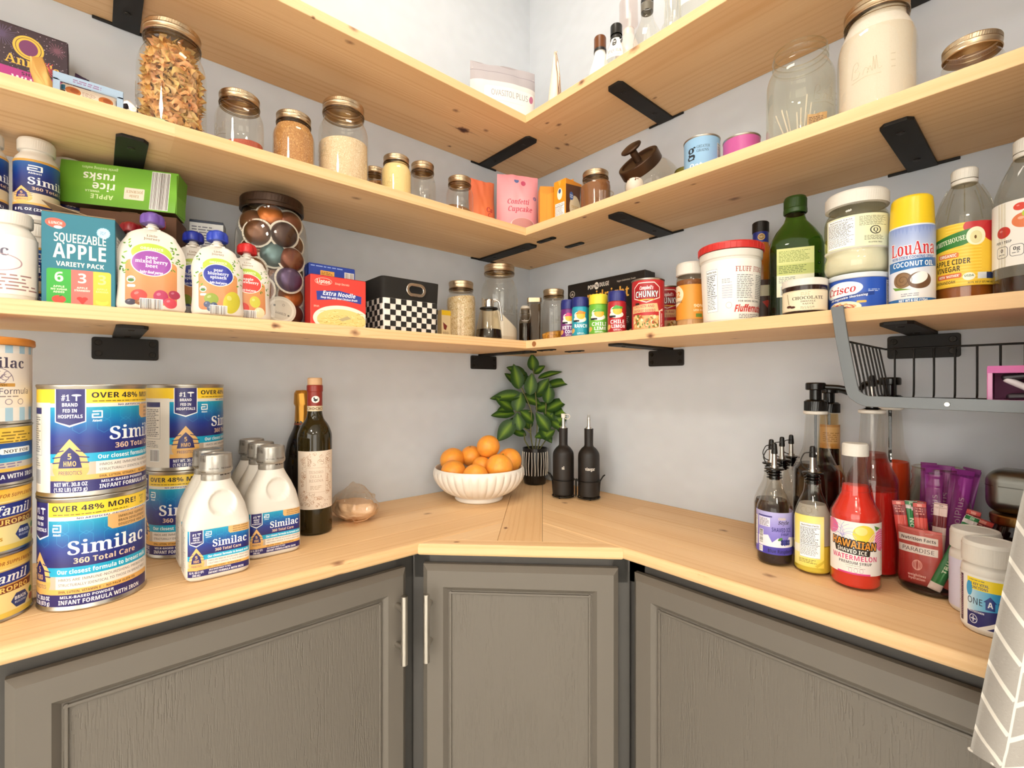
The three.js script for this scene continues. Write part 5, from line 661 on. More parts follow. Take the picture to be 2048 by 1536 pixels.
  part(t, 'label', band(r + 0.0003, 0.017, 0.08, 0, 5.2), print(700, 400, (g, w, h) => { R(g, '#dd9432', 0, 0, w, h); E(g, '#f4e2c0', 130, 110, 150, 140); T(g, 'PB2', 170, 105, 96, '#e0922e', { w: 150 }); T(g, 'ORGANIC', 200, 190, 34, '#3a2a1a', { w: 140 }); T(g, '90%', 420, 250, 50, '#f8e4c0'); T(g, 'LESS FAT', 420, 300, 34, '#f8e4c0', { w: 100 }); R(g, '#6a8a3a', 390, 340, 60, 40); FP(g, 520, 60, 150, 16, 18, '#9a5a14'); }, 0.4)); part(t, 'lid', merge(knurl(r * 1.0, 0.1, 0.118, 60), lat([[r * 0.9, 0.099], [r, 0.1]]), lat([[r, 0.118], [r * 0.95, 0.122], [0, 0.122]])), whiteCap);
  t = thing('marshmallow_tub', 'white marshmallow spread tub with a red snap rim lid', 'tub', 0.674, y3, 0.16, face(0.674, 0.16));
  part(t, 'tub', lat([[0, 0.002], [0.04, 0.002], [0.0415, 0], [0.043, 0.003], [0.0475, 0.108], [0.0495, 0.109], [0.05, 0.12]]), white);
  part(t, 'print', wrapL([[0.0434, 0.006], [0.0477, 0.104]], 0.1, 4.6, 60), print(1200, 520, (g, w, h) => { R(g, '#f3efe8', 0, 0, w, h); T(g, 'FLUFF', 690, 90, 62, '#a84a3c', { f: 'serif', w: 150 }); T(g, 'FUDGE', 850, 90, 62, '#a84a3c', { f: 'serif', w: 130 }); FP(g, 630, 140, 170, 14, 15, '#777'); FP(g, 820, 140, 170, 14, 15, '#777'); T(g, 'FOR MORE RECIPES', 760, 368, 22, '#555', { w: 240 }); T(g, 'Fluffernutter', 790, 430, 80, '#c8342c', { w: 360, st: '#c8342c', sw: 4, it: 1 }); FP(g, 650, 480, 280, 3, 14, '#666'); NF(g, 330, 70, 130, 380); FP(g, 500, 170, 90, 3, 14, '#888'); g.fillStyle = '#8a8ab0'; for (let i = 0; i < 16; i++) g.fillRect(500, 225 + i * 7, 90, i % 3 ? 2 : 4); g.strokeStyle = '#999'; g.lineWidth = 3; g.beginPath(); g.arc(560, 400, 26, 0, 7); g.stroke(); FP(g, 1010, 100, 160, 22, 18, '#888'); }, 0.45));
  part(t, 'lid', merge(lat([[0.0495, 0.121], [0.0515, 0.1205], [0.052, 0.122], [0.052, 0.131], [0.0505, 0.1335], [0.048, 0.1335], [0.047, 0.131], [0, 0.131]]), [...Array(36).keys()].map((i) => box(0.0007, 0.010, 0.001, 0, 0.1265, 0.052, 0.0003, 1).rotateY(i * PI / 18))), P(0xc8302c, 0.35));
  t = thing('oil_bottle', 'amber bottle with blue neck and black cap behind the tub', 'bottle', 0.684, y3, 0.058, face(0.684, 0.058)); part(t, 'glass', lat([[0, 0], [0.034, 0], [0.036, 0.004], [0.036, 0.10], ...sm([[0.036, 0.10], [0.03, 0.125], [0.016, 0.15], [0.0125, 0.162]], 12), [0.0125, 0.19]]), std(0xb0651e, 0.08)); part(t, 'neck_wrap', lat([[0.0132, 0.158], [0.0132, 0.178]]), P(0x26358a, 0.3)); part(t, 'seal', wrapL([[0.0134, 0.161], [0.0134, 0.175]], 0.1, 1.1), print(96, 96, (g) => { R(g, '#26358a', 0, 0, 96, 96); E(g, '#d8b070', 48, 48, 42); E(g, '#8a6a34', 48, 48, 30); T(g, '127', 48, 48, 30, '#f0d8a8'); })); part(t, 'cap', merge(knurl(0.0135, 0.178, 0.196, 30), lat([[0.0135, 0.196], [0.012, 0.198], [0, 0.198]])), black); part(t, 'label', band(0.0363, 0.02, 0.085, 0.6, 1.8), print(200, 200, (g, w, h) => { R(g, '#4a2a18', 0, 0, w, h); R(g, '#e8d8b8', 20, 30, 160, 60); PG(g, '#c83a2a', [[40, 120], [120, 100], [160, 150], [80, 170]]); }));
  const ogl = tint(0x5c8e28), oil = liq(0x5a7c1c);
  t = thing('olive_oil_bottle', 'green square-shouldered olive oil bottle with green screw cap', 'bottle', 0.757, y3, 0.105, face(0.757, 0.105, 0.1)); const OS = [[0.002, 0.038, 0.038], [0.006, 0.0395, 0.0395], [0.09, 0.0395, 0.0395], [0.122, 0.0395, 0.0395, 4], [0.136, 0.037, 0.037, 3.2], [0.152, 0.029, 0.029, 2.6], [0.168, 0.0175, 0.0175, 2.1], [0.176, 0.0145, 0.0145, 2], [0.186, 0.0145, 0.0145, 2]];
  part(t, 'glass', loft(OS, 4.2, 64), ogl); part(t, 'oil', loft([[0.004, 0.036, 0.036], [0.06, 0.037, 0.037], [0.075, 0.037, 0.037]], 4.2, 48), std(0x2b3009, 0.15)); part(t, 'label', box(0.052, 0.078, 0.0006, -0.004, 0.078, 0.0398, 0.0002), [0, 0, 0, 0, 0, 0].map((_, i) => i === 4 ? print(360, 540, (g, w, h) => { R(g, '#d6d98c', 0, 0, w, h); FP(g, 20, 30, 310, 8, 16, '#7a8a3a'); R(g, '#c0c870', 0, 180, w, 110); FP(g, 20, 195, 280, 5, 18, '#5a6a2a'); R(g, '#ecebd0', 0, 300, w, 240); FP(g, 20, 320, 210, 4, 18, '#888'); T(g, '\u267B', 290, 330, 80, '#2a4a1a'); BAR(g, 40, 420, 200, 100, '#3a3a1a'); }) : P(0xd6d98c)));
  part(t, 'cap', merge(lat([[0.0155, 0.182], [0.0175, 0.183], [0.0175, 0.19], [0.0165, 0.191]]), knurl(0.0165, 0.191, 0.206, 44), lat([[0.0165, 0.206], [0.0155, 0.21], [0, 0.21]])), P(0x2c4a18, 0.35)); part(t, 'rivets', merge([0, 1, 2, 3].map((i) => new THREE.SphereGeometry(0.002, 10, 8).translate(0.029, 0.054 + i * 0.018, 0.0385))), ogl);
  t = thing('chocolate_jar', 'chocolate sauce jar with cream label in front of the green bottle', 'jar', 0.80, y3, 0.2, face(0.8, 0.2)); part(t, 'glass', lat([[0, 0], [0.026, 0], [0.028, 0.003], [0.028, 0.04], [0.026, 0.045]]), std(0x2e1a12, 0.15)); part(t, 'label', band(0.0284, 0.004, 0.033, 0.1, 3.6), print(640, 240, (g, w, h) => { R(g, '#e9dcbd', 0, 0, w, h); g.strokeStyle = '#c8b080'; g.lineWidth = 4; g.strokeRect(8, 8, w - 16, h - 16); FP(g, 270, 26, 80, 4, 11, '#a8946a'); T(g, 'CHOCOLATE', 330, 95, 50, '#3a2414', { f: 'serif', w: 260 }); T(g, 'DRIZZLE', 330, 135, 26, '#3a2414', { f: 'serif', w: 120 }); T(g, 'SAUCE', 330, 165, 26, '#3a2414', { f: 'serif', w: 90 }); FP(g, 270, 195, 120, 3, 11, '#7a6a4a'); g.strokeStyle = '#6a4a1a'; g.lineWidth = 5; g.beginPath(); g.moveTo(150, 30); g.lineTo(170, 160); g.stroke(); E(g, '#4a2416', 170, 185, 26, 16); E(g, '#4a2416', 205, 195, 24, 14); FP(g, 540, 30, 80, 14, 14, '#a09070'); })); part(t, 'lid', merge(knurl(0.0288, 0.04, 0.049, 70, 0.0003), lat([[0.027, 0.0395], [0.0288, 0.04]]), lat([[0.0288, 0.049], [0.027, 0.0505], [0, 0.0505]])), P(0xe6e0d4, 0.35));
  t = thing('shortening_can', 'blue shortening can under the big coconut oil jar', 'can', 0.858, y3, 0.168, face(0.858, 0.168)); const cr = print(1200, 300, (g, w, h) => { R(g, '#2452b4', 0, 0, w, h); E(g, '#e8eef4', 480, 100, 150, 80, -0.15); E(g, '#fff', 480, 100, 130, 62, -0.15); T(g, 'Crisco', 480, 100, 96, '#c4242c', { it: 1, w: 220, rot: -0.1, f: 'serif' }); PG(g, '#1b3c8a', [[370, 180], [700, 130], [700, 165], [380, 215]]); T(g, 'All-Vegetable Shortening', 530, 176, 28, '#fff', { w: 260, rot: -0.14, it: 1 }); E(g, '#f0e2c8', 500, 270, 120, 60); E(g, '#b83228', 470, 262, 50, 26); E(g, '#c84a38', 530, 270, 50, 26); for (let i = 0; i < 20; i++) E(g, ['#d8b070', '#a82420', '#f0e0c0'][i % 3], 420 + rnd() * 170, 235 + rnd() * 60, 14, 9, rnd() * 3); R(g, '#e6b24a', 590, 215, 60, 22, 8); NF(g, 800, 16, 170, 280); FP(g, 660, 110, 100, 2, 14, '#dfe8f4'); }, 0.35);
  part(t, 'can', lat([[0, 0.001], [0.034, 0.001], [0.0352, 0], [0.0352, 0.044], [0.0338, 0.046]]), P(0x2452b4, 0.35)); part(t, 'label', band(0.0355, 0.001, 0.043, 0, 2 * PI), cr); part(t, 'lid', lat([[0.0345, 0.044], [0.0365, 0.0445], [0.0368, 0.0495], [0.0355, 0.0515], [0, 0.0515]]), P(0xd8dde2, 0.3));
  t = thing('coconut_oil_jar', 'squat clear jar of white coconut oil with white screw lid, on the blue can', 'jar', 0.856, y3 + 0.0518, 0.168, face(0.856, 0.168)); part(t, 'jar', lat(sm([[0, 0.001], [0.03, 0.001], [0.0375, 0.008], [0.0385, 0.02], [0.0362, 0.03], [0.038, 0.04], [0.0385, 0.07], [0.037, 0.082], [0.0325, 0.092], [0.0325, 0.096]], 50)), tint(0xe4e2c8)); part(t, 'coconut_oil', lat(sm([[0, 0.002], [0.029, 0.002], [0.0362, 0.009], [0.037, 0.02], [0.0348, 0.03], [0.036, 0.036], [0, 0.036]], 30)), P(0xf2eee2, 0.4)); part(t, 'melted_oil', lat([[0, 0.0365], [0.0362, 0.0365], [0.037, 0.045], [0.037, 0.056], [0, 0.056]]), std(0x9c9a4a, 0.15)); part(t, 'residue', lat([[0.0372, 0.056], [0.0372, 0.074], [0.0358, 0.082]]), tint(0xcfcab0, { roughness: 0.5 }));
  part(t, 'label', band(0.0389, 0.034, 0.078, 0.05, 2.2), print(760, 480, (g, w, h) => { R(g, '#e3e3c0', 0, 0, w, h); NF(g, 20, 20, 330, 440); FP(g, 390, 40, 320, 9, 16, '#6a6a4a'); E(g, '#2a2a24', 560, 250, 62); E(g, '#e3e3c0', 560, 250, 50); T(g, 'Q', 560, 250, 80, '#2a2a24', { f: 'serif' }); FP(g, 440, 330, 230, 4, 18, '#6a6a4a'); T(g, 'GLUTEN FREE', 560, 430, 26, '#4a4a34', { w: 160 }); })); part(t, 'lid', merge(knurl(0.037, 0.096, 0.112, 80), lat([[0.033, 0.095], [0.037, 0.096]]), lat([[0.037, 0.112], [0.035, 0.1155], [0, 0.1155]])), whiteCap);
  t = thing('cooking_spray_can', 'coconut oil cooking spray can with tall yellow cap', 'can', 0.919, y3, 0.182, face(0.919, 0.182)); const q = 0.0235;
  part(t, 'can', lat([[0, 0.001], [q * 0.95, 0], [q, 0.003], [q, 0.1], [q * 0.97, 0.103]]), P(0xdfe4ec, 0.3)); part(t, 'label', band(q + 0.0003, 0.003, 0.1, 0, 5.8), print(1000, 640, (g, w, h) => { R(g, GR(g, 0, 0, 0, h, ['#8a9cd0', '#c8d0e4', '#e8e8ec', '#e6e4e2']), 0, 0, w, h); for (let i = 0; i < 14; i++) PG(g, 'rgba(120,140,200,0.45)', [[300 + i * 30, 0], [315 + i * 30, 50 + 12 * (i % 3)], [330 + i * 30, 0]]); T(g, 'LouAna', 510, 190, 150, '#c8202a', { f: 'serif', w: 370, st: '#fff', sw: 8 }); T(g, 'NON-STICK COOKING SPRAY', 510, 262, 34, '#3a5a9a', { w: 350 }); PG(g, '#2a6cae', [[290, 290], [730, 270], [730, 340], [600, 350], [290, 375]]); T(g, 'COCONUT OIL', 510, 318, 58, '#fff', { w: 330 }); E(g, '#8a6a4a', 430, 450, 76, 66); E(g, '#6a4a30', 560, 460, 92, 70); E(g, '#f8f6f0', 555, 440, 70, 46, -0.4); for (let i = 0; i < 26; i++) { g.strokeStyle = 'rgba(60,40,24,0.5)'; g.lineWidth = 3; g.beginPath(); g.arc(430, 450, 10 + (i % 13) * 5, i, i + 1); g.stroke(); } PG(g, '#6a9a3a', [[340, 500], [440, 520], [500, 535], [370, 530]]); FP(g, 420, 565, 180, 2, 16, '#889'); R(g, '#2a6cae', 0, 608, w, 32); T(g, 'NET WT 6 OZ (170g)', 510, 624, 28, '#fff', { w: 220 }); FP(g, 790, 80, 180, 26, 18, '#99a'); FP(g, 30, 80, 200, 26, 18, '#99a'); }, 0.3)); part(t, 'cap', lat([[q * 0.96, 0.1], [q * 0.98, 0.101], [q * 0.94, 0.128], [q * 0.9, 0.138], [q * 0.8, 0.141], [0, 0.141]]), P(0xf0c822, 0.3));
  const vg = tint(0xe8e4d6), facet = (t, r, h, nk) => part(t, 'bottle', loft([[0.001, r * 0.95, r * 0.95], [0.006, r, r], [h * 0.6, r, r], [h * 0.66, r * 0.98, r * 0.98], [h * 0.76, r * 0.82, r * 0.82], [h * 0.88, r * 0.52, r * 0.52], [h * 0.92, nk, nk], [h * 0.95, nk, nk]], 2.15, 48), vg);
  t = thing('vinegar_bottle', 'clear apple cider vinegar bottle with yellow organic label and white cap', 'bottle', 0.966, y3, 0.15, face(0.966, 0.15)); facet(t, 0.0295, 0.168, 0.011); part(t, 'vinegar', lat([[0, 0.003], [0.027, 0.003], [0.028, 0.008], [0.028, 0.028], [0, 0.028]]), std(0xa05a1c, 0.1)); part(t, 'ribs', merge([...Array(10).keys()].map((i) => tube([[0, 0.112, 0.029], [0, 0.13, 0.0242], [0, 0.148, 0.0165]], 0.0007, 10, 5).rotateY(i * PI / 5))), vg); part(t, 'label', band(0.0303, 0.02, 0.098, 0.05, 3.9), print(900, 560, (g, w, h) => { R(g, '#f3c93f', 0, 0, w, h); for (let i = 0; i < 40; i++) R(g, i % 2 ? '#efc034' : '#f6d356', 300, i * 14, 260, 8); E(g, '#c8383a', 560, 40, 130, 80); E(g, '#c42a30', 660, 90, 90, 90); PG(g, '#2f7a2e', [[150, 130], [480, 60], [500, 170], [430, 200], [160, 240]]); E(g, '#f6f2d0', 520, 130, 70, 80); E(g, '#e8e0a8', 520, 140, 44, 56); E(g, '#6a4a1a', 515, 140, 8, 16); T(g, 'WHITEHOUSE', 320, 150, 56, '#fdf6dc', { f: 'serif', w: 260, rot: -0.15 }); R(g, '#e07a3a', 230, 255, 170, 46, 16); T(g, 'ORGANIC', 315, 278, 38, '#fff', { w: 140 }); T(g, 'APPLE CIDER', 340, 340, 66, '#2a241c', { w: 280 }); T(g, 'VINEGAR', 310, 400, 66, '#2a241c', { w: 200 }); R(g, '#d86a3a', 220, 440, 200, 44, 16); T(g, "WITH 'MOTHER'", 320, 462, 30, '#fff', { w: 170 }); T(g, 'SHENANDOAH', 290, 516, 36, '#2a241c', { w: 170 }); E(g, '#f6f2e2', 470, 480, 44, 34); T(g, 'USDA', 470, 474, 26, '#3a6a2a'); R(g, '#dfe4ea', 530, 450, 130, 56); R(g, '#2a3a6a', 600, 450, 60, 56); T(g, '32 FL OZ (1 QT) 946 mL', 560, 536, 22, '#2a241c', { w: 200 }); R(g, '#fff', 690, 150, 200, 400); R(g, '#2a1a14', 710, 300, 60, 100); }, 0.35)); part(t, 'cap', merge(lat([[0.0118, 0.152], [0.0128, 0.153], [0.0128, 0.157], [0.0122, 0.1575]]), knurl(0.0125, 0.158, 0.17, 36), lat([[0.0125, 0.17], [0.0115, 0.172], [0, 0.172]])), whiteCap);
  t = thing('vinegar_bottle', 'clear bottle with white apple-printed label at the right picture edge', 'bottle', 1.023, y3, 0.17, face(1.023, 0.17)); facet(t, 0.0305, 0.178, 0.012); part(t, 'vinegar', lat([[0, 0.003], [0.028, 0.003], [0.029, 0.008], [0.029, 0.022], [0, 0.022]]), std(0x3a2418, 0.1)); part(t, 'label', band(0.0312, 0.034, 0.108, -0.25, 3.6), print(800, 520, (g, w, h) => { R(g, '#eeeae2', 0, 0, w, h); BAR(g, 6, 70, 40, 240, '#222', false); for (const [x, y, a, b, c] of [[290, 240, 52, 46, '#c8342c'], [430, 170, 80, 60, '#e07a4a'], [470, 120, 60, 40, '#b8c83a'], [400, 60, 40, 30, '#d8402e']]) { E(g, c, x, y, a, b); E(g, 'rgba(255,255,255,0.4)', x - a * 0.3, y - b * 0.3, a * 0.25, b * 0.2); } T(g, 'PER 1 TBSP', 290, 320, 28, '#333', { w: 120 }); for (const [x, n] of [[280, '0'], [380, '0g']]) { g.strokeStyle = '#555'; g.lineWidth = 4; g.beginPath(); g.roundRect(x - 42, 355, 84, 90, 22); g.stroke(); T(g, n, x, 385, 40, '#333'); FP(g, x - 28, 416, 56, 1, 14, '#555'); } FP(g, 560, 60, 200, 24, 17, '#888'); })); part(t, 'cap', merge(lat([[0.0128, 0.161], [0.0138, 0.162], [0.0138, 0.166], [0.0132, 0.1665]]), knurl(0.0135, 0.167, 0.181, 36), lat([[0.0135, 0.181], [0.0125, 0.183], [0, 0.183]])), whiteCap);
}
// ---------- worktop, left ----------
const yc = CT + 0.0003;
{
  // stack at the picture's left edge
  const X = 0.195, Z = 1.092, r = 0.05, enf = print(1200, 300, (g, w, h) => {
    R(g, '#f6e29c', 0, 0, w, h); R(g, GR(g, 0, 0, 0, 70, ['#f2b83c', '#f6d878']), 0, 0, w, 60); R(g, '#f0cf5a', 0, h - 26, w, 26); for (const X0 of [560, 1130]) { T(g, 'ALSO IDEAL FOR SUPPLEMENTING', X0 + 60, 34, 24, '#a85a1c', { it: 1, w: 330 }); PG(g, '#d8b060', [[X0 - 118, 92], [X0 - 80, 70], [X0 + 190, 62], [X0 + 196, 130], [X0 + 150, 150], [X0 - 100, 160]]); PG(g, '#1f2f86', [[X0 - 110, 100], [X0 - 74, 76], [X0 + 182, 68], [X0 + 188, 122], [X0 + 150, 136], [X0 - 96, 142]]); T(g, 'Enfamil', X0 + 40, 106, 62, '#fff', { f: 'serif', it: 1, w: 230 }); PG(g, '#7a3420', [[X0 - 80, 152], [X0 + 190, 140], [X0 + 180, 176], [X0 - 60, 182]]); T(g, 'NEUROPRO', X0 + 55, 163, 34, '#f6d878', { w: 210 }); PG(g, '#2c3a78', [0, 1, 2, 3, 4, 5].map((k) => [X0 + 120 + 46 * Math.cos(k * PI / 3), 232 + 40 * Math.sin(k * PI / 3)])); T(g, 'BRAIN', X0 + 120, 222, 24, '#fff', { w: 62 }); T(g, 'BUILDING', X0 + 120, 242, 14, '#fff', { w: 60, b: 0 }); E(g, '#4a8a3a', X0 + 186, 212, 16); E(g, '#d06a4a', X0 + 190, 250, 18); g.strokeStyle = '#d8a030'; g.lineWidth = 6; g.beginPath(); g.moveTo(X0 - 20, 190); g.quadraticCurveTo(X0 - 70, 262, X0 - 20, 270); g.quadraticCurveTo(X0 + 30, 262, X0 - 20, 190); g.stroke(); T(g, 'HUMOs', X0 - 20, 240, 30, '#c88a1c', { w: 90 }); }
  }, 0.3);
  let t = thing('formula_can', 'yellow formula can at the bottom of the leftmost stack', 'can', X, yc, Z, face(X, Z, 0.46)); tinCan(t, r, 0.0785, enf);
  t = thing('formula_can', 'yellow formula can second from the bottom in the leftmost stack', 'can', X, yc + 0.0787, Z, face(X, Z, 0.56)); tinCan(t, r, 0.0785, enf);
  t = thing('formula_can', 'blue and yellow formula can, third up in the leftmost stack', 'can', X, yc + 0.1574, Z, face(X, Z, 0.3)); tinCan(t, r, 0.0715, print(1000, 320, (g, w, h) => { R(g, '#f0c648', 0, 0, w, h * 0.3); FP(g, 500, 24, 150, 4, 18, '#8a6a1a'); R(g, GR(g, 0, h * 0.28, 0, h * 0.56, ['#1c4a94', '#2a78c0']), 0, h * 0.28, w, h * 0.28); R(g, '#2ca0d0', 0, h * 0.55, w, h * 0.08); R(g, '#cfc4b8', 0, h * 0.63, w, h * 0.12); FP(g, 440, h * 0.65, 180, 2, 16, '#7a6a9a'); R(g, '#eabf54', 0, h * 0.74, w, h * 0.06); R(g, NAVY, 0, h * 0.8, w, h * 0.2); T(g, 'INFANT FORMULA WITH IRON', 500, h * 0.89, 36, '#fff', { w: 340 }); R(g, '#fff', 520, h * 0.37, 120, 36, 8); T(g, 'NOT FOR', 580, h * 0.43, 26, '#222', { f: 'serif', w: 100 }); R(g, '#ece6dc', 690, 0, 150, h * 0.8); NF(g, 700, 10, 130, h * 0.76); }));
  t = thing('formula_tub', 'cream formula tub with blue striped bands and orange lid, top of the leftmost stack', 'tub', X, yc + 0.229, Z, face(X, Z, 0.68));
  part(t, 'tub', lat([[0, 0.001], [r - 0.003, 0.001], [r - 0.001, 0], [r, 0.002], [r - 0.001, 0.004], [r - 0.001, 0.094], [r - 0.003, 0.096]]), tin); part(t, 'label', band(r - 0.0005, 0.004, 0.093, 0, 2 * PI, r - 0.0005), print(1200, 360, (g, w, h) => { R(g, '#efe4da', 0, 0, w, h); for (let i = 0; i < 40; i++) { R(g, i % 2 ? '#a8cbe0' : '#eee8e2', i * 30, 0, 30, 36); R(g, i % 2 ? '#a8cbe0' : '#eee8e2', i * 30, h - 64, 30, 64); } R(g, '#d8c0b4', 700, 34, 4, h - 98); T(g, 'Similac', 540, 84, 66, '#4a4258', { f: 'serif', w: 230 }); g.strokeStyle = '#8a7a8a'; g.lineWidth = 3; g.beginPath(); g.arc(540, 170, 62, PI, 2 * PI); g.stroke(); for (let i = 0; i < 9; i++) { g.beginPath(); g.arc(500 + i * 10, 165 - 14 * (i % 3), 14, 0, 5); g.stroke(); } R(g, '#d09a4a', 480, 180, 130, 16, 3); T(g, 'ORGANIC', 545, 188, 14, '#6a4a1a', { w: 70 }); T(g, 'Infant Formula', 560, 218, 38, '#4a4258', { w: 250, b: 0 }); FP(g, 480, 240, 160, 1, 12, '#8a7a7a'); for (let i = 0; i < 4; i++) { g.beginPath(); g.arc(480 + i * 52, 268, 13, 0, 7); g.stroke(); } })); part(t, 'lid', lat([[r - 0.002, 0.0935], [r + 0.0022, 0.0935], [r + 0.0026, 0.096], [r + 0.0022, 0.1015], [r - 0.001, 0.103], [0, 0.103]]), P(0xd88a3a, 0.35));
  // two tall stacks of blue and yellow cans
  const can = (label, x, z, y, off) => { const c = thing('formula_can', label, 'can', x, y, z, face(x, z, off)); tinCan(c, 0.0548, 0.138, simWrap, 2 * PI, tin, 0.006); return c; };
  can('large blue and yellow formula can, lower of the front stack', 0.202, 0.984, yc, -0.12);
  can('large blue and yellow formula can, upper of the front stack', 0.202, 0.984, yc + 0.1383, 0.62);
  can('large blue and yellow formula can, lower of the rear stack behind the white jugs', 0.072, 0.868, yc, -0.35);
  can('large blue and yellow formula can with barcode showing, upper of the rear stack', 0.072, 0.868, yc + 0.1383, 1.05);
  // white jugs
  const A = 0.0405, B = 0.031, sec = [[0.0005, A * 0.9, B * 0.88], [0.003, A * 0.97, B * 0.96], [0.009, A, B], [0.072, A, B], [0.08, A * 0.995, B * 0.99, 3.6], [0.098, A * 0.9, B * 0.95, 3], [0.114, A * 0.74, B * 0.82, 2.6], [0.127, A * 0.57, B * 0.70, 2.2], [0.135, 0.0195, 0.0195, 2], [0.139, 0.0182, 0.0182, 2], [0.146, 0.0182, 0.0182, 2]];
  const jugG = loft(sec, 5, 72), jp = jugG.attributes.position; // grip dimple on the front
  { // denser copy of the body with a dished spot
    const dense = []; for (let i = 0; i < sec.length - 1; i++) for (let k = 0; k < 6; k++) { const t0 = k / 6, a = sec[i], b = sec[i + 1]; dense.push([a[0] + (b[0] - a[0]) * t0, a[1] + (b[1] - a[1]) * t0, a[2] + (b[2] - a[2]) * t0, (a[3] || 5) + ((b[3] || 5) - (a[3] || 5)) * t0]); } dense.push(sec[sec.length - 1]);
    var jug = loft(dense, 5, 150); const p = jug.attributes.position; for (let i = 0; i < p.count; i++) { const x = p.getX(i), y = p.getY(i), z = p.getZ(i), d = Math.hypot(x - 0.004, y - 0.106) / 0.0150; if (z > 0 && d < 1.15) p.setZ(i, z - 0.0052 * Math.sqrt(Math.max(0, 1 - (d / 1.15) ** 4))); } jug.computeVertexNormals();
  }
  const foil = print(600, 128, (g, w, h) => { R(g, '#a9a49c', 0, 0, w, h); for (let i = 0; i < 26; i++) R(g, ['#b8b3ab', '#98928a', '#afaaa2'][i % 3], rnd() * w, rnd() * h, rr(20, 90), rr(4, 14)); for (let i = 0; i < 7; i++) { T(g, 'DO NOT USE IF', 50 + i * 88, 30 + 20 * (i % 2), 15, '#3a3430', { w: 66 }); T(g, 'FOIL IS DAMAGED', 50 + i * 88, 64 + 20 * (i % 2), 15, '#3a3430', { w: 70 }); } FP(g, 10, 108, 560, 1, 16, '#3a3430'); }, 0.28, { metalness: 0.55 });
  const one = (label, x, z) => {
    const t = thing('formula_jug', label, 'jug', x, yc, z, PI / 2); part(t, 'body', jug, white); part(t, 'label', loft([[0.008, A, B], [0.072, A, B]], 5, 96, 0.06, 4.4, 0.0005), simJug);
    part(t, 'foil_sleeve', lat([[0.0188, 0.136], [0.0192, 0.14], [0.0186, 0.1455], [0.0192, 0.1465], [0.0215, 0.149], [0.0218, 0.1535], [0.0212, 0.155], [0.0206, 0.172], [0.0196, 0.1745], [0.0150, 0.1745], [0.0145, 0.173], [0, 0.173]], 48), foil);
  };
  one('white formula jug nearest the worktop edge, front of the left pair', 0.225, 0.849); one('white formula jug standing behind the front one of the left pair', 0.161, 0.849);
  one('white formula jug in front of the row beside the wine bottle', 0.184, 0.764); one('white formula jug in the middle of the row beside the wine bottle', 0.120, 0.764); one('white formula jug at the wall end of the row beside the wine bottle', 0.056, 0.764);
}
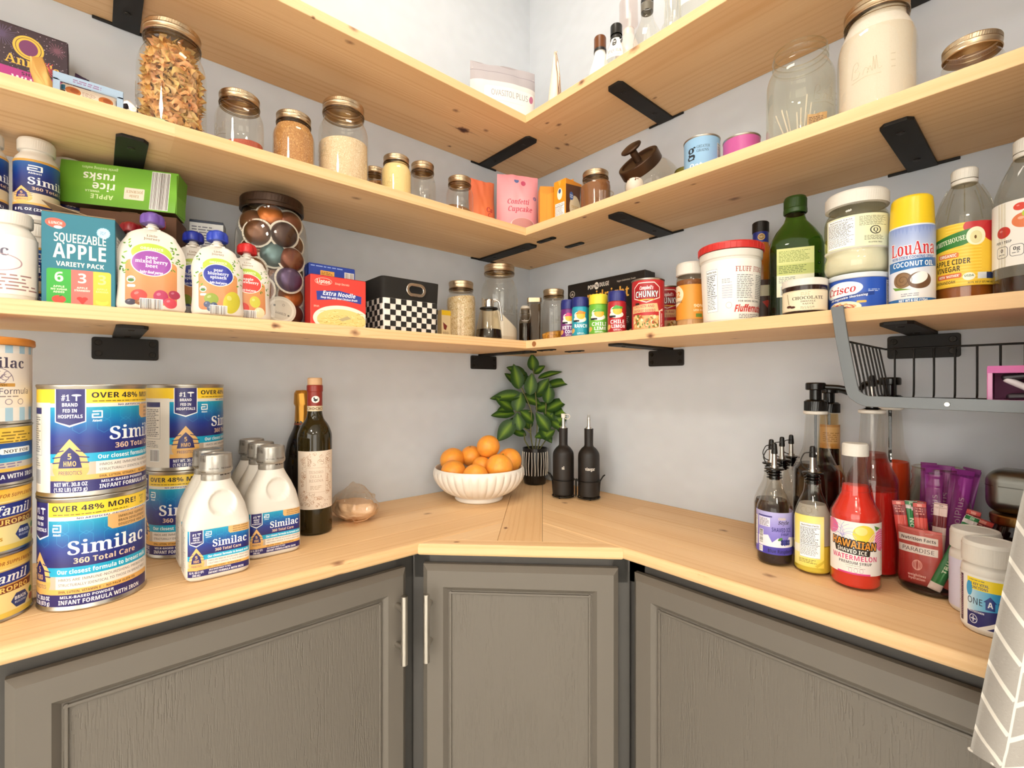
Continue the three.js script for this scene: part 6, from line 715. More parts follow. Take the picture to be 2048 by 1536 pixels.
{
  const wineG = std(0x1d1a0c, 0.05), neckG = tint(0x6a5a1e);
  let x = 0.125, z = 0.673, t = thing('wine_bottle', 'dark wine bottle with cream ornament label and red capsule', 'bottle', x, yc, z, face(x, z));
  const r = 0.0305; part(t, 'bottle', lat([[0, 0.002], [r * 0.9, 0], [r, 0.004], [r, 0.172], ...sm([[r, 0.172], [r * 0.97, 0.185], [r * 0.78, 0.2], [r * 0.52, 0.212], [0.0128, 0.226], [0.0122, 0.24]], 24), [0.0122, 0.27], [0, 0.27]]), std(0x2a220c, 0.05)); part(t, 'wine', lat([[0, 0.004], [r * 0.95, 0.006], [r * 0.95, 0.16], [0, 0.16]]), std(0x0c0504, 0.2));
  part(t, 'label', band(r + 0.0003, 0.048, 0.154, 0.08, 2.5), print(520, 720, (g, w, h) => { R(g, '#ecdccb', 0, 0, w, h); for (let i = 0; i < 260; i++) { const X = rr(60, w - 60), Y = rr(30, h - 30); if (X > 130 && X < 390 && Y > 190 && Y < 520) continue; g.strokeStyle = ['#a87650', '#b88a64', '#986844'][i % 3]; g.lineWidth = 3; g.beginPath(); g.arc(X, Y, rr(7, 20), rnd() * 6, rnd() * 6 + 3.6); g.stroke(); } R(g, '#ecdccb', 136, 200, 248, 316); g.strokeStyle = '#c8a88c'; g.lineWidth = 3; g.strokeRect(142, 206, 236, 304); ['TESORO', 'DELLA', 'REGINA'].forEach((s, i) => T(g, s, 260, 262 + i * 52, 46, '#b89a82', { f: 'serif', b: 0, w: [170, 140, 170][i] })); FP(g, 190, 430, 150, 3, 18, '#c0a48a'); }, 0.6));
  part(t, 'capsule', lat([[0.0130, 0.232], [0.0134, 0.236], [0.0132, 0.262], [0.0142, 0.263], [0.0142, 0.2735], [0.0132, 0.275]]), P(0x8c2b1e, 0.35)); part(t, 'neck_strip', band(0.0134, 0.226, 0.236, 0, 5), print(300, 64, (g, w, h) => { R(g, '#d8c8a8', 0, 0, w, h); g.strokeStyle = '#8a6a3a'; g.lineWidth = 4; for (let i = 0; i < 8; i++) { g.beginPath(); g.arc(20 + i * 38, 32, 15, 0, 7); g.stroke(); } T(g, 'DOCG', 150, 32, 34, '#6a4a2a'); })); part(t, 'neck_seal', band(0.0137, 0.239, 0.257, 0.1, 1.5), print(128, 128, (g) => { R(g, '#8c2b1e', 0, 0, 128, 128); E(g, '#f2ece4', 64, 64, 46); E(g, '#15110f', 62, 72, 20, 16); E(g, '#15110f', 48, 48, 9, 12); PG(g, '#15110f', [[74, 70], [92, 40], [84, 84]]); R(g, '#15110f', 58, 84, 5, 16); })); part(t, 'cork', lat([[0.0128, 0.274], [0.0128, 0.287], [0.0115, 0.2885], [0, 0.2885]]), P(0xd8b088, 0.8));
  x = 0.055; z = 0.672; t = thing('sparkling_wine_bottle', 'dark bottle with gold foil neck behind the wine bottle', 'bottle', x, yc, z, face(x, z)); part(t, 'bottle', lat([[0, 0.002], [0.032, 0], [0.035, 0.004], [0.035, 0.11], ...sm([[0.035, 0.11], [0.0335, 0.135], [0.028, 0.165], [0.018, 0.19], [0.015, 0.205]], 20), [0.014, 0.23], [0, 0.23]]), std(0x17120c, 0.06)); const gf = lat([[0.0155, 0.2], [0.0152, 0.232], [0.0172, 0.238], [0.0168, 0.258], [0.014, 0.264], [0, 0.265]], 40), gp = gf.attributes.position; for (let i = 0; i < gp.count; i++) { const k = 1 + (vn(gp.getX(i) * 500, gp.getY(i) * 300) - 0.5) * 0.12; gp.setX(i, gp.getX(i) * k); gp.setZ(i, gp.getZ(i) * k); } gf.computeVertexNormals(); part(t, 'gold_foil', gf, std(0xc08a3a, 0.35, { metalness: 0.8 })); part(t, 'neck_band', lat([[0.0168, 0.19], [0.0162, 0.2]]), P(0x7a3a1c));
  // snack bag lying down
  t = thing('plastic_bag', 'crumpled clear plastic bag of brown crumbs beside the wine bottle', 'bag', 0.1, yc, 0.585, 0.5); const bg = new THREE.SphereGeometry(1, 64, 40), bp = bg.attributes.position; for (let i = 0; i < bp.count; i++) { let X = bp.getX(i), Y = bp.getY(i), Z = bp.getZ(i); const peak = Math.max(0, Y) * Math.exp(-((X - 0.0) ** 2 + (Z + 0.1) ** 2) * 1.6), n = (vn(X * 5 + 3, Z * 5 + Y * 4) - 0.5) * 0.22 + (vn(X * 13, Y * 13 + Z * 9) - 0.5) * 0.08; bp.setXYZ(i, (X * (1 + n)) * 0.052, Math.max(0.0006, (Y * 0.55 + 0.5 + peak * 0.5 + n * 0.5) * 0.049), (Z * (1 + n)) * 0.036); } bg.computeVertexNormals();
  part(t, 'film', bg, tint(0xfaeede, { roughness: 0.05 })); const inn = bg.clone(), ip = inn.attributes.position; for (let i = 0; i < ip.count; i++) ip.setXYZ(i, ip.getX(i) * 0.9, Math.min(0.036, ip.getY(i) * 0.82) + 0.001, ip.getZ(i) * 0.9); inn.computeVertexNormals(); part(t, 'crumbs', inn, std(0xe0c0a0, 0.6)); const tail = new THREE.PlaneGeometry(0.055, 0.03, 24, 10), tp = tail.attributes.position; for (let i = 0; i < tp.count; i++) { const X = tp.getX(i), Y = tp.getY(i); tp.setXYZ(i, X * (0.6 + Y * 12) + 0.02, 0.004 + 0.006 * Math.abs(vn(X * 120, Y * 90)) , Y + 0.038); } tail.computeVertexNormals(); part(t, 'loose_end', tail, tint(0xe8cdb4, { roughness: 0.25 })); part(t, 'twist_tie', tube([[0.02, 0.012, 0.034], [0.035, 0.01, 0.042], [0.05, 0.012, 0.03], [0.058, 0.02, 0.026]], 0.0011, 20, 6), P(0xb8865a));
}
// ---------- corner: fruit bowl, plant, cruets ----------
{
  const bx = 0.128, bz = 0.288, prof = [[0.052, 0], [0.056, 0.001], [0.058, 0.005], [0.0565, 0.010], [0.06, 0.0125], [0.078, 0.021], [0.095, 0.036], [0.1055, 0.053], [0.1085, 0.066], [0.1075, 0.0745], [0.1055, 0.0785]];
  const t = thing('fruit_bowl', 'white fluted ceramic fruit bowl full of oranges', 'bowl', bx, yc, bz), seg = 420, pts = sm(prof, 60), g = new THREE.LatheGeometry(pts.map((q) => V2(...q)), seg), p = g.attributes.position;
  for (let i = 0; i < p.count; i++) { const x = p.getX(i), y = p.getY(i), z = p.getZ(i), R0 = Math.hypot(x, z), f = Math.atan2(x, z), m = Math.min(1, Math.max(0, (y - 0.011) / 0.014)) * Math.min(1, Math.max(0, (0.0755 - y) / 0.012)), k = Math.abs(Math.sin(f * 17)), R1 = R0 + m * 0.0052 * (Math.sqrt(k) - 0.7); p.setX(i, x * R1 / R0); p.setZ(i, z * R1 / R0); } g.computeVertexNormals();
  const cer = std(0xefe9e0, 0.38); part(t, 'bowl', g, cer); part(t, 'inside', lat(sm([[0, 0.012], [0.045, 0.014], [0.074, 0.026], [0.095, 0.044], [0.102, 0.06], [0.102, 0.073], [0.1035, 0.0788], [0.1055, 0.0785]], 40), 96), cer); part(t, 'underside', lat([[0, 0.003], [0.05, 0.003], [0.052, 0]], 64), cer);
  const om = dataTex(128, 128, (x, y) => { const k = vn(x / 2.2, y / 2.2), q = vn(x / 20, y / 20); return [248 - 6 * k + 4 * q, 164 - 16 * k + 14 * q, 56 + 8 * k]; }), skin = std(0xffffff, 0.42, { map: om, bumpMap: om, bumpScale: 0.0006 }), og = new THREE.SphereGeometry(1, 48, 32), q = og.attributes.position, ouv = og.attributes.uv;
  for (let i = 0; i < q.count; i++) { const y = q.getY(i), d = Math.hypot(q.getX(i), q.getZ(i)); q.setY(i, y * 0.95 - (y > 0 ? 0.07 * Math.exp(-d * d * 22) : 0)); ouv.setXY(i, ouv.getX(i) * 4, ouv.getY(i) * 2); } og.computeVertexNormals();
  const navel = merge([...Array(7).keys()].map((i) => new THREE.SphereGeometry(0.16, 12, 8).scale(1, 0.5, 0.6).translate(0.16, 0.9, 0).rotateY(i * 0.9))), stem = lat([[0, 0.9], [0.1, 0.9], [0.09, 0.92], [0, 0.915]], 8);
  const RX = 0.6593, RZ = -0.7518, TX = 0.7518, TZ = 0.6593; // across and towards the room
  [[-0.066, 0.092, -0.012, 0.030, 'orange at the left rim of the bowl, upper one', [0.3, 0.5]], [-0.056, 0.071, 0.044, 0.030, 'orange at the left front of the bowl against the rim', [2.6, 0.2]], [-0.021, 0.098, -0.03, 0.027, 'orange behind, left of the topmost one', [0.5, -0.3]], [-0.003, 0.067, 0.071, 0.0295, 'orange front and centre, lowest behind the rim', [2.9, 0]], [0.022, 0.125, -0.006, 0.028, 'topmost orange with a raised navel', [0.35, -1.0]], [0.008, 0.080, 0.012, 0.024, 'smaller orange half covered under the topmost one', [2.5, 0.4]], [0.050, 0.083, 0.041, 0.0322, 'large orange front right of centre', [2.8, -0.3]], [0.072, 0.088, -0.021, 0.0312, 'orange at the right rim of the bowl', [0.4, -0.5]]].forEach(([a, h, d, r, l, rot], i) => {
    const o = thing('orange', l, 'orange', bx + RX * a + TX * d, yc + h, bz + RZ * a + TZ * d, 0, 'oranges in the white bowl'); o.scale.setScalar(r); o.rotation.set(rot[0], 0.7 * i, rot[1]); part(o, 'peel', og, skin); part(o, i === 4 ? 'navel' : 'stem_scar', i === 4 ? navel : stem, i === 4 ? skin : P(0x8a7a34)); });
  // potted plant
  const px = 0.088, pz = 0.062, pl = thing('potted_plant', 'leafy green potted plant in a black pot with white stripes, in the corner', 'plant', px, yc, pz, face(px, pz)), pr = [[0.026, 0], [0.0295, 0.001], [0.031, 0.006], [0.034, 0.02], [0.0362, 0.045], [0.0358, 0.075], [0.034, 0.095], [0.0345, 0.099], [0.033, 0.1], [0.0315, 0.098], [0.031, 0.09], [0, 0.088]];
  part(pl, 'pot', lat([[0, 0.001], ...pr]), std(0x15110e, 0.3)); const st = []; for (let i = 0; i < 26; i++) { const f = i * 2 * PI / 26, wob = i * 1.7; st.push(tube([...Array(6).keys()].map((k) => { const y = 0.026 + k * 0.0128, R1 = [0.0349, 0.0358, 0.0364, 0.0363, 0.0356, 0.0348][k], F = f + 0.014 * Math.sin(wob + k * 1.2); return [Math.sin(F) * R1, y, Math.cos(F) * R1]; }), 0.0011, 14, 5)); } const sp = part(pl, 'white_stripes', merge(st), P(0xece6da)); part(pl, 'soil', lat([[0, 0.09], [0.03, 0.089]]), P(0x241a12, 0.9));
  const leafG = (() => { const nx = 8, ny = 14, Pp = [], C = [], I = []; for (let j = 0; j <= ny; j++) for (let i = 0; i <= nx; i++) { const u = i / nx * 2 - 1, v = j / ny, w = 0.5 * Math.pow(Math.sin(PI * Math.pow(v, 0.82)), 0.8) * (1 - 0.15 * v); Pp.push(u * w, v, 0.10 * Math.abs(u) * w * 2 - 0.22 * v * v + 0.05 * Math.sin(v * 14) * Math.abs(u) * 0.25); const c = Math.exp(-u * u * 7) * Math.sin(PI * v), vein = Math.abs(u) < 0.08 ? 0.05 : 0, k = 0.5 + 0.5 * Math.sin(v * 34 - Math.abs(u) * 6); C.push(0.022 + 0.15 * c + vein, 0.06 + 0.25 * c + vein + 0.02 * k, 0.012 + 0.02 * c); } const s = nx + 1; for (let j = 0; j < ny; j++) for (let i = 0; i < nx; i++) { const a = j * s + i; I.push(a, a + 1, a + s, a + 1, a + s + 1, a + s); } const g = new THREE.BufferGeometry(); g.setAttribute('position', new THREE.Float32BufferAttribute(Pp, 3)); g.setAttribute('color', new THREE.Float32BufferAttribute(C, 3)); g.setIndex(I); g.computeVertexNormals(); return g; })();
  const leafM = new THREE.MeshPhysicalMaterial({ vertexColors: true, roughness: 0.5, specularIntensity: 0.6, side: THREE.DoubleSide, transmission: 0.12, thickness: 0 });
  // base across, base height, tip across, tip height (cm from the pot's middle and the worktop), depth, width
  const LV = [[-0.5, 31.3, -0.6, 35.3, 0, 2.1], [-0.3, 30.6, 2.2, 32.6, -0.5, 1.5], [-2.6, 30.2, -6.8, 32.2, 0, 1.9], [0.8, 29.2, 6.2, 31.2, -0.5, 1.4], [3, 27, 9.2, 28.6, 0, 2.1], [-4.4, 26.2, -5.4, 32, 1.2, 2.4], [-4.4, 27.4, -7.7, 30.4, -1, 1.8], [-2.6, 28.6, -4.2, 31, -1.2, 1.9], [-1.4, 24.6, -0.9, 29.6, 2, 2.2], [-3.6, 24.6, -11, 24.2, 0.6, 2.2], [3.4, 22.2, 4, 27, 0.4, 2.1], [2.2, 24.2, -0.6, 27, -1, 2.2], [-6, 20.4, -10, 23.8, 1, 2.5], [-5, 20, -4, 24.6, 1.8, 2.4], [-4, 24.4, 1.2, 22.4, -0.6, 2], [-5.6, 19.4, -11.2, 19.4, 0.4, 2.3], [-6.2, 21, -9.8, 20.6, -1, 2], [-0.4, 17.2, -3.2, 20, 1, 2.4], [-4, 14.8, -4.9, 19, 2, 2.3], [-5.8, 17.6, -9.6, 13, 1.4, 2.7], [3.2, 20.2, 8.2, 23.2, -0.8, 2.4], [2.4, 20.2, 6.2, 18, -0.6, 2.2], [7.6, 17.6, 10.4, 17.8, -1, 2], [6.8, 18.6, 10.2, 15.6, -1.4, 2.2], [4, 14.6, 1, 19, 1.4, 2.2], [3.2, 15.4, 4.6, 19, 0, 2], [8, 13.6, 10.8, 11.9, -1, 1.3], [1.5, 16, 4.2, 12.4, 0.8, 2], [-2.4, 13.2, -6.6, 15, 0, 1.7], [3.6, 13.8, 0.6, 13.4, 1, 1.7], [0.2, 20.4, 3.8, 21.8, -1.4, 2.1], [-1, 28, -4.6, 29.6, -1.6, 2], [1.4, 26.6, 4.4, 25.4, -1.4, 2], [-3, 22.4, -6.4, 22.4, -1.2, 2.2], [5, 16.6, 8.4, 18.8, 0.6, 2], [-1.6, 15, -2.2, 18, -0.6, 1.8], [5.5, 19, 9.4, 20.6, 0.2, 2.1], [6, 15.8, 9.8, 13.8, -0.8, 2], [4.6, 17.4, 7.6, 15.6, 0.8, 2], [2, 12.6, 4.8, 14.8, 1.6, 2], [-3.4, 16.6, -7.4, 17.2, -0.4, 2], [0.6, 25, 3.2, 28.6, 0.6, 2]];
  const up = V3(0, 1, 0), M = new THREE.Matrix4();
  LV.forEach(([a, b, c, d, z, w], i) => { const o = new THREE.Mesh(leafG, leafM); o.name = 'leaf'; o.castShadow = o.receiveShadow = true; const A = V3(a / 100, b / 100, z / 100 - 0.004), Bp = V3(c / 100, d / 100, z / 100 + rr(-0.008, 0.014)), Y = Bp.clone().sub(A), L = Y.length(); Y.normalize(); const Zx = V3(rr(-0.35, 0.35), 0.75 + rr(-0.2, 0.2), 0.9); Zx.addScaledVector(Y, -Zx.dot(Y)).normalize(); const X = Y.clone().cross(Zx); M.makeBasis(X, Y, Zx); o.quaternion.setFromRotationMatrix(M); o.position.copy(A); o.scale.set(w / 100 * 1.8, L * 1.2, L * 0.7); pl.add(o); });
  const stems = [[[0, 0.088, 0], [0.006, 0.15, 0.004], [0.004, 0.22, 0], [-0.003, 0.3, 0], [-0.005, 0.32, 0]], [[-0.004, 0.088, 0.004], [-0.012, 0.14, 0.01], [-0.01, 0.2, 0.008], [-0.03, 0.25, 0.006], [-0.042, 0.275, 0.004]], [[0.006, 0.088, 0], [0.018, 0.14, -0.003], [0.03, 0.2, -0.004], [0.03, 0.27, 0]], [[0.008, 0.088, 0.003], [0.03, 0.12, 0], [0.055, 0.15, -0.006], [0.07, 0.18, -0.01]], [[-0.012, 0.2, 0.008], [-0.035, 0.2, 0.008], [-0.055, 0.2, 0.008]], [[-0.012, 0.14, 0.01], [-0.035, 0.16, 0.012], [-0.055, 0.175, 0.01]], [[-0.01, 0.088, 0], [-0.028, 0.12, 0.004], [-0.03, 0.14, 0.006]]];
  for (const s of stems) part(pl, 'stem', tube(s, 0.0017, 30, 7), P(0x6a6a3a, 0.7));
  // cruets in a wire stand
  const ceramic = std(0x1c1714, 0.5), cruet = (label, x, z, word, flip) => { const c = thing('cruet', label, 'bottle', x, yc + 0.006, z, face(x, z)), R0 = 0.0258; part(c, 'bottle', lat([[0, 0.001], [R0 * 0.9, 0], [R0, 0.003], [R0, 0.092], ...sm([[R0, 0.092], [R0 * 0.95, 0.104], [R0 * 0.68, 0.115], [0.0112, 0.121], [0.0105, 0.13]], 16), [0.0108, 0.16], [0.0112, 0.1625], [0.0095, 0.163]]), ceramic); part(c, 'lettering', band(R0 + 0.0003, 0.062, 0.076, word === 'oil' ? -0.02 : 0.12, word === 'oil' ? 0.5 : 1.1), (() => { const m = print(256, 112, (g, w, h) => { g.clearRect(0, 0, w, h); T(g, word, w / 2, h / 2, 80, '#f4f0e8', { f: 'serif', w: word === 'oil' ? 130 : 215 }); }, 0.5); m.alphaTest = 0.5; return m; })());
    part(c, 'pour_tube', merge(cyl(0.0036, 0.0042, 0.03, 0, 0.175, 0, 16), cyl(0.007, 0.008, 0.006, 0, 0.164, 0, 20)), steel); part(c, 'flip_cap', flip ? merge(cyl(0.0058, 0.005, 0.01, 0, 0.193, 0, 18), tube([[0.004, 0.196, 0], [0.013, 0.196, 0.002], [0.016, 0.191, 0.003], [0.012, 0.185, 0.002], [0.003, 0.186, 0]], 0.0011, 24, 6)) : cyl(0.0032, 0.0038, 0.014, 0, 0.19, 0, 16), flip ? P(0xe9e4da) : tint(0xf2eee6, { roughness: 0.3 })); return c; };
  const ax = 0.249, az = 0.121, vx = 0.301, vz = 0.087; cruet('matt black bottle lettered oil in the wire stand', ax, az, 'oil', true); cruet('matt black bottle lettered vinegar in the wire stand', vx, vz, 'vinegar', false);
  const mx = (ax + vx) / 2, mz = (az + vz) / 2, ang = Math.atan2(-(vz - az), vx - ax), half = Math.hypot(vx - ax, vz - az) / 2, ws = thing('cruet_stand', 'black wire stand holding the two black bottles', 'stand', mx, yc, mz, ang), ringP = (y, R1) => [-1, 1].map((s) => new THREE.TorusGeometry(R1, 0.0014, 8, 48).rotateX(PI / 2).translate(s * half, y, 0)), wireM = std(0x15110e, 0.4, { metalness: 0.4 });
  part(ws, 'ring', merge(ringP(0.044, 0.0277)), wireM); part(ws, 'base_ring', merge(ringP(0.0045, 0.0262), [-1, 1].map((s) => box(0.046, 0.0018, 0.003, s * half, 0.0045, 0))), wireM); part(ws, 'handle', merge([-1, 1].map((s) => merge([-1, 1].map((q) => tube([[s * (half + 0.0235), 0.005, q * 0.006], [s * (half + 0.0255), 0.03, q * 0.006], [s * (half + 0.027), 0.043, q * 0.006], [s * (half + 0.034), 0.055, q * 0.005], [s * (half + 0.038), 0.0585, 0]], 0.0015, 24, 7))))), wireM); part(ws, 'foot', merge([-1, 1].flatMap((s) => [-1, 1].map((q) => merge(cyl(0.0012, 0.0012, 0.005, s * (half + 0.006), 0.0035, q * 0.0225, 8), new THREE.SphereGeometry(0.0019, 12, 8).translate(s * (half + 0.006), 0.0019, q * 0.0225))))), wireM); part(ws, 'middle_bar', merge(cyl(0.0013, 0.0013, 0.042, 0, 0.025, 0.005, 8), cyl(0.0013, 0.0013, 0.042, 0, 0.025, -0.005, 8)), wireM);
}
// ---------- worktop, right: syrups ----------
{
  const clear = tint(0xf0eee8), pourG = (y) => ({ cork: merge([0, 1, 2].map((i) => lat([[0.008, y + i * 0.0042], [0.0118 - i * 0.0004, y + 0.001 + i * 0.0042], [0.008, y + 0.0022 + i * 0.0042]], 28)), cyl(0.008, 0.0075, 0.016, 0, y + 0.006, 0, 20), lat([[0, y + 0.0135], [0.0135, y + 0.0135], [0.014, y + 0.015], [0.012, y + 0.0165], [0, y + 0.0168]])), tube: merge(cyl(0.0032, 0.0042, 0.026, 0, y + 0.029, 0, 16), cyl(0.0056, 0.0058, 0.004, 0, y + 0.0185, 0, 16)), tip: merge(lat([[0.0044, y + 0.038], [0.0046, y + 0.04], [0.0036, y + 0.053], [0.0026, y + 0.0545], [0, y + 0.0548]], 20)), strap: tube([[0.002, y + 0.046, 0.003], [-0.010, y + 0.044, 0.006], [-0.0148, y + 0.033, 0.006], [-0.011, y + 0.023, 0.005], [-0.002, y + 0.019, 0.003]], 0.0008, 30, 6) });
  const syrup = (label, x, z, r, o) => {
    const t = thing('syrup_bottle', label, 'bottle', x, yc, z, face(x, z, o.off || 0)), H = o.h || 0.134, sh = o.sh || 0.078;
    part(t, 'bottle', lat([[0, 0.0015], [r * 0.92, 0.0005], [r, 0.004], [r, sh], ...sm([[r, sh], [r * 0.95, sh + 0.009], [r * 0.7, sh + 0.026], [r * 0.5, sh + 0.038], [0.0105, H - 0.006]], 18), [0.0105, H]]), clear);
    const q = r - 0.0012, lv = o.lv; if (o.syr) part(t, 'syrup', lat(lv < sh ? [[0, 0.003], [q * 0.92, 0.003], [q, 0.006], [q, lv], [0, lv + 0.0003]] : [[0, 0.003], [q * 0.92, 0.003], [q, 0.006], [q, sh], [q * 0.9, lv], [0, lv + 0.0003]]), o.syr);
    if (o.label) part(t, 'label', band(r + 0.0003, o.l0, o.l1, o.la || 0, o.lw || 2.6), o.label);
    if (o.pour !== 0) { const p = pourG(H - 0.004); part(t, 'pourer_cork', p.cork, blackGloss); part(t, 'pourer_tube', p.tube, steel); part(t, 'pourer_cap', p.tip, black); part(t, 'cap_strap', p.strap, black); }
    return t;
  };
  syrup('slim syrup bottle with a blue raspberry label and metal pourer', 0.754, 0.187, 0.0248, { lv: 0.02, syr: std(0x1e1420, 0.12), l0: 0.018, l1: 0.082, lw: 4.2, la: 0.1, label: print(760, 420, (g, w, h) => { R(g, GR(g, 0, 0, 0, h, ['#b8b4e4', '#8a80d4', '#5f54c4']), 0, 0, w, h); PG(g, '#efeaf4', [[180, 250], [300, 230], [340, 300], [400, 250], [470, 330], [520, 240], [640, 260], [640, 340], [180, 350]]); R(g, '#4a42ac', 180, 345, 470, 75); T(g, 'Olde', 440, 60, 34, '#e8d8a0', { f: 'serif', it: 1 }); T(g, 'Style', 460, 98, 50, '#2a2238', { f: 'serif', it: 1, w: 120 }); T(g, 'SHAVED ICE', 440, 170, 56, '#26207a', { w: 210 }); T(g, 'SYRUP', 470, 215, 36, '#26207a', { w: 90 }); for (let i = 0; i < 8; i++) E(g, ['#2c2f7c', '#3a3f96'][i % 2], 440 + (i % 4) * 26, 280 + 26 * (i >> 2), 16); E(g, '#4a8a3a', 420, 262, 26, 12, -0.5); T(g, 'Blue Raspberry', 440, 385, 46, '#1c184a', { w: 290 }); R(g, '#e6e2f0', 190, 60, 130, 90); FP(g, 198, 72, 114, 6, 13, '#445'); R(g, '#2a2470', 180, 40, 160, 12); BAR(g, 198, 190, 46, 130, '#222', false); R(g, '#fff', 190, 350, 50, 60); FP(g, 194, 356, 42, 5, 10, '#222'); NF(g, 20, 60, 140, 300); }) });
  syrup('slim syrup bottle directly behind the blue raspberry one, brown inside', 0.731, 0.136, 0.0262, { lv: 0.086, syr: std(0x4a3426, 0.12), off: 0.3 });
  syrup('slim empty-looking syrup bottle, middle of the three with pourers by the wall', 0.729, 0.083, 0.0255, { lv: 0.05, syr: liq(0x9c3a34), off: -0.2 });
  syrup('slim syrup bottle nearest the wall with a pourer', 0.727, 0.033, 0.024, { lv: 0.05, syr: liq(0x9c3a34), off: 0.1 });
  syrup('slim syrup bottle of pale yellow syrup with a nutrition label', 0.805, 0.182, 0.0246, { lv: 0.042, syr: liq(0xe8d24a), l0: 0.012, l1: 0.086, lw: 1.7, la: -0.25, label: print(420, 560, (g, w, h) => { R(g, GR(g, 0, 0, w, h, ['#f3df6a', '#f6ea9c', '#efd64a']), 0, 0, w, h); R(g, '#f3efdc', 0, 330, 100, 90); NF(g, 100, 80, 270, 380); FP(g, 90, 480, 250, 3, 16, '#6a5a1a'); PG(g, '#d8c040', [[300, 540], [420, 470], [420, 500], [330, 560]]); }) });
  { const t = scene.children[scene.children.length - 1]; part(t, 'frosted_band', lat([[0.0236, 0.043], [0.0236, 0.078], [0.0205, 0.09], [0.0165, 0.1]]), new THREE.MeshPhysicalMaterial({ color: 0xd8d2c6, roughness: 0.9, transmission: 0.5, thickness: 0, side: THREE.DoubleSide })); part(t, 'embossing', merge([-0.5, -0.2, 0.1].map((f, i) => new THREE.TorusGeometry(0.004, 0.0005, 6, 20, i === 1 ? 6.28 : 4.4).translate(0, 0.094, 0.0235).rotateY(f))), embossMat); }
  const wm = std(0xdf3526, 0.12), hw = print(900, 620, (g, w, h) => { R(g, '#f1ebe6', 0, 0, w, h); E(g, '#e06a9a', 90, 90, 120, 90); E(g, '#f2d84a', 560, 140, 150, 110); E(g, '#f6e68a', 520, 100, 80, 50); E(g, '#e85a9a', 830, 200, 120, 130); for (let i = 0; i < 8; i++) { g.strokeStyle = '#f4c0d8'; g.lineWidth = 9; g.beginPath(); g.arc(830, 330, 60 + i * 26, 3.4, 5.4); g.stroke(); } for (let i = 0; i < 18; i++) { g.strokeStyle = ['#b8a8d8', '#8a9ac8', '#c8b8e0'][i % 3]; g.lineWidth = 5; g.beginPath(); g.moveTo(270, 190); g.quadraticCurveTo(270 + Math.cos(i) * 90, 100, 270 + Math.cos(i * 0.35) * 190, 190 - Math.sin(i * 0.35) * 180); g.stroke(); } PG(g, '#5a8a3a', [[700, 30], [820, 60], [730, 90]]);
    T(g, 'HAWAIIAN', 420, 265, 118, '#f2a03c', { w: 640, st: '#231a16', sw: 26, rot: 0.05 }); PG(g, '#231a16', [[150, 300], [640, 325], [630, 395], [170, 370]]); T(g, 'SHAVED ICE', 395, 348, 62, '#f4efe6', { w: 400, rot: 0.05 }); T(g, 'WATERMELON', 430, 425, 80, '#d8487a', { w: 640 }); T(g, 'PREMIUM SYRUP', 440, 485, 46, '#4a4448', { w: 440 }); FP(g, 320, 515, 260, 1, 14, '#998'); R(g, '#887', 330, 540, 240, 3); g.strokeStyle = '#b07a90'; g.lineWidth = 4; for (const [X, k] of [[380, 0], [450, 1], [520, 2]]) { g.beginPath(); k === 1 ? g.arc(X, 570, 24, 0, 7) : g.roundRect(X - 20, 548, 40, 44, 8); g.stroke(); } R(g, '#d8408a', 200, 600, 440, 20); FP(g, 830, 300, 60, 18, 15, '#998'); }, 0.35);
  let x = 0.86, z = 0.192, t = thing('syrup_bottle', 'wide bottle of red watermelon syrup with a white cap', 'bottle', x, yc, z, face(x, z)); const r = 0.029;
  part(t, 'bottle', lat([[0, 0.0015], [r * 0.93, 0.0005], [r, 0.004], [r, 0.094], ...sm([[r, 0.094], [r * 0.97, 0.103], [r * 0.72, 0.118], [0.0172, 0.128], [0.0145, 0.15], [0.0125, 0.176]], 20), [0.0125, 0.182]]), clear); part(t, 'syrup', lat([[0, 0.003], [r * 0.88, 0.003], [r * 0.955, 0.006], [r * 0.955, 0.094], [r * 0.93, 0.102], [r * 0.7, 0.1165], [0.016, 0.126], [0.0148, 0.138], [0, 0.138]]), wm); part(t, 'label', band(r + 0.0003, 0.022, 0.092, 0.02, 2.7), hw); part(t, 'cap', merge(knurl(0.0152, 0.178, 0.193, 60, 0.0003), lat([[0.013, 0.1775], [0.0152, 0.178]]), lat([[0.0152, 0.193], [0.0142, 0.195], [0, 0.195]])), whiteCap); part(t, 'neck_ribs', merge([0, 1, 2, 3].map((i) => new THREE.TorusGeometry(0.0165 - i * 0.0009, 0.0004, 6, 40).rotateX(PI / 2).translate(0, 0.13 + i * 0.007, 0))), clear);
  const pumpHead = (t, y, dir, m = blackGloss) => { part(t, 'pump_collar', merge(knurl(0.0155, y, y + 0.015, 40, 0.0006), lat([[0.0155, y + 0.015], [0.013, y + 0.0175], [0.0085, y + 0.018]])), m); part(t, 'pump_head', merge(cyl(0.0085, 0.0085, 0.016, 0, y + 0.026, 0, 24), lat([[0, y + 0.033], [0.0135, y + 0.033], [0.0142, y + 0.035], [0.0142, y + 0.043], [0.013, y + 0.045], [0, y + 0.0455]])), m); part(t, 'pump_spout', tube([[0, y + 0.0385, 0], [0.03, y + 0.037, 0], [0.045, y + 0.033, 0], [0.052, y + 0.026, 0]].map(([a, b]) => [a * Math.cos(dir), b, -a * Math.sin(dir)]), 0.0042, 24, 10), m); };
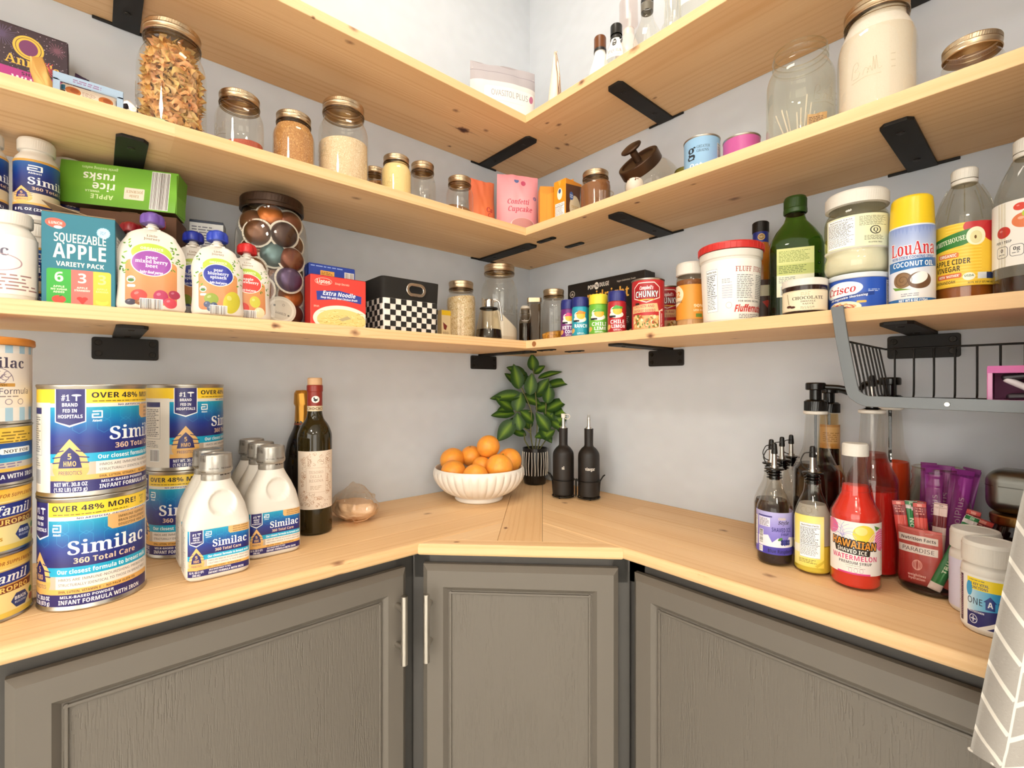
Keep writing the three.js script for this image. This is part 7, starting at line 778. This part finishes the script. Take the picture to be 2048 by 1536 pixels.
  const big = (label, x, z, r, o) => { const t = thing('syrup_bottle', label, 'bottle', x, yc, z, 0), sh = o.sh, H = o.H; part(t, 'bottle', lat([[0, 0.0015], [r * 0.93, 0.0005], [r, 0.004], [r, sh], ...sm([[r, sh], [r * 0.96, sh + 0.012], [r * 0.72, sh + 0.03], [0.017, sh + 0.05], [0.0145, sh + 0.085], [0.0132, H]], 20)]), o.glass || clear); const q = r - 0.0013; part(t, 'syrup', lat(o.lv < sh ? [[0, 0.003], [q, 0.006], [q, o.lv], [0, o.lv]] : [[0, 0.003], [q, 0.006], [q, sh], [q * 0.96, sh + 0.011], [q * 0.72, Math.min(o.lv, sh + 0.029)], ...(o.lv > sh + 0.03 ? [[0.0155, sh + 0.049], [0.0138, o.lv]] : []), [0, o.lv]]), o.syr); if (o.ring) part(t, 'neck_ring', lat([[0.0145, H - 0.004], [0.017, H - 0.003], [0.017, H + 0.001], [0.0135, H + 0.002]]), whiteCap); part(t, 'dip_tube', cyl(0.0022, 0.0022, H - 0.02, 0, H / 2 + 0.01, 0, 8), o.tube || blackGloss); if (o.pump) pumpHead(t, H + 0.002, o.dir, blackGloss); return t; };
  big('tall bottle of dark coffee syrup with a black pump, its spout pointing right', 0.789, 0.113, 0.0325, { sh: 0.13, H: 0.232, lv: 0.15, syr: std(0x1d100a, 0.1), ring: 1, pump: 1, dir: 0.15 });
  t = big('tall amber caramel syrup bottle with a black pump, against the wall', 0.788, 0.040, 0.0245, { sh: 0.11, H: 0.226, lv: 0.13, syr: std(0xa8450f, 0.12), pump: 1, dir: 1.2, glass: tint(0xf0d8a8) }); part(t, 'neck_label', band(0.0158, 0.168, 0.208, 0.6, 2.6), print(200, 240, (g, w, h) => { R(g, '#d8a868', 0, 0, w, h); R(g, '#c08a48', 0, 0, w, 24); FP(g, 30, 80, 140, 5, 20, '#a8783a'); })); part(t, 'neck_syrup', lat([[0.0152, 0.14], [0.0146, 0.166]]), std(0x1a0d07, 0.15));
  t = big('tall bottle of bright red syrup behind the watermelon bottle', 0.864, 0.119, 0.0312, { sh: 0.128, H: 0.237, lv: 0.122, syr: std(0xc3201c, 0.12), ring: 1, tube: tint(0xf0ece6) }); { const p = pourG(0.235); part(t, 'pourer_tube', p.tube, steel); part(t, 'pourer_cap', p.tip, black); part(t, 'cap_strap', p.strap, black); part(t, 'pourer_cork', p.cork, blackGloss); } part(t, 'wet_glass', lat(sm([[0.0299, 0.123], [0.029, 0.136], [0.0225, 0.156], [0.0165, 0.176]], 12)), tint(0xd88078, { roughness: 0.2 }));
  big('tall bottle of orange red syrup by the wall, black pump reaching into the wire basket', 0.871, 0.040, 0.0255, { sh: 0.145, H: 0.24, lv: 0.15, syr: std(0xd4481e, 0.12), ring: 1, pump: 1, dir: 2.6 });
  // jar of purple stick packs
  x = 0.930; z = 0.062; t = thing('glass_jar', 'open threaded glass jar stuffed with purple stick packs', 'jar', x, yc, z, face(x, z)); const J = 0.0362; part(t, 'glass', lat([[0, 0.002], [J * 0.9, 0.001], [J, 0.012], ...sm([[J, 0.014], [J, 0.09], [J * 0.98, 0.105], [J * 0.86, 0.122], [J * 0.8, 0.13]], 16), [J * 0.83, 0.133], [J * 0.79, 0.137], [J * 0.79, 0.143], [J * 0.83, 0.146], [J * 0.79, 0.15], [J * 0.79, 0.1545], [J * 0.76, 0.1555]]), tint(0xe6e4d4)); part(t, 'rim', new THREE.TorusGeometry(J * 0.785, 0.0013, 8, 60).rotateX(PI / 2).translate(0, 0.155, 0), tint(0xe6e4d4));
  const stickG = (w, h, d) => bagGeo(w, h, d, 0.002, 3, 1), purple = print(90, 512, (g, w, h) => { R(g, GR(g, 0, 0, w, 0, ['#8c2a86', '#b84aae', '#93308e']), 0, 0, w, h); R(g, '#7a1f74', 0, 0, w, 26); T(g, 'OvasitolPlus', w / 2, h / 2, 46, '#e8c8e4', { rot: -PI / 2, w: 270, b: 0 }); }, 0.35), sg = stickG(0.02, 0.15, 0.007);
  [[-0.016, 0.006, 0.1, -0.05], [-0.004, 0.016, -0.06, 0.1], [0.01, 0.012, 0.22, 0.08], [0.016, -0.004, 0.3, -0.1], [-0.01, -0.012, -0.1, -0.08], [0.004, -0.002, 0.08, 0.0], [-0.018, -0.004, 0.05, 0.06], [0.012, 0.012, 0.26, 0.1]].forEach(([a, b, rz, rx], i) => { const o = thing('stick_pack', i < 6 ? 'purple powder stick pack standing in the threaded jar' : i === 6 ? 'purple stick pack rising highest at the left of the jar mouth' : 'purple stick pack slanting down the right front of the jar', 'sachet', x + a * 0.75, yc + 0.006, z + b * 0.75, face(x, z) + rx * 3, i < 6 ? 'purple stick packs in the threaded jar' : undefined); part(o, 'sachet', sg, purple).rotation.set(rx, 0, -rz * 0.45); part(o, 'crimp', box(0.019, 0.007, 0.0012, 0, 0.1495, 0, 0.0004), P(0x8c2a86, 0.4)).rotation.set(rx, 0, -rz * 0.45); });
  // cup of red and green sticks
  x = 0.931; z = 0.139; const cup = thing('glass_cup', 'wide glass cup holding a red pouch and fruit drink sticks', 'cup', x, yc, z, face(x, z)), K = 0.034; part(cup, 'glass', lat([[0, 0.001], [K * 0.9, 0.001], [K * 0.95, 0.004], [K, 0.02], [K * 1.02, 0.082], [K * 1.0, 0.0835], [K * 0.98, 0.082]]), tint(0xe8e2da)); part(cup, 'base', lat([[0, 0.002], [K * 0.9, 0.002], [K * 0.93, 0.006], [0, 0.0075]]), std(0x2a201c, 0.1));
  let o = thing('drink_pouch', 'red pouch with two white stickers inside the glass cup', 'pouch', x - 0.008, yc + 0.009, z + 0.014, face(x, z, -0.25)); part(o, 'pouch', bagGeo(0.046, 0.074, 0.016, 0.002, 11, 1), print(360, 560, (g, w, h) => { R(g, GR(g, 0, 0, 0, h, ['#c86058', '#b8403a', '#9c2a2a']), 0, 0, w, h); R(g, '#f0e6e0', 0, 70, 330, 70); T(g, 'Nutrition Facts', 170, 105, 44, '#3a2a2a', { w: 290 }); R(g, '#f0e6e0', 0, 176, 330, 74); T(g, 'PARADISE', 170, 213, 52, '#4a3434', { w: 270, b: 0 }); g.strokeStyle = '#e8a8a0'; g.lineWidth = 6; for (const q of [16, 32, 48]) { g.beginPath(); g.ellipse(170, 360, q * 0.8, 48, 0, 0, 7); g.stroke(); } T(g, 'weightless', 170, 460, 32, '#f0c8c0', { w: 150 }); T(g, 'hydration', 170, 494, 32, '#f0c8c0', { w: 140 }); }, 0.35)); part(o, 'seal', box(0.045, 0.004, 0.001, 0, 0.072, 0, 0.0003), P(0x9c2a2a));
  const rs = print(90, 420, (g, w, h) => { R(g, GR(g, 0, 0, w, 0, ['#c83a36', '#e86a5c', '#c43a36']), 0, 0, w, h); R(g, '#8e2024', 0, 0, w, 70); T(g, 'GO HYDRATE', w / 2, 250, 44, '#f6d0c0', { rot: -PI / 2, w: 250 }); FP(g, 16, 20, 60, 3, 14, '#e8a090'); }, 0.35), gs = print(90, 420, (g, w, h) => { R(g, GR(g, 0, 0, w, 0, ['#1c6a34', '#2f8a48', '#1a5a2c']), 0, 0, w, h); R(g, '#e8d8d4', 0, 0, w, 34); R(g, '#e8d8d4', 0, h - 40, w, 40); T(g, 'TRUE LEMON', w / 2, 200, 40, '#e4f0d8', { rot: -PI / 2, w: 240 }); }, 0.35), ps = print(90, 420, (g, w, h) => { R(g, '#e8c8bc', 0, 0, w, h); R(g, '#7a2a2c', 0, 60, w, 60); T(g, 'Sugar', w / 2, 250, 44, '#3a2a2a', { rot: -PI / 2, w: 150 }); }, 0.35);
  const sk = stickG(0.014, 0.105, 0.006), fat = stickG(0.022, 0.1, 0.007);
  [[-0.02, 0.004, rs, 0, 0, -0.12, 'red drink stick at the far left of the glass cup', 1], [-0.012, -0.006, rs, 0.1, 0, 0.02, 'red drink stick at the back left of the glass cup', 1], [-0.014, 0.0, gs, 0.0, 0, -0.05, 'green drink stick between the red sticks at the left of the glass cup', 2], [0.004, 0.0, gs, 0.1, 0, -0.16, 'green drink stick standing behind the middle of the glass cup', 2], [0.006, -0.01, ps, -0.1, 0, 0.05, 'pale pink sachet with dark band at the back of the glass cup', 0], [-0.004, 0.006, rs, 0.1, 0, -0.06, 'red drink stick in the middle of the glass cup, right of a green one', 1], [0.016, 0.010, rs, 0.3, 1, 0.36, 'broad red stick pack leaning right at the back of the cup', 0], [0.004, 0.0245, gs, 0.3, 0, 0.36, 'green stick pack slanting across the front of the glass cup', 0], [0.022, -0.002, rs, -0.3, 0, 0.2, 'red drink stick at the right back of the glass cup', 1]].forEach(([a, b, m, ry, f, rz, l, g], i) => { const s = thing('drink_stick', l, 'sachet', x + a * Math.cos(face(x, z)) + b * Math.sin(face(x, z)), yc + 0.009, z - a * Math.sin(face(x, z)) + b * Math.cos(face(x, z)), face(x, z) + ry * 0.6, g === 1 ? 'red drink sticks in the cup' : g === 2 ? 'green drink sticks in the cup' : undefined); part(s, 'sachet', f ? fat : sk, m).rotation.z = -rz; part(s, 'crimp', box(f ? 0.021 : 0.0135, 0.006, 0.001, 0, f ? 0.0995 : 0.1045, 0, 0.0003), m).rotation.z = -rz; });
  // vitamin tubs
  const tub = (label, x, z, r, h, lab, off) => { const t = thing('vitamin_bottle', label, 'bottle', x, yc, z, face(x, z, off)); part(t, 'body', lat([[0, 0.0015], [r * 0.9, 0], [r, 0.004], [r, h * 0.66], ...sm([[r, h * 0.66], [r * 0.97, h * 0.71], [r * 0.86, h * 0.755], [r * 0.84, h * 0.79]], 10)]), white); part(t, 'cap', merge(knurl(r * 0.97, h * 0.765, h * 0.955, 70, 0.0003), lat([[r * 0.84, h * 0.76], [r * 0.97, h * 0.765]]), lat([[r * 0.97, h * 0.955], [r * 0.92, h], [r * 0.8, h], [r * 0.78, h * 0.99], [0, h * 0.99]])), whiteCap); part(t, 'label', band(r + 0.0003, h * 0.06, h * 0.64, 0, 4.2), lab); return t; };
  tub('white vitamin bottle with a pale lilac label, half hidden behind the other one', 0.978, 0.176, 0.0238, 0.1, print(600, 300, (g, w, h) => { R(g, '#e4e0ee', 0, 0, w, h); R(g, GR(g, 0, 0, w, 0, ['#c4c0e0', '#e6e2f0', '#c8c4e2']), 0, 0, w, h); E(g, '#8a84b8', 320, 150, 40, 34); FP(g, 250, 210, 130, 5, 15, '#6a64a0'); }), -0.2);
  tub('white vitamin bottle with blue and yellow label, foremost at the worktop right end', 0.994, 0.226, 0.0245, 0.1, print(1000, 420, (g, w, h) => { R(g, '#f2efe9', 0, 0, w, h); R(g, '#3a1a34', 180, 20, 44, 380); FP(g, 186, 40, 32, 22, 15, '#c8a8c0'); R(g, '#f4d828', 280, 20, 440, 120); FP(g, 300, 34, 180, 1, 12, '#4a4a6a'); T(g, '5 KEY VITAL', 390, 66, 28, '#2a3a7a', { w: 150 }); T(g, 'FUNCTIONS', 385, 94, 28, '#2a3a7a', { w: 150 }); R(g, GR(g, 280, 0, 720, 0, ['#e8f4fa', '#3aa0d4', '#14529c']), 280, 112, 440, 180); E(g, '#3aa0d4', 300, 112, 30, 60); T(g, 'ONE', 350, 205, 72, '#20243c', { b: 0, w: 140 }); PG(g, '#1c3a86', [[440, 250], [440, 190], [424, 190], [476, 142], [528, 190], [512, 190], [512, 250]]); T(g, 'A', 476, 208, 64, '#fff'); T(g, 'DAY', 600, 205, 72, '#20243c', { b: 0, w: 140 }); PG(g, '#20246c', [[280, 290], [720, 230], [720, 410], [280, 410]]); PG(g, '#f2efe9', [[380, 410], [640, 280], [720, 262], [720, 280], [450, 410]]); T(g, 'MULTIVITAMIN', 360, 290, 22, '#fff', { w: 140 }); g.strokeStyle = '#e8ecf4'; g.lineWidth = 6; g.beginPath(); g.arc(338, 350, 34, 0, 7); g.stroke(); g.lineWidth = 9; g.beginPath(); g.moveTo(338, 326); g.lineTo(338, 374); g.moveTo(314, 350); g.lineTo(362, 350); g.stroke(); T(g, "Women's", 620, 340, 28, '#fff', { w: 90 }); T(g, '100', 640, 384, 40, '#fff'); NF(g, 30, 30, 130, 360); NF(g, 780, 30, 190, 360); }, 0.35), 0.1);
  // dark jar with a heavy chrome lid at the right edge
  x = 1.012; z = 0.082; t = thing('dark_jar', 'dark jar under a bulky rounded chrome cap at the right picture edge', 'jar', x, yc, z, face(x, z)); part(t, 'glass', lat(sm([[0, 0.001], [0.028, 0.001], [0.033, 0.008], [0.034, 0.05], [0.032, 0.076], [0.027, 0.092], [0.026, 0.096]], 30)), std(0x1c100c, 0.08)); part(t, 'lid_band', merge(lat([[0.0262, 0.094], [0.0275, 0.095], [0.0275, 0.099]]), knurl(0.0275, 0.099, 0.105, 50), lat([[0.0275, 0.105], [0.026, 0.107], [0, 0.107]])), std(0xc89a5a, 0.3, { metalness: 1 }));
  const cc = thing('chrome_canister', 'rounded polished chrome tin sitting on the dark jar', 'tin', x + 0.004, yc + 0.1073, z, face(x, z, -0.2)); part(cc, 'body', box(0.068, 0.058, 0.052, 0, 0.029, 0, 0.017, 8), std(0x8a8882, 0.3, { metalness: 1 })); part(cc, 'seam', loft([[0.036, 0.0345, 0.0265], [0.0372, 0.0345, 0.0265]], 3.6, 60, 0, 2 * PI, 0.0002, false), std(0x6a6862, 0.3, { metalness: 1 }));
}
// ---------- wire basket under the lowest shelf ----------
{
  const wm = std(0x1a1613, 0.4, { metalness: 0.4 }), x0 = 0.864, x1 = 1.168, zf = 0.243, zb = 0.058, yt = 1.256, yb = 1.179, t = thing('wire_basket', 'black wire basket with grey flat frame hung under the lowest right shelf', 'basket', 0, 0, 0);
  const out = [[0.852, 1.302], [0.857, 1.262], [0.868, 1.196], [0.874, 1.184], [0.884, 1.178], [1.146, 1.174], [1.158, 1.18], [1.164, 1.192], [1.176, 1.262], [1.18, 1.302]], w = 0.0065, ext = (pts) => { const s = new THREE.Shape(), L = [], Rr = []; pts.forEach((p, i) => { const a = pts[Math.max(0, i - 1)], b = pts[Math.min(pts.length - 1, i + 1)], l = Math.hypot(b[0] - a[0], b[1] - a[1]), nx = -(b[1] - a[1]) / l * w, ny = (b[0] - a[0]) / l * w; L.push(V2(p[0] + nx, p[1] + ny)); Rr.unshift(V2(p[0] - nx, p[1] - ny)); }); s.setFromPoints([...L, ...Rr]); return new THREE.ExtrudeGeometry(s, { depth: 0.0025, bevelEnabled: true, bevelThickness: 0.0005, bevelSize: 0.0005, bevelSegments: 1 }); };
  const sm2 = new THREE.SplineCurve(out.slice(1, 5).map((p) => V2(...p))).getPoints(16).map((p) => [p.x, p.y]), sm3 = new THREE.SplineCurve(out.slice(5, 9).map((p) => V2(...p))).getPoints(16).map((p) => [p.x, p.y]);
  part(t, 'frame', ext([out[0], ...sm2, ...sm3, out[9]]).translate(0, 0, zf - 0.0005), std(0x6f7274, 0.4, { metalness: 0.4 }), 'grey flat steel frame'); part(t, 'hook', merge([0.852, 1.18].map((x) => box(0.013, 0.0015, 0.045, x, S3 + 0.0012, zf - 0.021))), std(0x6f7274, 0.4, { metalness: 0.4 })); part(t, 'rivet', merge([0.96, 1.06].map((x) => cyl(0.0025, 0.003, 0.001, 0, 0, 0, 14).rotateX(PI / 2).translate(x, 1.1765, zf + 0.003))), steel);
  part(t, 'rim_wire', poly([[x0 - 0.002, yt, zf], [x0 + 0.004, yt - 0.002, zb], [x1 - 0.004, yt - 0.002, zb], [x1 + 0.002, yt, zf]], 0.0015), wm); part(t, 'bottom_wire', merge(poly([[x0 + 0.014, yb, zb + 0.006], [x1 - 0.014, yb, zb + 0.006]], 0.0015), poly([[x0 + 0.012, yb, 0.15], [x1 - 0.012, yb, 0.15]], 0.0013)), wm);
  for (let i = 0; i < 13; i++) { const x = x0 + 0.016 + i * 0.0227; part(t, 'back_wire', tube([[x, yt - 0.002, zb], [x, 1.22, zb], [x, yb + 0.008, zb + 0.001], [x, yb, zb + 0.008], [x, yb - 0.001, 0.12], [x, yb - 0.002, zf]], 0.0013, 40, 6), wm); }
  for (let i = 0; i < 8; i++) { const z = 0.075 + i * 0.0215; part(t, 'side_wire', tube([[x0, yt - 0.001, z], [x0 + 0.008, 1.21, z], [x0 + 0.012, yb + 0.004, z], [x0 + 0.02, yb, z]], 0.0012, 20, 6), wm); }
  const pink = P(0xd06aa6, 0.45), b = thing('sachet_box', 'pink open-fronted box of wrapped sachets in the wire basket', 'box', 1.052, yb + 0.0022, 0.185), W = 0.12, H = 0.038, D = 0.09;
  part(b, 'box', merge(box(W, 0.0012, D, 0, 0.0006, 0), box(W, 0.0012, D, 0, H, 0), box(0.0012, H, D, -W / 2, H / 2, 0), box(0.0012, H, D, W / 2, H / 2, 0), box(W, H, 0.0012, 0, H / 2, -D / 2)), [pink, pink, pink, pink, pink, pink][0]); part(b, 'top_print', new THREE.PlaneGeometry(W, 0.008).translate(0, H - 0.003, D / 2 + 0.0008), print(512, 40, (g, w, h) => { R(g, GR(g, 0, 0, w, 0, ['#c85aa0', '#d0609a', '#e07a3a', '#d8742e']), 0, 0, w, h); })); part(b, 'side_lip', box(0.004, H, 0.0012, -W / 2 + 0.002, H / 2, D / 2, 0.0005), P(0xdf9cc4, 0.45));
  const dark = P(0x1a1016, 0.5), pk = (l, x, y, rz, m, w) => { const s = thing('wrapped_sachet', l, 'sachet', 1.052 + x, yb + 0.006 + y, 0.2); part(s, 'sachet', box(w, 0.007, 0.05, 0, 0, 0, 0.003, 3).rotateZ(rz), m); part(s, 'crimp', box(0.002, 0.006, 0.05, w / 2 - 0.001, 0, 0, 0.0008).rotateZ(rz), P(0xe8d0e0)); };
  pk('black sachet lying on the bottom of the pink box', -0.016, 0.002, 0.05, P(0x2a1a24, 0.35), 0.06); pk('white sachet slanting down to the right in the pink box', -0.034, 0.013, -0.55, P(0xe4d8dc, 0.35), 0.032); pk('pale pink sachet in the middle of the pink box', 0.004, 0.011, 0.12, P(0xd8a8c4, 0.35), 0.045); pk('magenta sachet at the right inside the pink box', 0.03, 0.018, -0.15, P(0xb04a8a, 0.35), 0.05); pk('black sachet at the top left inside the pink box', -0.03, 0.024, 0.1, P(0x281a24, 0.35), 0.04);
}
// ---------- patterned cloth at the right edge ----------
{
  const nx = 70, ny = 60, Pp = [], U = [], I = []; // hangs from a hook on the short wall
  for (const s of [0, 1]) for (let j = 0; j <= ny; j++) for (let i = 0; i <= nx; i++) { const u = i / nx, v = j / ny, y = 0.855 + v * 0.7 + (1 - v) * 0.032 * (1 - u) * 0.9 + (v < 0.02 ? 0.004 * Math.sin(u * 20) : 0), gather = Math.pow(v, 1.4), xl = 0.993 + 0.03 * Math.min(1, v / 0.33) + 0.13 * Math.max(0, v - 0.33), x = xl + (1.196 - xl) * u * (1 - 0.1 * gather), z = 0.405 + 0.016 * Math.sin(u * 13 + 0.6) * (1 - 0.6 * gather) + 0.01 * Math.sin(u * 5 + v * 3) - 0.05 * gather * (1 - u) * 0.4 + s * 0.0022; Pp.push(x, y, z); U.push(u * 0.2 / 0.1 - 0.19, v * 0.7 / 0.125); }
  const k = nx + 1, o = k * (ny + 1); for (let j = 0; j < ny; j++) for (let i = 0; i < nx; i++) { const a = j * k + i, b = a + o; I.push(a, a + k, a + 1, a + 1, a + k, a + k + 1, b, b + 1, b + k, b + 1, b + k + 1, b + k); }
  for (let j = 0; j < ny; j++) for (const i of [0, nx]) { const a = j * k + i; I.push(a, a + k, a + o, a + o, a + k, a + k + o); } for (let i = 0; i < nx; i++) for (const j of [0, ny]) { const a = j * k + i; I.push(a, a + 1, a + o, a + o, a + 1, a + 1 + o); }
  const g = new THREE.BufferGeometry(); g.setAttribute('position', new THREE.Float32BufferAttribute(Pp, 3)); g.setAttribute('uv', new THREE.Float32BufferAttribute(U, 2)); g.setIndex(I); g.computeVertexNormals();
  const tex = canvasTex(512, 512, (c, w, h) => { R(c, '#a19b94', 0, 0, w, h); for (let i = 0; i < 4000; i++) R(c, ['#9a948d', '#a9a39c', '#9f9992'][i % 3], rnd() * w, rnd() * h, rr(2, 9), 1.5); c.strokeStyle = '#dad4ca'; c.lineWidth = 15; for (const X of [0, 128, 256, 384]) { const up = (X / 128) % 2 ? 1 : -1; for (let y = -256; y < 768; y += 128) { c.beginPath(); c.moveTo(X, y); c.lineTo(X + 128, y + up * 110); c.stroke(); } c.beginPath(); c.moveTo(X, 0); c.lineTo(X, h); c.stroke(); } }); tex.wrapS = tex.wrapT = THREE.RepeatWrapping;
  const t = thing('cloth', 'light grey cloth with white herringbone lines hanging at the right edge', 'cloth'); part(t, 'fabric', g, std(0xffffff, 0.95, { map: tex })); part(t, 'hem', poly([...Array(15).keys()].map((i) => { const q = Math.round(i * nx / 14) * 3; return [Pp[q], Pp[q + 1] + 0.001, Pp[q + 2] + 0.001]; }), 0.0016, 6), std(0xd4cdc4, 0.95)); part(t, 'hanging_loop', tube([[1.188, 1.55, 0.385], [1.196, 1.575, 0.385], [1.199, 1.585, 0.39], [1.192, 1.57, 0.396], [1.186, 1.55, 0.398]], 0.0022, 30, 8), std(0xc3bbb2, 0.95));
  const hk = thing('wall_hook', 'small black wall hook holding the grey cloth, out at the right', 'hook', 1.2095, 1.58, 0.39); part(hk, 'plate', box(0.003, 0.05, 0.02, -0.0012, 0, 0, 0.001), black); part(hk, 'prong', tube([[-0.003, 0.0, 0], [-0.014, -0.004, 0], [-0.02, 0.006, 0], [-0.019, 0.014, 0]], 0.0026, 24, 8), black);
}
renderer.render(scene, camera);
